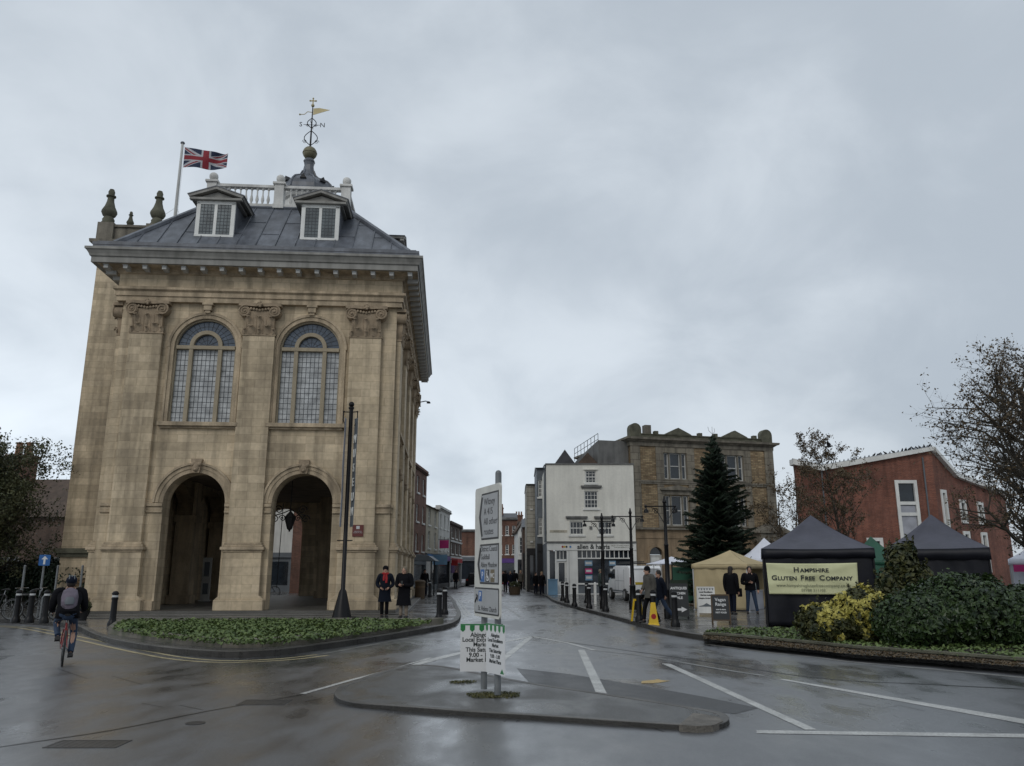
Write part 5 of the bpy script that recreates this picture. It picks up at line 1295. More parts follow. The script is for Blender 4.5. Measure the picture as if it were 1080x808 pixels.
# the panel: local x along the posts, visible face at local -y
pw0, pw1, pz0, pz1 = -PWL*.20, PWL*.80, .98, 2.80
def rrect(x0,x1,z0,z1,r,n=5):
    o = []
    for cx0,cz0,a0 in ((x1-r,z1-r,0),(x0+r,z1-r,90),(x0+r,z0+r,180),(x1-r,z0+r,270)):
        for k in range(n+1): a = R(a0+90*k/n); o.append((cx0+r*math.cos(a),cz0+r*math.sin(a)))
    return o
b = B(); b.prism(rrect(pw0,pw1,pz0,pz1,.06),-.085,-.055); pn = b.build('panel','sign_white',ds,bevel=.004)
PW = pw1-pw0
def arrowplate(x0,x1,z0,z1,m_='sign_grey'):
    tip = .12
    zm = (z0+z1)/2
    outer = [(x1,z0),(x1,z1),(x0+.14,z1),(x0+.02,zm),(x0+.14,z0)]
    b = B(); b.prism(outer,-.0885,-.0862); k_ = b.build('plate_border','sign_black',pn)
    inn = [(x1-.025,z0+.025),(x1-.025,z1-.025),(x0+.155,z1-.025),(x0+.05,zm),(x0+.155,z0+.025)]
    b = B(); b.prism(inn,-.0915,-.089); q_ = b.build('plate',m_,pn)
    b = B(); b.prism([(x0+.045,zm),(x0+.15,z1-.05),(x0+.205,z1-.05),(x0+.115,zm),(x0+.205,z0+.05),(x0+.15,z0+.05)],-.0935,-.0918); b.build('chevron','sign_black',q_)
    return q_
q = arrowplate(pw0+.17,pw1-.05,2.04,2.70)
for i, s in enumerate(('Witney','A 415','All other','routes')):
    text('lettering', s, .135, 'sign_black', q, T((pw0+.42,-.0925,2.57-.14*i)), 'LEFT', ex=.001, off=.0, sx=1.15)
q = arrowplate(pw0+.12,pw1-.03,1.43,1.98)
for i, s in enumerate(('District Council','Guildhall','Abbey Meadow')):
    text('lettering', s, .105, 'sign_black', q, T((pw0+.30,-.0925,1.91-.11*i)), 'LEFT', ex=.001, off=.0, sx=1.02)
for i, (m_, ch) in enumerate((('sign_blue','P'),('sign_black',''),('sign_brown','WC'))):
    x_ = pw0+.38+.21*i; b = B(); b.box(x_-.08,x_+.08,-.0935,-.0918,1.46,1.63); y_ = b.build('symbol_panel',m_,q)
    if ch: text('lettering', ch, .14 if len(ch)==1 else .09, 'paper_white', y_, T((x_,-.094,1.545)), ex=.001, off=.001)
    else:
        b = B(); b.ball((x_-.01,-.095,1.60),.018,8,5,(1,.1,1)); b.arcring(x_,1.52,.034,.048,-.0955,-.094,14,-200,40); b.tube([(x_-.01,-.095,1.58),(x_-.005,-.095,1.53),(x_+.04,-.095,1.52),(x_+.055,-.095,1.48)],.008,4); b.build('wheelchair_symbol','paper_white',y_)
b = B(); b.prism(rrect(pw0+.03,pw1-.02,1.02,1.38,.03),-.0885,-.0862); b.build('plate_border','sign_black',pn)
b = B(); b.prism(rrect(pw0+.05,pw1-.04,1.04,1.36,.025),-.0915,-.089); q = b.build('plate','sign_grey',pn)
b = B(); b.box(pw0+.22,pw0+.36,-.0935,-.0918,1.19,1.335); y_ = b.build('symbol_panel','sign_blue',q); text('lettering','P',.13,'paper_white',y_,T((pw0+.29,-.094,1.265)),ex=.001,off=.004)
text('lettering','St. Helens Church',.095,'sign_black',q,T((pw0+.20,-.0925,1.095)),'LEFT',ex=.001,off=.0,sx=1.1)
b = B(); b.tube([(pw0+.07,-.094,1.17),(pw0+.14,-.094,1.24)],.012,4); b.prism([(pw0+.10,1.29),(pw0+.19,1.27),(pw0+.17,1.18)],-.095,-.092); b.build('arrow','sign_black',q)
b = B(); b.box(-.06,.06,-.055,-.01,1.2,1.25); b.box(-.06,.06,-.055,-.01,2.3,2.35); b.box(DL-.06,DL+.02,-.055,-.01,1.2,1.25); b.box(DL-.06,DL+.02,-.055,-.01,2.5,2.55); b.build('clamp','galvanised',ds)
# paper notices tied to the posts
def notice(label, pos, yaw_, w_, h_, lines, sz, tilt=0.0):
    t = thing('market_notice', label, 'notice', pos, yaw_, 'market notices on the sign posts')
    b = B(); b.box(-w_/2,w_/2,-.004,.004,0,h_); s_ = b.build('sheet','paper_white',t)
    b = B(); b.box(-w_/2,w_/2,-.0065,-.0045,h_-.02,h_-.001)
    n = 4
    for k in range(n*2+1):
        if k % 2: continue
        x0_ = -w_/2+w_*k/(2*n+1); x1_ = x0_+w_/(2*n+1)
        b.prism([(x0_,h_-.021),(x1_,h_-.021),(x1_,h_-.08),((x0_+x1_)/2,h_-.11),(x0_,h_-.08)],-.0065,-.0045)
    b.build('green_border','market_green',s_)
    for i, (ln, yy) in enumerate(lines): text('lettering', ln, sz, 'ink', s_, T((0,-.005,h_-yy)), ex=.001, off=.0022)
    b = B(); b.prism([(w_/2-.13,.02),(w_/2-.02,.02),(w_/2-.075,.08)],-.0065,-.0045); b.build('emblem','market_green',s_)
L_ = (('Abingdon',.15),('Local Excellence',.215),('Market',.28),('This Saturday',.35),('9.00 - 1.00',.42),('Market Place',.485))
z_ = EYE - (700-601)/F*12.0 + .0
notice('wide white market notice with green scalloped edge tied square-on to the left sign post', (p1.x-.035,p1.y-.06,.315), R(1), .60, .64, L_, .082)
notice('white market notice with green scalloped edge seen edge-on, tied to the right sign post', (p2.x-.03,p2.y-.07,.345), R(-62), .56, .64, L_, .066)

# ---- blue one way sign
t = thing('one_way_sign', 'small square blue sign with a white arrow on a grey pole by the bicycle rack', 'road sign', (-16.0,28.0,PZ), R(22))
b = B(); b.cyl((0,0,0),(0,0,2.1),.035,.035,10); b.build('pole','galvanised',t)
b = B(); b.prism(rrect(-.17,.17,1.72,2.08,.03),-.045,-.038); y_ = b.build('panel','sign_blue',t)
b = B(); b.prism([(-.03,1.76),(.03,1.76),(.03,1.93),(.10,1.93),(0,2.04),(-.10,1.93),(-.03,1.93)],-.049,-.0455); b.build('arrow','paper_white',y_)
for i,(x,y) in enumerate(((-17.0,28.6),(-16.4,29.6),(-15.3,29.2))):
    t = thing('pole', ('grey metal pole at the left end of the bicycle rack','grey metal pole behind the middle of the bicycle rack','grey metal pole between the blue sign and the hall')[i], 'pole', (x,y,PZ)); b = B(); b.cyl((0,0,0),(0,0,1.7),.04,.04,8); b.ball((0,0,1.7),.045,8,5); b.build('shaft','galvanised',t)

# ---- bicycles 
def bicycle(label, loc, rz, frame_m='black_paint', group=None, lean=0.0):
    "heads along local +y"
    t = thing('bicycle', label, 'bicycle', loc, rz, group); t.rotation_euler = (0, lean, rz)
    r = .335
    for y in (-.52, .52):
        b = B(); n = 28
        b.tube([(0, y+r*.96*math.cos(2*math.pi*k/n), r+r*.96*math.sin(2*math.pi*k/n)) for k in range(n+1)], .019, 7, caps=False); w_ = b.build('wheel', 'rubber', t, smooth=True)
        b = B(); b.tube([(0, y+r*.89*math.cos(2*math.pi*k/n), r+r*.89*math.sin(2*math.pi*k/n)) for k in range(n+1)], .012, 5, caps=False); b.build('rim', 'galvanised', w_)
        b = B()
        for k in range(14):
            a = 2*math.pi*k/14; b.tube([((-1)**k*.03, y, r), (0, y+r*.88*math.cos(a), r+r*.88*math.sin(a))], .0025, 3)
        b.cyl((-.05,y,r),(.05,y,r),.022,.022,8); b.build('spokes', 'galvanised', w_)
    b = B(); bb = (0,-.07,.29); st = (0,-.22,.80); hd = (0,.34,.84); hl_ = (0,.37,.70)
    b.tube([bb, st], .017, 7); b.tube([st, hd], .016, 7); b.tube([bb, hl_], .019, 7); b.tube([(0,.325,.90),(0,.38,.66)], .02, 7)
    for s in (-1, 1):
        b.tube([bb, (s*.05,-.52,r)], .011, 6); b.tube([st, (s*.05,-.52,r)], .010, 6); b.tube([(s*.03,.385,.64),(s*.05,.46,.48),(s*.05,.52,r)], .013, 6)
    b.build('frame', frame_m, t, smooth=True)
    b = B(); b.tube([st, (0,-.25,.93)], .013, 6); b.build('seat_post', 'chrome', t)
    b = B(); b.tube([(0,-.38,.95),(0,-.30,.965),(0,-.22,.96),(0,-.10,.945)], [.05,.075,.05,.018], 10, sx=.45); b.build('saddle', 'rubber', t, smooth=True)
    b = B(); b.tube([(0,.325,.90),(0,.31,.99)], .014, 6); b.tube([(-.29,.26,1.0),(-.2,.31,1.0),(0,.33,1.0),(.2,.31,1.0),(.29,.26,1.0)], .013, 6); b.build('handlebar', 'chrome', t, smooth=True)
    b = B(); b.lathe([(.09,-.004),(.09,.004)], n=16); 
    b2 = B(); b2.push(T((.05,-.07,.29)) @ Matrix.Rotation(math.pi/2,4,'Y')); b2.lathe([(.09,-.004),(.09,.004)], n=16); b2.pop(); b2.tube([(.07,-.07,.29),(.09,-.03,.13)],.012,5); b2.tube([(-.06,-.07,.29),(-.09,-.11,.45)],.012,5); b2.build('crankset','chrome',t)
    b = B(); b.box(.08,.18,-.07,.01,.115,.14); b.box(-.18,-.08,-.15,-.07,.44,.465); b.build('pedal','rubber',t)
    return t
bikes = []
proto = bicycle('bicycle at the far left end of the rack, silver handlebar up', (-16.6,26.6,PZ), R(100), 'black_paint', 'bicycles parked in the rack')
for i,(x,y,a,lb) in enumerate(((-15.75,26.9,82,'second bicycle in the rack, behind the first bollard'),(-15.2,27.3,105,'third bicycle in the rack, between the bollards'),(-14.45,27.0,75,'bicycle at the right end of the rack with its front wheel showing beside the cyclist'))):
    dup(proto,(x,y,PZ),R(a),lb)
t = thing('bicycle_rack', 'row of low metal hoops holding the parked bicycles at far left', 'bicycle rack', (-15.6,27.1,PZ), 0)
for k in range(4):
    b = B(); x=-1.2+.8*k; b.tube([(x,-.35,0),(x,-.35,.7),(x,-.25,.78),(x,.25,.78),(x,.35,.7),(x,.35,0)],.024,7); b.build('hoop','galvanised',t,smooth=True)
dup(proto,(-14.15,47.5,PZ),R(80),'bicycle parked beyond the hall, its wheels glimpsed through the right-hand arch')

# ---- stone planter and shelter beyond the women
p = G(438,624.5,PZ); t = thing('litter_bin', 'round brown litter bin by the pavement bollards beyond the two women', 'litter bin', (p.x+1.9,p.y-14,PZ))
b = B(); b.lathe([(.26,0),(.28,.05),(.28,.85),(.31,.88),(.31,.95),(.2,1.02),(.05,1.04)], n=16); b.build('body','wood',t,smooth=40)
b = B(); b.lathe([(.285,.62),(.285,.68)], n=16); b.build('band','bronze',t)
t = thing('bus_shelter', 'small dark canopied shelter on the left pavement by the far shops', 'shelter', (-5.6,50.5,PZ), 0)
for (x,y) in ((-.7,-.8),(.7,-.8),(-.7,1.2),(.7,1.2)):
    b = B(); b.cyl((x,y,0),(x,y,2.1),.04,.04,8); b.build('post','iron',t)
b = B(); b.prism([(-1.0,2.1),(1.0,2.1),(.55,2.42),(0,2.5),(-.55,2.42)],-1.1,1.5); b.build('canopy','shop_grey',t,bevel=.02)
b = B(); b.box(-.7,-.66,-.75,1.15,.3,2.0); b.build('side_panel','dark_glass',t)
b = B(); b.box(-.5,.3,.9,1.1,.45,.5); b.box(-.5,-.45,.9,1.1,0,.45); b.box(.25,.3,.9,1.1,0,.45); b.build('bench','iron',t)
p = G(582,627.5,PZ); t = thing('blue_box', 'pale blue painted box standing against the corner of the white shop', 'box', (2.62,52.9,PZ)); b = B(); b.box(-.3,.3,-.25,.25,.0,.95); b.build('body','skyblue',t,bevel=.02); b = B(); b.box(-.33,.33,-.28,.28,.95,1.0); b.build('lid','skyblue',t,bevel=.01)
t = thing('potted_shrub', 'dark potted shrub on the pavement behind the cyclist', 'potted plant', (-13.75,26.6,PZ), 0); t.scale=(.72,.72,.72)
b = B(); b.lathe([(.16,0),(.22,.4),(.24,.42),(.2,.44)], n=12); b.build('pot','soot_black',t,smooth=40)
b = B()
for _ in range(700):
    d_ = rdir(); leafquad(b, Vector((d_.x*.34*rnd.random()**.4,d_.y*.3,.62+d_.z*.24)), .05, rdir())
b.build('foliage','leaf_olive',t,recalc=False)
# planter and clutter in the far street
for (x,y,lb) in ((.2,58,'wooden planter tub in the narrow street near the crowd'),):
    t = thing('planter_tub', lb, 'planter', (x,y,PZ if x>.9 else 0)); b = B(); b.lathe([(.35,0),(.42,.5),(.44,.52),(.38,.54)], n=12); b.build('tub','wood',t)
    b = B()
    for _ in range(200): d_=rdir(); leafquad(b, Vector((d_.x*.35,d_.y*.35,.68+d_.z*.2)), .08, rdir())
    b.build('foliage','leaf_olive',t,recalc=False)

# ============================================================ van
def van(label, loc, rz):
    t = thing('van', label, 'van', loc, rz)     # heads along +y, tail at y=0
    L_, W_, H_ = 4.7, .86, 1.78
    prof = [(0.02,.38),(0,.9),(.05,H_-.12),(.22,H_),(2.9,H_+.02),(3.35,H_-.04),(4.0,1.18),(4.55,.98),(4.68,.75),(4.68,.38)]
    b = B(); b.prism(prof,-W_,W_,'x'); body = b.build('body','van_white',t,bevel=.05,smooth=40)
    for x in (-W_+.02,W_-.02):
        for y in (.85,3.85):
            b = B(); s = -1 if x<0 else 1
            b.push(T((x+s*.0,y,.31)) @ Matrix.Rotation(math.pi/2,4,'Y')); b.lathe([(.2,-.1),(.3,-.1),(.31,-.06),(.31,.06),(.3,.1),(.2,.1)],n=22); b.pop(); w_=b.build('wheel','rubber',t,smooth=40)
            b = B(); b.push(T((x+s*.0,y,.31)) @ Matrix.Rotation(math.pi/2,4,'Y')); b.lathe([(.05,-.108),(.19,-.104),(.2,-.09),(.2,.09),(.19,.104),(.05,.108)],n=14); b.pop(); b.build('hub_cap','aluminium',w_)
            b = B(); b.push(Matrix.Rotation(math.pi/2,4,'Z')); b.arcring(y,.31,.33,.40,-x-.03,-x+.03,14) if False else None; b.pop()
    for s in (-1,1):
        x0,x1 = (s*(W_+.0),s*(W_+.006))
        a,c = min(x0,x1),max(x0,x1)
        b = B(); b.prism([(2.95,1.1),(3.95,1.1),(3.48,1.6),(2.95,1.62)],a,c,'x'); b.build('side_window','dark_glass',t)
        b = B(); b.prism([(3.0,1.0),(3.02,1.0),(3.02,.5),(3.0,.5)],a,c,'x'); b.box(a,c,1.1,1.12,.45,1.6); b.box(a,c,2.3,2.32,.45,1.6); b.box(a,c,1.1,2.9,1.0,1.015); b.build('door_seam','shop_grey',t)
        b = B(); b.box(a-.004*(s<0),c+.004*(s>0),.3,4.3,.45,.52); b.build('side_moulding','shop_grey',t)
        b = B(); b.box(s*W_-.07,s*W_+.0+.07*0,-.03,.03,.75,1.2) if False else b.box(min(s*.72,s*.84),max(s*.72,s*.84),-.035,.03,.72,1.2); b.build('tail_light','taillight',t)
        b = B(); b.prism([(W_*s,1.15),((W_+.2)*s,1.15),((W_+.2)*s,1.38),(W_*s,1.36)],3.7,3.78); b.build('mirror','black_paint',t,bevel=.01)
        b = B(); b.box(min(s*.5,s*.8),max(s*.5,s*.8),4.6,4.70,.68,.84); b.build('headlight','chalk',t)
    b = B(); b.box(-.006,.006,-.006,.02,.45,1.66); b.box(-.7,.7,-.006,.02,1.62,1.635); b.box(-.72,.72,-.006,.02,.52,.535); b.build('rear_door_seam','shop_grey',t)
    b = B(); b.box(-.8,.8,-.08,.08,.34,.5); b.build('bumper','shop_grey',t,bevel=.02)
    b = B(); b.box(-.26-.3,.22-.3,-.02,.0,.84,.96); b.build('number_plate','plate_yellow',t)
    b = B(); b.box(.03,.06,-.04,.0,.9,1.2); b.build('door_handle','black_paint',t)
    b = B(); b.prism([(3.40,H_-.09),(3.98,1.22),(4.0,1.25),(3.43,H_-.06)],-.72,.72,'x'); b.build('windscreen','dark_glass',t)
    b = B()
    for s in (-1,1): b.tube([(s*.68,.3,H_+.13),(s*.68,2.9,H_+.13)],.02,6)
    for y in (.4,1.2,2.0,2.8): b.tube([(-.68,y,H_+.0),(-.68,y,H_+.13),(.68,y,H_+.13),(.68,y,H_)],.018,6)
    b.build('roof_rack','iron',t)
    b = B()
    for s in (-.45,-.1): b.tube([(s,-.1,H_+.2),(s,3.4,H_+.2)],.03,6)
    for k in range(11): b.tube([(-.45,.1+.3*k,H_+.2),(-.1,.1+.3*k,H_+.2)],.016,5)
    l_ = b.build('ladder','iron'); return t, l_
vloc = (6.88,42.3,PZ); t, l_ = van('white panel van with a roof rack parked tail-on beside the conifer', vloc, R(7)); l_.location = vloc; l_.rotation_euler = (0,0,R(7)); tag(l_, 'dark ladder carried on the white van roof rack', 'ladder')

# ============================================================ boards
def aboard(label, u, v, w_, h_, m_, rz, lines, lm, z=PZ, sz=.12, frame=None, leg=.12, extra=None, tilt=.14):
    p = G(u, v, z); t = thing('a_board', label, 'sign board', (p.x,p.y,z), rz)
    for s in (0, 1):
        b = B(); k = 1 if s == 0 else -1; off_ = 0 if s == 0 else .0
        mt = Matrix.Rotation(-k*tilt,4,'X') if s == 0 else Matrix.Rotation(tilt,4,'X')
        mt = (T((0,-.0,0)) @ T((0,(-1 if s==0 else 1)*math.sin(tilt)*(h_+leg),0)) @ mt)
        b.push(mt); b.box(-w_/2,w_/2,-.012,.012,leg,leg+h_); f_ = b.build('face',m_,t)
        b = B(); b.push(mt); fm = frame or m_
        for x in (-w_/2,w_/2-.03): b.box(x,x+.03,-.02,.02,0,leg+h_+.01)
        b.box(-w_/2+.03,w_/2-.03,-.02,.02,leg+h_-.03,leg+h_+.01); b.box(-w_/2+.03,w_/2-.03,-.02,.02,leg-.01,leg+.02); b.build('frame',fm,t)
        if s == 0:
            for ln, zz, ss in lines: text('lettering', ln, ss, lm, f_, mt @ T((0,-.014,leg+zz*h_)), ex=.001, off=.004)
            if extra: extra(mt, f_, leg, h_, w_)
    return t
def arrowx(mt, f_, leg, h_, w_):
    b = B(); b.push(mt); z = leg+.2*h_; b.prism([(-.2,z-.035),(.06,z-.035),(.06,z-.09),(.24,z),(.06,z+.09),(.06,z+.035),(-.2,z+.035)],-.018,-.014); b.build('arrow','paper_white',f_)
aboard('tall dark sign board with white lettering and a white arrow pointing right', 717, 653.5, .60, 1.02, 'board_black', R(-6), (('ANTIQUES',.86,.11),('KITCHEN',.70,.10),('SALE',.56,.11)), 'paper_white', extra=arrowx)
def tents(mt, f_, leg, h_, w_):
    b = B(); b.push(mt); z = leg+.24*h_
    b.prism([(-.3,z),(.3,z),(.12,z+.05),(0,z+.12),(-.12,z+.05)],-.018,-.014)
    for k in range(6): x=-.27+.095*k; b.prism([(x,leg+h_-.05),(x+.07,leg+h_-.05),(x+.035,leg+h_-.12)],-.018,-.014)
    b.build('drawing','shop_grey',f_)
aboard('white a-board with a drawing of a tent standing before the tan gazebo', 745.5, 650, .62, .88, 'white_paint', R(-4), (('Local Excellence',.80,.07),('Market today',.68,.07),('Abingdon Market Place',.56,.055)), 'ink', extra=tents)
aboard('black chalkboard a-board with white chalk writing beside the black gazebo', 761, 658.5, .54, .74, 'board_black', R(-8), (('Vegan',.80,.13),('Range',.62,.13),('now in store',.42,.055),('HOT FOOD',.30,.06)), 'chalk', frame='wood')
# yellow warning cone
def warn(label, u, v):
    p = G(u, v, PZ); t = thing('warning_cone', label, 'warning sign', (p.x,p.y,PZ), R(-5)); t.scale=(.82,.82,.86)
    b = B(); b.add([(-.2,-.16,0),(.2,-.16,0),(.2,.16,0),(-.2,.16,0),(-.17,-.13,.05),(.17,-.13,.05),(.17,.13,.05),(-.17,.13,.05),(-.08,-.04,.74),(.08,-.04,.74),(.08,.04,.74),(-.08,.04,.74)],
        [(3,2,1,0),(0,1,5,4),(1,2,6,5),(2,3,7,6),(3,0,4,7),(4,5,9,8),(5,6,10,9),(6,7,11,10),(7,4,8,11),(8,9,10,11)]); b.build('body','warn_yellow',t,bevel=.008)
    b = B(); b.push(T((0,-.105,.28)) @ Matrix.Rotation(-.13,4,'X')); b.push(Matrix.Rotation(math.pi/2,4,'X')); b.lathe([(.001,0),(.09,0),(.09,.006),(.001,.006)],n=16); b.pop(); b.build('symbol','red_cloth',t)
warn('yellow wet-floor warning cone with a round red symbol by the walking man', 689.5, 659)
# yellow sides against the bollard
p = G(674.5,656,PZ); t = thing('folding_sign','narrow yellow folding floor sign standing behind a bollard near the walking man','warning sign',(p.x,p.y+.35,PZ),0); b = B(); b.prism([(-.22,0),(-.16,0),(-.08,.62),(.08,.62),(.16,0),(.22,0),(.12,.68),(-.12,.68)],-.03,.03); b.build('frame','warn_yellow',t)

# ============================================================ gazebos
def gazebo(label, x, y, rz, w_, d_, zv0, zv1, zp, roofm, walls, wallm, group='market gazebos', zb=PZ):
    t = thing('gazebo', label, 'gazebo', (x,y,zb), rz, group)
    n = 14; b = B()
    zv1 -= zb; zv0 -= zb; zp -= zb
    C_ = (w_/2, d_/2)
    cor = [(0,0),(w_,0),(w_,d_),(0,d_)]
    for k in range(4):
        a = Vector((*cor[k],zv1)); c = Vector((*cor[(k+1)%4],zv1)); ap = Vector((C_[0],C_[1],zp))
        vs=[]; fs=[]
        for i in range(n+1):
            t_=i/n
            for j in range(n+1):
                s_=j/n; p=a.lerp(c,s_).lerp(ap,t_)
                sag = -.10*math.sin(math.pi*t_)*(1-.25*abs(2*s_-1)) - .03*math.sin(math.pi*s_)*(1-t_)
                wr = .012*math.sin(s_*19+k)*(1-t_)*t_*4
                vs.append((p.x,p.y,p.z+sag*(zp-zv1)/1.0+wr))
        for i in range(n):
            for j in range(n): q=i*(n+1)+j; fs.append((q,q+1,q+n+2,q+n+1))
        b.add(vs,fs)
    b.build('canopy',roofm,t,smooth=50)
    b = B(); per=[]
    for k in range(4):
        for i in range(16): s_=i/16; per.append(Vector(cor[k]).lerp(Vector(cor[(k+1)%4]),s_))
    per.append(per[0]); cen=Vector(C_); vs=[]
    for i,p in enumerate(per):
        nrm=(p-cen).normalized(); s16=(i%16)/16; sagz = -.03*math.sin(math.pi*s16)
        for q,z in ((0,zv1+sagz),(.5,(zv0+zv1)/2),(1,zv0+.008*math.sin(i*1.9))):
            o=.015+.018*q*math.sin(i*1.3); vs.append((p.x+nrm.x*o,p.y+nrm.y*o,z))
    b.add(vs,[(3*i+j,3*i+3+j,3*i+4+j,3*i+1+j) for i in range(len(per)-1) for j in range(2)])
    v_=b.build('valance',wallm,t,smooth=60); md=v_.modifiers.new('s','SOLIDIFY'); md.thickness=.006
    for cx0,cy0 in cor:
        b=B(); xx=min(max(cx0,.03),w_-.03); yy=min(max(cy0,.03),d_-.03); b.box(xx-.02,xx+.02,yy-.02,yy+.02,0,zv1-.02); b.box(xx-.06,xx+.06,yy-.06,yy+.06,0,.01); b.build('leg','aluminium' if wallm!='black_canvas' else 'iron',t)
    for (x0,y0,x1,y1) in walls:
        b=B(); L_=math.hypot(x1-x0,y1-y0); nx=int(L_*14); nz=16; vs=[]; nv=Vector((-(y1-y0),x1-x0)).normalized()
        ph=rnd.random()*9
        for i in range(nx+1):
            s_=i/nx
            for j in range(nz+1):
                t_=j/nz; z=.03+(zv1-.05)*t_
                o=.022*math.sin(s_*L_*6+ph+2.5*(1-t_))*(1.2-t_)+.012*math.sin(s_*L_*15+t_*7+ph)+.03*math.sin(t_*9+s_*L_*2.2+ph)*(s_*(1-s_))*2
                vs.append((x0+(x1-x0)*s_+nv.x*o,y0+(y1-y0)*s_+nv.y*o,z+.015*math.sin(s_*L_*4)*(1-t_)))
        b.add(vs,[(i*(nz+1)+j,(i+1)*(nz+1)+j,(i+1)*(nz+1)+j+1,i*(nz+1)+j+1) for i in range(nx) for j in range(nz)])
        o=b.build('side_wall',wallm,t,smooth=80); md=o.modifiers.new('s','SOLIDIFY'); md.thickness=.005
    return t
GX,GY=7.22,23.6; GR=R(-17)
gazebo('black gazebo with the pale green company banner hung across its front', GX,GY,GR,3.0,3.0,2.02,2.30,3.32,'black_roof_sheen',[(0.03,.03,2.97,.03),(.03,.03,.03,2.97),(2.97,.03,2.97,2.97),(.03,2.97,2.97,2.97)],'black_canvas')
gazebo('plain black gazebo behind the clipped hedge on the right', 11.05,24.2,R(-27),2.7,2.9,1.98,2.32,3.36,'black_roof_sheen',[(.03,.03,2.67,.03),(2.67,.03,2.67,2.87),(.03,2.87,2.67,2.87)],'black_canvas')
gazebo('tan canvas gazebo behind the a-boards, its right side open over a stall', 7.38,33.6,R(-35),2.3,2.7,1.74,1.93,2.5,'tan_canvas',[(0.03,.03,2.27,.03),(.03,.03,.03,2.65),(.03,2.67,2.27,2.67)],'tan_canvas')
gazebo('small white peaked gazebo between the tan and the black gazebos', 10.15,36.3,R(-15),2.2,2.2,2.0,2.2,3.12,'white_canvas',[],'white_canvas')
gazebo('low white gazebo by the van, mostly behind the conifer', 6.9,40.0,0,2.2,2.0,1.95,2.0,2.35,'white_canvas',[],'white_canvas')
gazebo('dark green gazebo peak glimpsed between the two black gazebos', 13.55,33.0,R(-20),2.0,2.0,1.9,2.1,3.05,'green_canvas',[(0.03,.03,2.37,.03)],'green_canvas')
gazebo('white gazebo with a red stripe at the right edge behind the bushes', 20.45,33.6,R(-30),2.6,2.6,1.9,2.15,3.0,'white_canvas',[(0.03,2.57,2.57,2.57)],'white_canvas')
gazebo('dark green gazebo at the extreme right edge beside the bare tree', 15.75,24.9,R(-30),3,3,1.9,2.1,2.75,'green_canvas',[(.03,.03,2.97,.03),(.03,.03,.03,2.97)],'green_canvas')
t = thing('red_banner','narrow crimson banner strung under the white gazebo at the right edge','banner',(20.5,33.5,1.62),R(-30)); b=B(); b.box(0,2.3,-.01,.01,0,.28); b.build('cloth','pink',t)
# banner
_q=Vector((GX,GY,0))+RZ(GR)@Vector((.10,-.075,0)); bn = thing('company_banner','pale green banner lettered in dark capitals hung on the black gazebo','banner',(_q.x,_q.y,1.03),GR)
b=B(); nx,nz=60,24; W_,H_=2.42,.86; vs=[]
def bwob(s,t_): return .010*math.sin(s*6+t_*4)+.018*math.exp(-((s*1.0+(t_-1)*1.4)**2)*30)+.018*math.exp(-(((1-s)*1.0+(t_-1)*1.4)**2)*30)
for i in range(nx+1):
    for j in range(nz+1):
        s,t_=i/nx,j/nz; vs.append((W_*s+.03*(1-t_)*(.5-s)*2, -bwob(s,t_), H_*t_-.02*math.sin(math.pi*s)*(t_) ))
b.add(vs,[(i*(nz+1)+j,(i+1)*(nz+1)+j,(i+1)*(nz+1)+j+1,i*(nz+1)+j+1) for i in range(nx) for j in range(nz)])
cl_=b.build('cloth','banner_cloth',bn,smooth=80); md=cl_.modifiers.new('s','SOLIDIFY'); md.thickness=.004
def caps(s, x, z, big, small):
    "small capitals: the first letter of each word is taller; widths are measured so the letters sit evenly"
    ps=[]; cur=0
    for w_ in s.split(' '):
        for part, sz in ((w_[0],big),(w_[1:],small)):
            o=text('lettering',part,sz,'ink',cl_,T((0,-.036,z+(sz-small)*.36)),'LEFT',ex=.0015,off=.004,sx=1.12)
            xs=[v.co.x for v in o.data.vertices]; lo,hi=min(xs),max(xs); o.data.transform(T((cur-lo,0,0))); ps.append(o); cur+=hi-lo+.028
        cur+=.085
    for o in ps: o.data.transform(T((x-(cur-.113)/2,0,0)))
caps('HAMPSHIRE',1.2,.65,.19,.15); caps('GLUTEN FREE COMPANY',1.2,.43,.19,.15)
text('lettering','www.hampshireglutenfreecompany.co.uk',.118,'ink_soft',cl_,T((1.22,-.034,.24)),ex=.0015,sx=1.0)
text('lettering','07788 311103',.105,'ink_soft',cl_,T((1.22,-.034,.11)),ex=.0015,sx=1.05)
# stall table and goods in the tan gazebo, clutter by the van
t = thing('stall_table','cloth-covered stall table with white boxes inside the open tan gazebo','table',(9.45,32.95,PZ),R(55)); b=B(); b.box(0,1.8,0,.6,.0,.74); b.build('tablecloth','goods',t,bevel=.02); b=B(); b.box(-.02,1.82,-.02,.62,.74,.77); b.build('top','dull_white',t)
for k,(x,h_,m_) in enumerate(((.15,.3,'goods'),(.55,.22,'cream_wall'),(.95,.35,'white_paint'),(1.35,.2,'skyblue'))):
    b=B(); b.box(x,x+.3,.1,.4,0,h_); o=b.build('box',m_,loc=(9.45,32.95,PZ+.77),bevel=.01); o.rotation_euler=(0,0,R(55)); tag(o,('pale grey box, leftmost on the stall table','cream box, second from left on the stall table','tall white box on the stall table','low pale blue box at the right of the stall table')[k],'box','boxes on the stall table')
t = thing('stall_screen','dark green tarpaulin screen round a stall between the van and the tan gazebo','screen',(8.25,37.6,PZ),R(-5))
b=B(); b.box(-.9,.9,-.02,.02,.1,1.7); b.build('tarpaulin','green_canvas',t); b=B(); b.cyl((-.9,0,0),(-.9,0,1.95),.03,.03,6); b.cyl((.9,0,0),(.9,0,1.95),.03,.03,6); b.build('pole','iron',t)
t = thing('wooden_screen','low olive board fence beside the closed tan gazebo','fence',(6.6,35.4,PZ),0)
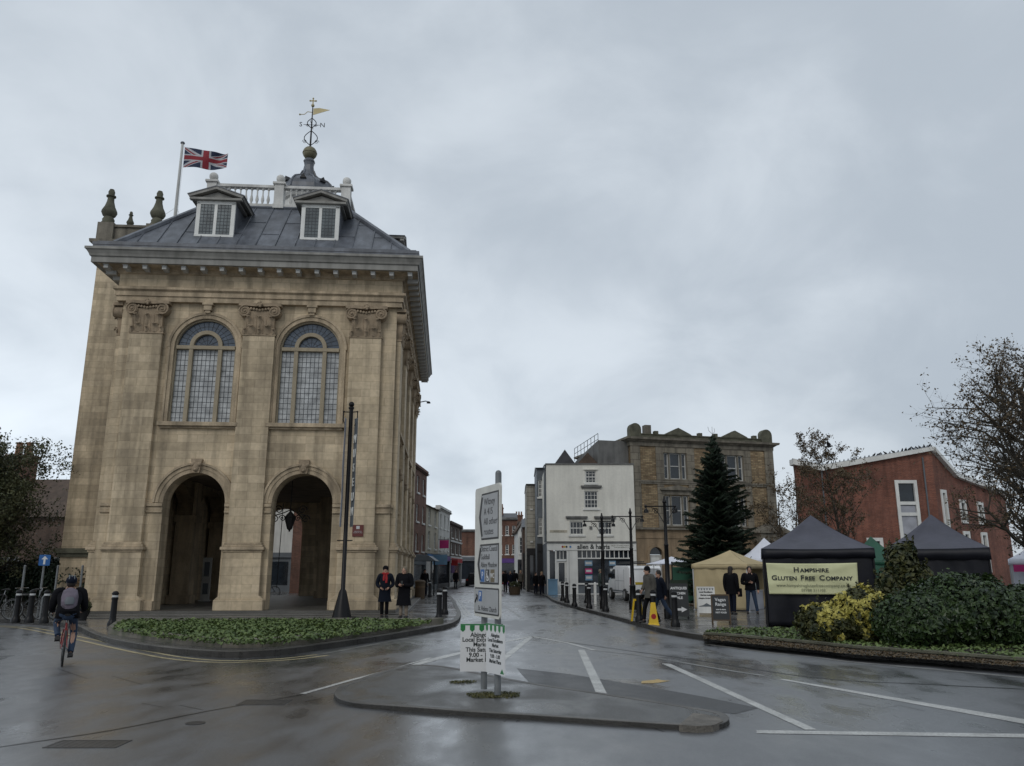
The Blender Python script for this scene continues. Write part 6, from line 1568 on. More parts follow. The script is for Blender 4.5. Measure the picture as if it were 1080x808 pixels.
b=B(); b.box(0,.95,0,.05,0,1.15); b.build('panel','fence_green',t)
# ============================================================ figures
def cr(pts, n=5):
    P_=[Vector(p) for p in pts]; out=[]
    for i in range(len(P_)-1):
        p0=P_[max(i-1,0)];p1=P_[i];p2=P_[i+1];p3=P_[min(i+2,len(P_)-1)]
        for k in range(n):
            t_=k/n; out.append(.5*((2*p1)+(p2-p0)*t_+(2*p0-5*p1+4*p2-p3)*t_*t_+(3*p1-p0-3*p2+p3)*t_**3))
    out.append(P_[-1]); return out
def lr(vals, n=5):
    out=[]
    for i in range(len(vals)-1):
        for k in range(n): out.append(vals[i]+(vals[i+1]-vals[i])*k/n)
    out.append(vals[-1]); return out
def hand(b, wr, el, side, curl=.5):
    "palm and five fingers continuing the forearm"
    d=(wr-el).normalized(); a=Vector((side,0,0)); a=(a-d*a.dot(d)); a=a.normalized() if a.length>.05 else Vector((0,1,0)); n_=d.cross(a).normalized()
    b.tube([wr-d*.02, wr+d*.03, wr+d*.085], [.026,.038,.036], 8, sx=.5)
    for k in range(4):
        o=n_*(-.027+.018*k); L_=(.068,.078,.074,.058)[k]; base=wr+d*.08+o; bend=-a*side*0+Vector((0,0,0))
        cdir=(d*math.cos(curl)+a*-1*math.sin(curl)).normalized(); cd2=(d*math.cos(curl*2)+a*-1*math.sin(curl*2)).normalized()
        b.tube([base, base+d*L_*.35, base+d*L_*.35+cdir*L_*.35, base+d*L_*.35+cdir*L_*.35+cd2*L_*.3], [.0095,.009,.008,.006], 5)
    tb=wr+d*.03-n_*.03; b.tube([tb, tb+(d-n_*.8).normalized()*.035, tb+(d-n_*.8).normalized()*.035+(d-n_*.1).normalized()*.03], [.011,.0095,.007], 5)
def person(label, loc, rz, pel=(0,0,.93), chest=(0,0,1.25), neck=(0,.0,1.42), head=(0,-.02,1.58), hrot=0, hands=None, feet=None, knees=None, elbows=None,
           top='coat_black', toplen=.35, bottom='jeans_dark', hair='hair_dark', hairstyle='short', shoes='shoe', scarf=None, fem=False, fine=False, hat=None, name='person', cat='person', group=None, bulk=1.0, s=1.0):
    t = thing(name, label, cat, loc, rz, group); t.scale=(s,s,s)
    pel,chest,neck,head=map(Vector,(pel,chest,neck,head)); hw=.085; sw=(.165 if fem else .185)*bulk
    hip=[pel+Vector((-hw,0,-.03)), pel+Vector((hw,0,-.03))]
    feet=[Vector(f) for f in (feet or ((-.1,0,.08),(.1,0,.08)))]
    knees=[Vector(k_) for k_ in knees] if knees else [(hip[i]*.47+feet[i]*.53)+Vector((0,-.03,0)) for i in (0,1)]
    up=(neck-chest).normalized()
    sh=[neck+Vector((-sw,0,-.05)), neck+Vector((sw,0,-.05))]
    hands=[Vector(h_) for h_ in (hands or ((-.24,-.06,.80),(.24,-.06,.80)))]
    elbows=[Vector(e_) for e_ in elbows] if elbows else [(sh[i]+hands[i])/2+Vector((.03*(-1,1)[i],.05,0)) for i in (0,1)]
    # one continuous body surface grown over the skeleton
    vs=[pel,chest,neck,neck+(head-neck)*.45]; es=[(0,1),(1,2),(2,3)]; rr=[.115,.125,.06,.052]
    for i in (0,1):
        k=len(vs); vs+=[hip[i],knees[i],feet[i],feet[i]+Vector((0,-.07,-.04))]; es+=[(0,k),(k,k+1),(k+1,k+2),(k+2,k+3)]; rr+=[.082,.055,.036,.022]
    for i in (0,1):
        k=len(vs); vs+=[sh[i],elbows[i],hands[i]]; es+=[(2,k),(k,k+1),(k+1,k+2)]; rr+=[.055,.04,.027]
    me=bpy.data.meshes.new('sk'); me.from_pydata(vs,es,[]); o=bpy.data.objects.new('sk',me); COL.objects.link(o)
    md=o.modifiers.new('s','SKIN'); sd=o.modifiers.new('d','SUBSURF'); sd.levels=1; sd.render_levels=1
    for i,r_ in enumerate(rr): me.skin_vertices[0].data[i].radius=(r_,r_)
    me.skin_vertices[0].data[0].use_root=True
    bpy.context.view_layer.update(); dg=bpy.context.evaluated_depsgraph_get(); em=bpy.data.meshes.new_from_object(o.evaluated_get(dg))
    bpy.data.objects.remove(o)
    b=B(); b.add([tuple(v.co) for v in em.vertices],[list(p_.vertices) for p_ in em.polygons])
    # head with face
    HM=T(head) @ RZ(hrot); b.push(HM)
    b.lathe([(.02,-.125),(.05,-.115),(.066,-.09),(.076,-.05),(.082,0),(.083,.04),(.075,.08),(.055,.105),(.02,.118)],(0,0,0),14)
    b.tube([(0,-.078,.02),(0,-.098,-.015),(0,-.104,-.028),(0,-.085,-.036)],[.008,.011,.014,.01],6)
    for s_ in (-1,1): b.ball((s_*.083,.01,-.01),.022,7,5,(.4,.9,1.3)); b.ball((s_*.03,-.074,.005),.014,7,5,(1.2,.5,.7))
    b.tube([(-.022,-.078,-.063),(0,-.084,-.066),(.022,-.078,-.063)],[.004,.008,.004],5); b.ball((0,-.062,-.098),.025,8,5)
    b.pop()
    for i in (0,1):
        if fine: hand(b,hands[i],elbows[i],(-1,1)[i],.5)
        else: hand(b,hands[i],elbows[i],(-1,1)[i],.5)
    body=b.build('body','skin',t,smooth=60)
    b=B(); b.push(HM)
    for s_ in (-1,1): b.ball((s_*.03,-.0805,.005),.006,6,4)
    b.build('eyes','ink',body)
    # hair / hat
    b=B(); b.push(HM)
    if hairstyle!='bald':
        b.lathe([(.093,-.01),(.094,.045),(.085,.09),(.06,.12),(.02,.132)],(0,.012,0),14); b.ball((0,.03,.0),.088,12,8,(1,.95,1.1))
        if hairstyle=='long': b.tube([(0,.05,.03),(0,.07,-.08),(0,.075,-.2),(0,.06,-.27)],[.085,.09,.085,.04],10,sx=.6)
        if hairstyle=='bob': b.tube([(0,.04,.03),(0,.05,-.06),(0,.05,-.13)],[.088,.096,.08],12,sx=.8)
    if hairstyle!='bald': b.build('hair',hair,body,smooth=60)
    if hat:
        b=B(); b.push(HM)
        if hat[0]=='helmet':
            b.ball((0,.015,.06),.115,16,10,(.9,1.15,.8)); k_=b.build('helmet',hat[1],t,smooth=60)
            b=B(); b.push(HM)
            for s_ in (-.045,0,.045): b.tube([(s_,-.10,.10),(s_,-.02,.155),(s_,.08,.14),(s_,.125,.08)],.012,5)
            b.build('helmet_vent','shop_grey',k_)
        else:
            b.lathe([(.1,.02),(.102,.055),(.094,.095),(.06,.135),(.02,.145)],(0,.01,0),14); b.build('hat',hat[1],t,smooth=60)
    # coat
    b=B(); hem=pel+Vector((0,0,-toplen)); fl=1+.35*toplen
    kneemid=(knees[0]+knees[1])/2; 
    lean=(kneemid-pel); hem.x+=lean.x*min(1,toplen/.5); hem.y+=lean.y*min(1,toplen/.5)*.9
    rings=[(hem,.185*fl*bulk,.125*fl*bulk),((hem+pel)/2,.18*bulk,.13*bulk),(pel+Vector((0,0,.03)),.175*bulk,.13*bulk),(pel.lerp(chest,.5),(.15 if fem else .165)*bulk,.12*bulk),(chest,(.17 if fem else .19)*bulk,.13*bulk),(neck+Vector((0,0,-.05)),sw+.02,.105*bulk),(neck+Vector((0,0,.0)),.12*bulk,.085),(neck+Vector((0,0,.045)),.065,.06)]
    n=18; k0=len(b.v)
    for (c,rx,ry) in rings:
        for j in range(n): a=2*math.pi*j/n; wob=1+.03*math.sin(3*a+c.z*14); b.v.append(Vector((c.x+rx*wob*math.cos(a),c.y+ry*wob*math.sin(a),c.z)))
    for i in range(len(rings)-1):
        for j in range(n): b.f.append([k0+i*n+j,k0+i*n+(j+1)%n,k0+(i+1)*n+(j+1)%n,k0+(i+1)*n+j])
    b.f.append([k0+j for j in range(n)][::-1]); b.f.append([k0+(len(rings)-1)*n+j for j in range(n)])
    for i in (0,1):
        s_=(-1,1)[i]; pts=cr([neck+Vector((s_*sw*.45,0,-.03)),sh[i],elbows[i],hands[i]-(hands[i]-elbows[i])*.06],4); b.tube(pts,lr([.06*bulk,.075*bulk,.058*bulk,.046*bulk],4),10)
    b.build('coat',top,t,smooth=60)
    # trousers
    b=B(); b.ball(pel+Vector((0,0,-.04)),.15,12,8,(1.05,.8,.8))
    for i in (0,1): b.tube(cr([hip[i]+Vector((0,0,.05)),hip[i],knees[i],feet[i]+Vector((0,0,.02))],4),lr([.09,.098,.068,.056],4),10)
    b.build('trousers',bottom,t,smooth=60)
    for i in (0,1):
        b=B(); f=feet[i]; b.tube([f+Vector((0,.045,-.02)),f+Vector((0,0,-.035)),f+Vector((0,-.09,-.045)),f+Vector((0,-.18,-.055))],[.05,.056,.05,.03],9,sx=.85); b.build('shoe',shoes,t,smooth=60)
    if scarf:
        b=B(); b.tube([neck+Vector((.09*math.cos(a),.075*math.sin(a)-.01,.03+.01*math.sin(2*a))) for a in [2*math.pi*k/16 for k in range(17)]],.038,8)
        b.tube([neck+Vector((.03,-.09,.02)),neck+Vector((.05,-.13,-.12)),neck+Vector((.045,-.14,-.28))],[.03,.042,.035],8,sx=.5)
        b.tube([neck+Vector((-.03,-.09,.02)),neck+Vector((-.04,-.125,-.12)),neck+Vector((-.035,-.135,-.2))],[.03,.04,.035],8,sx=.5); b.build('scarf',scarf,t,smooth=60)
    return t
# two women by the hall
g1=G(405,651,PZ); g2=G(425.5,652,PZ)
person('woman in a dark navy coat and red scarf standing at the corner of the hall', (g1.x,g1.y,PZ), R(4), toplen=.42, top='coat_navy', bottom='coat_black', hair='hair_dark', scarf='red_cloth', fem=True, fine=True, hands=((-.13,-.15,.98),(.13,-.15,.98)), elbows=((-.27,.03,1.1),(.27,.03,1.1)), feet=((-.08,0,.08),(.08,.02,.08)), bulk=1.12, hat=('beret','coat_black'))
person('fair-haired woman in a long black coat and beige trousers looking down at her hands', (g2.x,g2.y,PZ), R(-14), head=(0,-.06,1.56), hrot=.1, toplen=.52, top='coat_black', bottom='beige', hair='hair_grey', hairstyle='bob', fem=True, fine=True, hands=((-.09,-.26,1.08),(.05,-.27,1.09)), elbows=((-.26,-.02,1.08),(.26,-.02,1.08)), bulk=1.22, shoes='shoe')
t=thing('phone','small dark phone held by the fair-haired woman in black','phone',(g2.x-.05,g2.y-.32,PZ+1.1),R(-14)); b=B(); b.box(-.03,.04,-.012,.0,-.01,.12); b.build('case','ink',t,bevel=.003); b=B(); b.box(-.026,.036,.0005,.002,0,.11); b.build('screen','goods',t)
# cyclist
cp=G(65,700,0); cyr=R(29); CSZ=.93
bk=bicycle('red-framed bicycle ridden away across the road by the cyclist', (cp.x,cp.y+.0,0), cyr, 'bike_red'); bk.scale=(CSZ,)*3
person('cyclist in a dark jacket, jeans and a dark helmet riding away with a backpack', (cp.x,cp.y+.0,0), cyr+math.pi, s=CSZ, pel=(0,.24,1.0), chest=(0,.10,1.24), neck=(0,-.02,1.43), head=(0,-.08,1.56),
    hands=((-.27,-.28,1.02),(.27,-.28,1.02)), elbows=((-.29,.0,1.10),(.29,.0,1.10)), feet=((-.13,.06,.20),(.13,.13,.53)), knees=((-.15,-.15,.60),(.17,-.22,.80)), toplen=.12, top='coat_black', bottom='jeans', hair='hair_dark', hat=('helmet','jeans_dark'), shoes='shoe', fine=True, bulk=1.2)
M_=T((cp.x,cp.y+.0,0)) @ RZ(cyr+math.pi)
bp_=M_ @ Vector((0,.30*CSZ,1.08*CSZ)); t=thing('backpack','grey-purple backpack worn on the cyclist\'s back','backpack',bp_,cyr)
b=B(); b.push(Matrix.Rotation(-.35,4,'X')); b.tube([(0,0,-.02),(0,-.02,.05),(0,-.02,.2),(0,0,.33),(0,.02,.38)],[.08,.135,.145,.12,.05],14,sx=.62); b.build('bag','backpack',t,smooth=60)
b=B(); b.push(Matrix.Rotation(-.35,4,'X')); b.tube([(0,-.10,.04),(0,-.115,.1),(0,-.11,.17)],[.07,.085,.06],10,sx=.35); b.build('pocket','shop_grey',t,smooth=60)
# walkers near the kerb
g=G(687.5,657,PZ); person('man in a dark beanie and grey-brown jacket walking left past the yellow cone', (g.x,g.y,PZ), R(-78), head=(0,-.10,1.57), neck=(0,-.04,1.42), chest=(0,-.01,1.25), hands=((-.2,-.2,.98),(.2,-.02,.85)), feet=((-.07,-.22,.08),(.09,.2,.1)), knees=((-.08,-.17,.5),(.09,.02,.5)), toplen=.18, top='coat_grey', bottom='coat_black', hat=('beanie','coat_black'), fine=True, bulk=1.3, s=.99)
g=G(694,655.5,PZ); person('companion in dark jacket and jeans walking half hidden behind the man in the beanie', (g.x+.1,g.y+.1,PZ), R(-78), hands=((-.2,-.1,.85),(.2,.12,.85)), feet=((-.07,-.25,.08),(.09,.48,.12)), knees=((-.08,-.14,.5),(.09,.18,.48)), toplen=.14, top='coat_navy', bottom='jeans', fine=True, bulk=1.15, s=.92)
# pair at the stall
g=G(773,648,PZ); person('person in a dark hooded coat, back turned, by the tan canvas', (g.x,g.y,PZ), R(140), toplen=.22, top='coat_black', bottom='jeans_dark', hair='hair_dark', hairstyle='long', fem=True, bulk=1.15, feet=((-.12,.1,.08),(.1,-.12,.08)), s=1.0)
t=thing('shoulder_bag','black shoulder bag at the hip of the person facing the tan canvas','bag',(g.x+.28,g.y-.03,PZ+.62),0); b=B(); b.box(-.07,.09,-.06,.06,0,.3); b.build('bag','coat_black',t,bevel=.03); b=B(); b.tube([(0,0,.28),(-.05,0,.6),(-.12,0,.85)],.012,5); b.build('strap','coat_black',t)
g=G(796,647.5,PZ); person('person in a black jacket and blue jeans facing us before the tan gazebo', (g.x-.1,g.y,PZ), R(-12), toplen=.08, top='coat_black', bottom='jeans', hair='hair_dark', hands=((-.04,-.2,1.12),(.27,-.06,.84)), elbows=((-.27,.0,1.1),(.27,.06,1.1)), feet=((-.14,.05,.08),(.2,-.05,.08)), bulk=1.12)
g=G(795,645.5,PZ); t=None
# far figures
g=G(571.5,627.5,.06); person('blonde woman in black walking by the corner of the white shop', (g.x,g.y,.0), R(8), toplen=.2, top='coat_black', bottom='jeans_dark', hair='hair_blond', hairstyle='long', fem=True, s=.93)
g=G(565,627.0,.0); person('dark figure standing in the shop doorway shade left of the blonde woman', (g.x,g.y,0), R(40), toplen=.2, s=.9)
p=(5.35,50.0,PZ); person('person in a grey-green coat in front of the shop window beyond the van', p, R(100), toplen=.3, top='coat_green', hair='hair_grey', s=.95)
crowd=[(527,627,'coat_black','jeans_dark','hair_dark',R(170),'figure in black striding by the sign, white bag in hand, nearest of the far crowd'),(520.5,624,'coat_navy','coat_black','hair_dark',R(20),'figure in navy partly behind the edge of the direction sign'),
 (533,624.6,'coat_black','coat_black','hair_dark',R(200),'figure in black in the middle of the far crowd'),(538,625,'coat_navy','jeans_dark','hair_grey',R(30),'grey-haired figure in navy right of the middle of the far crowd'),
 (542.5,624,'coat_black','jeans_dark','hair_dark',R(160),'dark figure at the right of the far crowd'),(549,623,'coat_grey','coat_black','hair_blond',R(10),'figure in a grey coat beside the planter tub'),(530.5,622.5,'red_cloth','jeans_dark','hair_dark',R(0),'figure in red behind the far crowd')]
for u,v,tp,bt_,hr,rz,lb in crowd:
    q_=rnd.uniform(.02,.22); g=G(u,v,0); person(lb,(g.x,g.y,0),rz,top=tp,bottom=bt_,hair=hr,toplen=rnd.uniform(.08,.4),group='people in the far street',s=rnd.uniform(.93,1.04),feet=((-.1,-q_,.08),(.1,q_*1.1,.09)),hands=((-.22,-q_-.05,.85+q_*.5),(.22,q_-.1,.84)),bulk=rnd.uniform(1.0,1.25),hairstyle=rnd.choice(('short','long','bob')))
g=G(527,627,0); t=thing('carrier_bag','white carrier bag carried by the nearest of the far crowd','bag',(g.x+.1,g.y-.3,.28)); b=B(); b.prism([(-.2,0),(.2,0),(.16,.4),(-.16,.4)],-.06,.06); b.build('bag','white_paint',t,bevel=.03)
person('dark figure waiting under the far canopied shelter', (-5.4,50.8,PZ), R(20), top='coat_black', s=.95)
person('dark figure outside the shops at the end of the left row', (-5.2,76,0), R(30), top='coat_black', s=1.0)
# car far away
t=thing('parked_car','small dark car parked at the far end of the left row','car',(-4.0,86,0),R(0)); b=B(); b.prism([(-.85,.2),(.85,.2),(.87,.75),(.65,.85),(.5,1.35),(-.5,1.35),(-.65,.85),(-.87,.75)],0,3.9); b.build('body','black_paint',t,bevel=.05); b=B(); b.prism([(-.56,.9),(.56,.9),(.45,1.28),(-.45,1.28)],-.01,.0); b.build('rear_window','dark_glass',t)
for s in (-1,1):
    b=B(); b.box(s*.7-.1,s*.7+.1,-.015,.0,.6,.75); b.build('tail_light','taillight',t)
    for y in (.7,3.1): b=B(); b.push(T((s*.8,y,.3)) @ Matrix.Rotation(math.pi/2,4,'Y')); b.lathe([(.15,-.1),(.3,-.1),(.3,.1),(.15,.1)],n=14); b.build('wheel','rubber',t)
# ============================================================ trees and shrubs
def branch_tree(label, loc, h, spread, levels, leafm, nleaf, ls, seed, trunk_r=.16, lean=(0,0), name='bare_tree', group=None, first=.25, updir=.55, cat='tree', nb=9, leaf_lv=2, dense=1.0, kids_n=4):
    r0=random.Random(seed); t=thing(name,label,cat,loc,0,group); b=B(); tips=[]
    def grow(p,d,L_,r,lv):
        n=5 if lv==0 else 4; pts=[p]; rad=[r]; q=p.copy(); dd=d.copy()
        for i in range(n):
            dd=(dd+Vector((r0.uniform(-1,1),r0.uniform(-1,1),r0.uniform(-.3,.6)))*(.10 if lv==0 else .22)).normalized(); q=q+dd*L_/n; pts.append(q.copy()); rad.append(r*(1-.62*(i+1)/n))
        b.tube(pts,rad,9 if lv==0 else (6 if lv==1 else 4))
        if lv>=leaf_lv:
            for k in range(1,len(pts)): tips.append((pts[k],dd.copy()))
        if lv<levels:
            m=nb if lv==0 else kids_n+(1 if lv<2 else 0)
            for k in range(m):
                f=(first+(1-first)*(k+.5)/m) if lv==0 else r0.uniform(.25,1.0); i=min(int(f*n),n-1); fr=f*n-i; st=pts[i].lerp(pts[i+1],fr)
                az=k*2.4+r0.uniform(-.5,.5) if lv==0 else r0.uniform(0,6.28); dn=(pts[i+1]-pts[i]).normalized(); a=dn.orthogonal().normalized(); a.rotate(Matrix.Rotation(az,3,dn))
                nd=(dn*r0.uniform(.35,.75)+a*r0.uniform(.6,1.0)+Vector((0,0,updir*.35))).normalized()
                grow(st,nd,L_*(spread if lv==0 else .62)*r0.uniform(.7,1.15)*(1.15-.5*f if lv==0 else 1),rad[i]*(.5 if lv==0 else .6),lv+1)
    grow(Vector((0,0,0)),Vector((lean[0],lean[1],1)).normalized(),h,trunk_r,0)
    b.build('trunk','bark',t,smooth=60,recalc=False)
    if nleaf:
        c=B()
        for _ in range(nleaf):
            p,d=r0.choice(tips); o=Vector((r0.gauss(0,1),r0.gauss(0,1),r0.gauss(0,1)))*(.055*dense); nn=Vector((r0.uniform(-1,1),r0.uniform(-1,1),r0.uniform(-.2,1)))
            leafquad(c,p+o,ls*r0.uniform(.6,1.3),nn)
        c.build('crown',leafm,t,recalc=False)
    return t
branch_tree('large nearly bare tree with sparse brown leaves at the right edge',(17.9,27.2,PZ),8.0,.37,4,'leaf_brown',8000,.055,5,.24,first=.16,nb=22,leaf_lv=3,kids_n=5,dense=1.2)
branch_tree('second bare tree just behind the one at the right edge',(21.3,31.5,PZ),8.0,.42,4,'leaf_brown',8000,.055,8,.2,first=.2,nb=16,leaf_lv=3,kids_n=4)
branch_tree('small tree with brown winter leaves in front of the red-brick building',(16.9,41.5,PZ),6.9,.36,4,'leaf_brown',10000,.05,12,.09,nb=15,leaf_lv=3,first=.25,updir=.9,kids_n=3)
branch_tree('slender bare tree behind the left side of the black gazebo',(14.7,44,PZ),5.2,.40,3,'leaf_brown',1700,.06,21,.07,nb=8,leaf_lv=2)
branch_tree('slight bare sapling at the left corner of the red-brick building',(19.3,55,PZ),7.0,.4,3,'leaf_brown',1900,.07,33,.07,nb=8,leaf_lv=2)
# broadleaf evergreen tree on the left: many sprays of leaves on real limbs, with gaps
def leafy(label,loc,h,blobs,leafm,n,ls,seed,name='leafy_tree',trunk_r=.16,sprays=None):
    r0=random.Random(seed); t=thing(name,label,'tree',loc); b=B(); b.tube([(0,0,0),(.05,0,h*.4),(-.05,.05,h*.75),(0,0,h*.95)],[trunk_r,trunk_r*.75,trunk_r*.4,.03],9)
    c=B()
    for (x,y,z,rx,ry,rz_,w_) in blobs:
        b.tube([(0,0,max(h*.25,z-rz_*1.2)),(x*.5,y*.5,z-rz_*.3),(x,y,z)],[trunk_r*.45,.05,.02],6)
        m=int(n*w_/14)
        for _ in range(m):
            d=Vector((r0.gauss(0,1),r0.gauss(0,1),r0.gauss(0,1))).normalized()*r0.random()**.38; p=Vector((x+d.x*rx,y+d.y*ry,z+d.z*rz_))
            if r0.random()<.14: b.tube([Vector((x,y,z)),p],[.02,.006],3)
            for k in range(14):
                q=p+Vector((r0.gauss(0,1),r0.gauss(0,1),r0.gauss(0,.7)))*.16
                nn=Vector((r0.uniform(-1,1),r0.uniform(-1,1),r0.uniform(-.1,1))); leafquad(c,q,ls*r0.uniform(.6,1.3),nn)
    b.build('trunk','bark',t,smooth=60,recalc=False); c.build('crown',leafm,t,recalc=False); return t
branch_tree('leafy evergreen tree standing over the bicycle rack on the left',(-22.9,35.0,PZ),5.3,.50,4,'leaf_tree',52000,.06,9,.15,first=.12,nb=26,leaf_lv=2,kids_n=5,dense=2.6,name='leafy_tree',updir=.9)
# dark hedge under it, hiding the ground behind the rack
leafy('dark evergreen hedge behind the bicycle rack',(-21.5,36.5,PZ),1.6,[(-3,0,1.0,1.6,.8,1.0,1),(-1,0,1.0,1.6,.8,1.0,1),(1.2,0,1.1,1.6,.8,1.1,1),(2.6,0,.9,1.0,.7,.9,.7)],'needle',9000,.07,4,name='hedge')
# the Christmas-tree conifer
def conifer(label,loc,h,rmax,seed):
    r0=random.Random(seed); t=thing('conifer',label,'tree',loc); b=B(); b.tube([(0,0,0),(0,0,h*.6),(0,0,h)],[.16,.09,.015],10); b.build('trunk','bark',t)
    c=B(); w_=B(); z=.35; lay=0
    while z<h-.12:
        f=(z/h); rad=rmax*(1-f)**.82*(1 if z>1.2 else .93); nb=max(7,int(20-11*f)); 
        for k in range(nb):
            az=2*math.pi*(k+.5*(lay%2))/nb+r0.uniform(-.2,.2); L_=rad*r0.uniform(.52,1.1)*(1+.10*math.sin(az*3+z*1.7)); dx,dy=math.cos(az),math.sin(az)
            droop=.20-.34*f+r0.uniform(-.14,.16); z0_=z; z=z+r0.uniform(-.11,.11)
            pts=[]
            for i in range(6):
                u=i/5; pts.append(Vector((dx*L_*u,dy*L_*u,z-droop*L_*u*1.1+.16*L_*u*u+.02*r0.uniform(-1,1))))
            w_.tube(pts,[.022*(1-.75*i/5) for i in range(6)],3)
            ns=int(7+26*L_)
            for q in range(ns):
                u=.08+.92*(q+r0.random())/ns; i=min(int(u*5),4); p=pts[i].lerp(pts[i+1],u*5-i); sd=1 if q%2 else -1
                tl=(.34*(1-u)+.12)*min(1,L_)*r0.uniform(.7,1.2)
                tw_=Vector((dx*.75-dy*sd*.8,dy*.75+dx*sd*.8,r0.uniform(-.30,.12))).normalized()
                # a twig: two crossed narrow ragged needle blades
                for cr_ in (0,1,2):
                    sdv=tw_.cross(Vector((0,0,1))).normalized() if cr_==0 else (Vector((0,0,1)) if cr_==1 else (tw_.cross(Vector((0,0,1))).normalized()+Vector((0,0,1))).normalized())
                    wd=.045
                    k_=len(c.v); m=4
                    for s_ in range(m+1):
                        v=s_/m; ww=wd*(1-.6*v)*(1 if s_%2 else .45); cc=p+tw_*tl*v+Vector((0,0,-.05*v*v)); c.v+=[cc-sdv*ww,cc+sdv*ww]
                    for s_ in range(m): a=k_+2*s_; c.f.append([a,a+1,a+3,a+2])
            z=z0_
        z+=.13+.05*(1-f); lay+=1
    for k in range(60):
        z=h-.1-r0.random()*1.0; az=r0.random()*6.28; l_=.1+.25*(h-z); leafquad(c,Vector((math.cos(az)*l_*.5,math.sin(az)*l_*.5,z)),.09,Vector((math.cos(az),math.sin(az),1)),.3)
    w_.build('branches','bark',t,recalc=False); c.build('crown','needle',t,recalc=False)
    b=B(); b.tube([(0,0,h-.1),(0,0,h+.35)],.012,5); b.tube([(0,0,h),(-.16,0,h+.15),(-.2,0,h+.35)],.01,4); b.tube([(0,0,h),(.12,0,h+.1),(.1,0,h+.28)],.01,4); b.build('star_wire','aluminium',t)
    return t
conifer('tall dark green conifer, the market place Christmas tree, before the yellow-brick building',(9.65,38.0,PZ),7.95,2.72,17)
# shrubs
def shrub(label,loc,blobs,leafm,n,ls,seed,name='shrub',extra=None,shell=.25):
    r0=random.Random(seed); t=thing(name,label,'shrub',loc); b=B()
    tot=sum(q[6] for q in blobs); c=B(); e=B()
    from mathutils import noise as mn
    for (x,y,z,rx,ry,rz_,w_) in blobs:
        for k in range(8): d=Vector((r0.uniform(-.7,.7)*rx,r0.uniform(-.7,.7)*ry,z+r0.uniform(-.2,.5)*rz_)); b.tube([(x*.8,y*.8,0),(x+d.x*.4,y+d.y*.4,d.z*.5),(x+d.x,y+d.y,d.z)],[.03,.02,.008],4)
        for _ in range(int(n*w_/tot)):
            d=Vector((r0.gauss(0,1),r0.gauss(0,1),r0.gauss(0,1))).normalized(); 
            if d.z*rz_+z<0.02: d.z=abs(d.z)
            lump=1+.20*mn.noise(Vector((d.x*rx,d.y*ry,d.z*rz_))*2.2+Vector((x*3,y*3,z)))+.12*mn.noise(Vector((d.x*rx,d.y*ry,d.z*rz_))*7)
            q=(1-shell*r0.random()**1.6)*lump*(1+.05*r0.gauss(0,1)*(r0.random()<.25)); p=Vector((x+d.x*rx*q,y+d.y*ry*q,max(.03,z+d.z*rz_*q)))
            nn=(d+Vector((r0.uniform(-1,1),r0.uniform(-1,1),r0.uniform(-.6,1)))*.8)
            tgt=e if extra and extra(p,d,r0) else c
            leafquad(tgt,p,ls*r0.choice((.55,.75,1.0,1.25,1.6))*r0.uniform(.8,1.2),nn)
    for (x,y,z,rx,ry,rz_,w_) in blobs:      # shoots that have outgrown the clipping
        for _ in range(int(16*w_)):
            d=Vector((r0.gauss(0,1),r0.gauss(0,1),abs(r0.gauss(0,1))+.3)).normalized(); p=Vector((x+d.x*rx*.9,y+d.y*ry*.9,z+d.z*rz_*.9)); q=p+(d+Vector((0,0,.6))).normalized()*r0.uniform(.12,.26)
            b.tube([p,q],[.006,.003],3)
            for k in range(7): leafquad(c,p.lerp(q,.3+.1*k)+rdir()*.02,ls*.8,rdir())
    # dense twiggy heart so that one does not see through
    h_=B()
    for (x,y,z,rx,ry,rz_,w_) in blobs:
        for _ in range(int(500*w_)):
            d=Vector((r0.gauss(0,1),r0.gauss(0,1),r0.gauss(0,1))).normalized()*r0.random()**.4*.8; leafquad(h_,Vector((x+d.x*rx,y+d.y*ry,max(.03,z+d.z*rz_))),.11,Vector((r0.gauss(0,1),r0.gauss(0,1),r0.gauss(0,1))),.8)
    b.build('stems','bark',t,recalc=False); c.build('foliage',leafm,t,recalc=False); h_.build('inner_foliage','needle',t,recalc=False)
    if extra: e.build('variegated_leaves','leaf_yellow',t,recalc=False)
    return t
shrub('large rounded dense dark green clipped bush at the lower right',(9.55,17.7,PZ),[(-.95,0,.50,.95,.9,.60,.85),(.15,.1,.66,1.3,1.05,.80,1.35),(1.4,0,.52,1.15,.95,.68,1.0)],'leaf_hedge',32000,.042,31,'clipped_bush')
shrub('wide low dark green bush continuing past the right edge of the rounded one',(12.5,17.3,PZ),[(0,0,.45,1.2,.9,.55,1)],'leaf_hedge',7000,.042,35,'clipped_bush')
from mathutils import noise as _mn
def yel(p,d,r0): return d.y<.6 and (-1.0<p.x<.65) and r0.random() < .92*max(0,min(1,4.5*(_mn.noise(p*2.6+Vector((3.1,1.7,.4)))+.5*_mn.noise(p*7)+.02+.18*d.z)))
shrub('variegated yellow and green shrub left of the rounded bush',(7.55,18.5,PZ),[(-.55,0,.40,.62,.6,.46,.7),(.25,0,.58,.68,.7,.62,1),(.95,.1,.5,.6,.6,.55,.7)],'leaf_mixed',13500,.045,37,'variegated_shrub',yel)
shrub('loose upright olive-green shrub rising between the two black gazebos',(9.7,20.3,PZ),[(0,0,.9,.62,.5,.8,1),(-.05,0,1.72,.40,.36,.50,.5),(.40,0,1.30,.34,.34,.42,.4),(-.38,0,1.2,.32,.34,.42,.4),(.15,0,2.05,.2,.2,.22,.15)],'leaf_mixed',7500,.058,41,'tall_shrub',shell=.8)

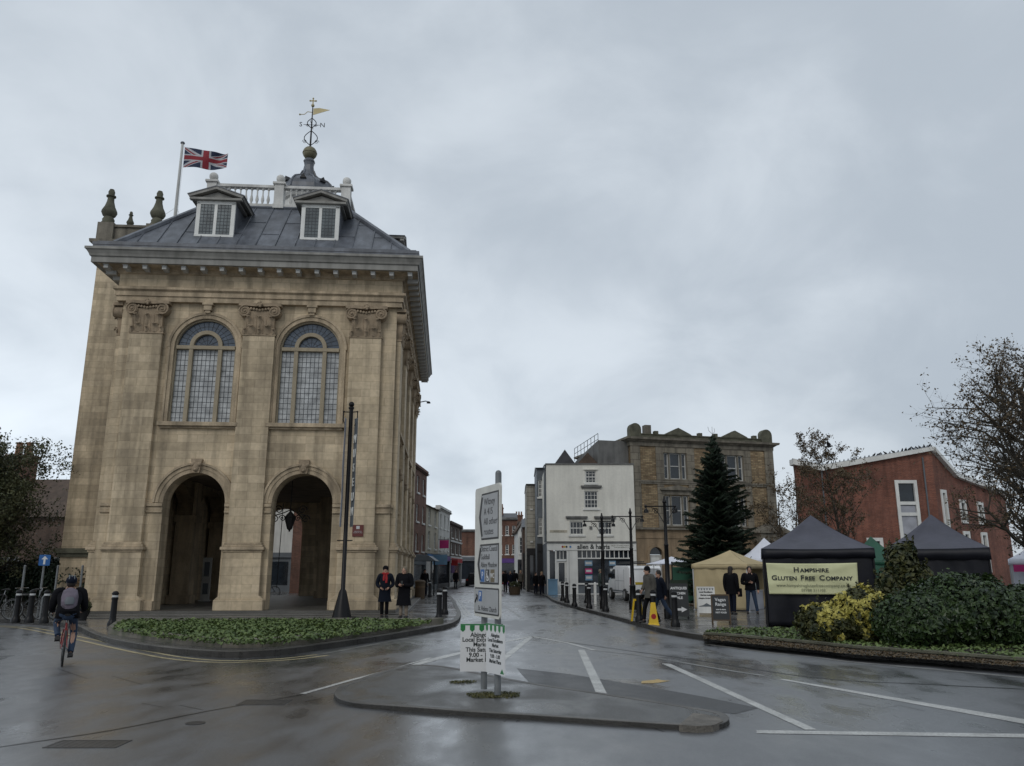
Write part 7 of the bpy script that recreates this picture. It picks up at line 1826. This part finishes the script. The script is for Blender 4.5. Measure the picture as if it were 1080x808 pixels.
# ============================================================ birds
def bird_mesh():
    t=thing('pigeon','x','bird',(0,0,0),0,'pigeons on the roof ridge'); b=B()
    b.tube([(0,.16,.05),(0,.06,.10),(0,-.04,.14),(0,-.10,.20),(0,-.12,.24),(0,-.16,.245)],[.02,.06,.065,.035,.032,.006],8); b.tube([(-.02,0,.09),(-.02,0,0)],.008,4); b.tube([(.02,0,.09),(.02,0,0)],.008,4); b.build('body','bird',t,smooth=True)
    return t
BD=bird_mesh(); first=True
bx=[(2.35,'leftmost, near the roof valley'),(5.9,'first of the left cluster'),(6.3,'second of the left cluster'),(6.75,'third of the left cluster'),(7.35,'alone between the two clusters'),(8.05,'at the start of the right cluster'),(8.3,'second in the right cluster'),(8.6,'third in the right cluster'),(8.85,'fourth in the right cluster'),(9.15,'fifth in the right cluster'),(9.4,'sixth in the right cluster'),(9.75,'second from the top of the ridge'),(10.15,'topmost, at the peak of the roof')]
for i,(x,lb) in enumerate(bx):
    z=8.93+(x-1.9)*(10.45-8.93)/8.45+ (.42 if x<5 else .36) - (.0 if x<5 else (x-5)*.012)
    l_='dark pigeon perched on the white roof edge, '+lb
    if first: BD.location=(21.35+x,59.72,z); BD['label']=l_; BD.rotation_euler=(0,0,.6); BD.scale=(1.0,)*3; first=False
    else: dup(BD,(21.35+x,59.72,z),rnd.uniform(0,6.28),l_)
t=thing('flying_bird','dark bird in flight above the left end of the red-brick building','bird',(23.5,58.8,10.6),R(60)); t.scale=(1.5,)*3
b=B(); b.tube([(0,.2,0),(0,.08,0),(0,-.08,.01),(0,-.17,.03),(0,-.21,.025)],[.02,.045,.05,.03,.005],8); b.build('body','bird',t)
for s in (-1,1):
    b=B(); b.prism([(0,-.06),(s*.2,-.11),(s*.42,0),(s*.2,.06),(0,.06)],0,.012,'z'); o=b.build('wing','bird',t); o.rotation_euler=(0,-s*R(38),0)
BX=thing('street_bird','x','bird',(0,0,0)) if False else None
# small seagull-like bird on the hall corner bracket and security lights
b=B(); b.push(T((.25,HL-.6,11.3))); b.tube([(0,0,0),(.45,0,.1),(.6,0,.05)],.03,6); b.lathe([(.12,0),(.1,.08),(.03,.12)],(.62,0,-.03),8); b.build('floodlight','iron',hall)
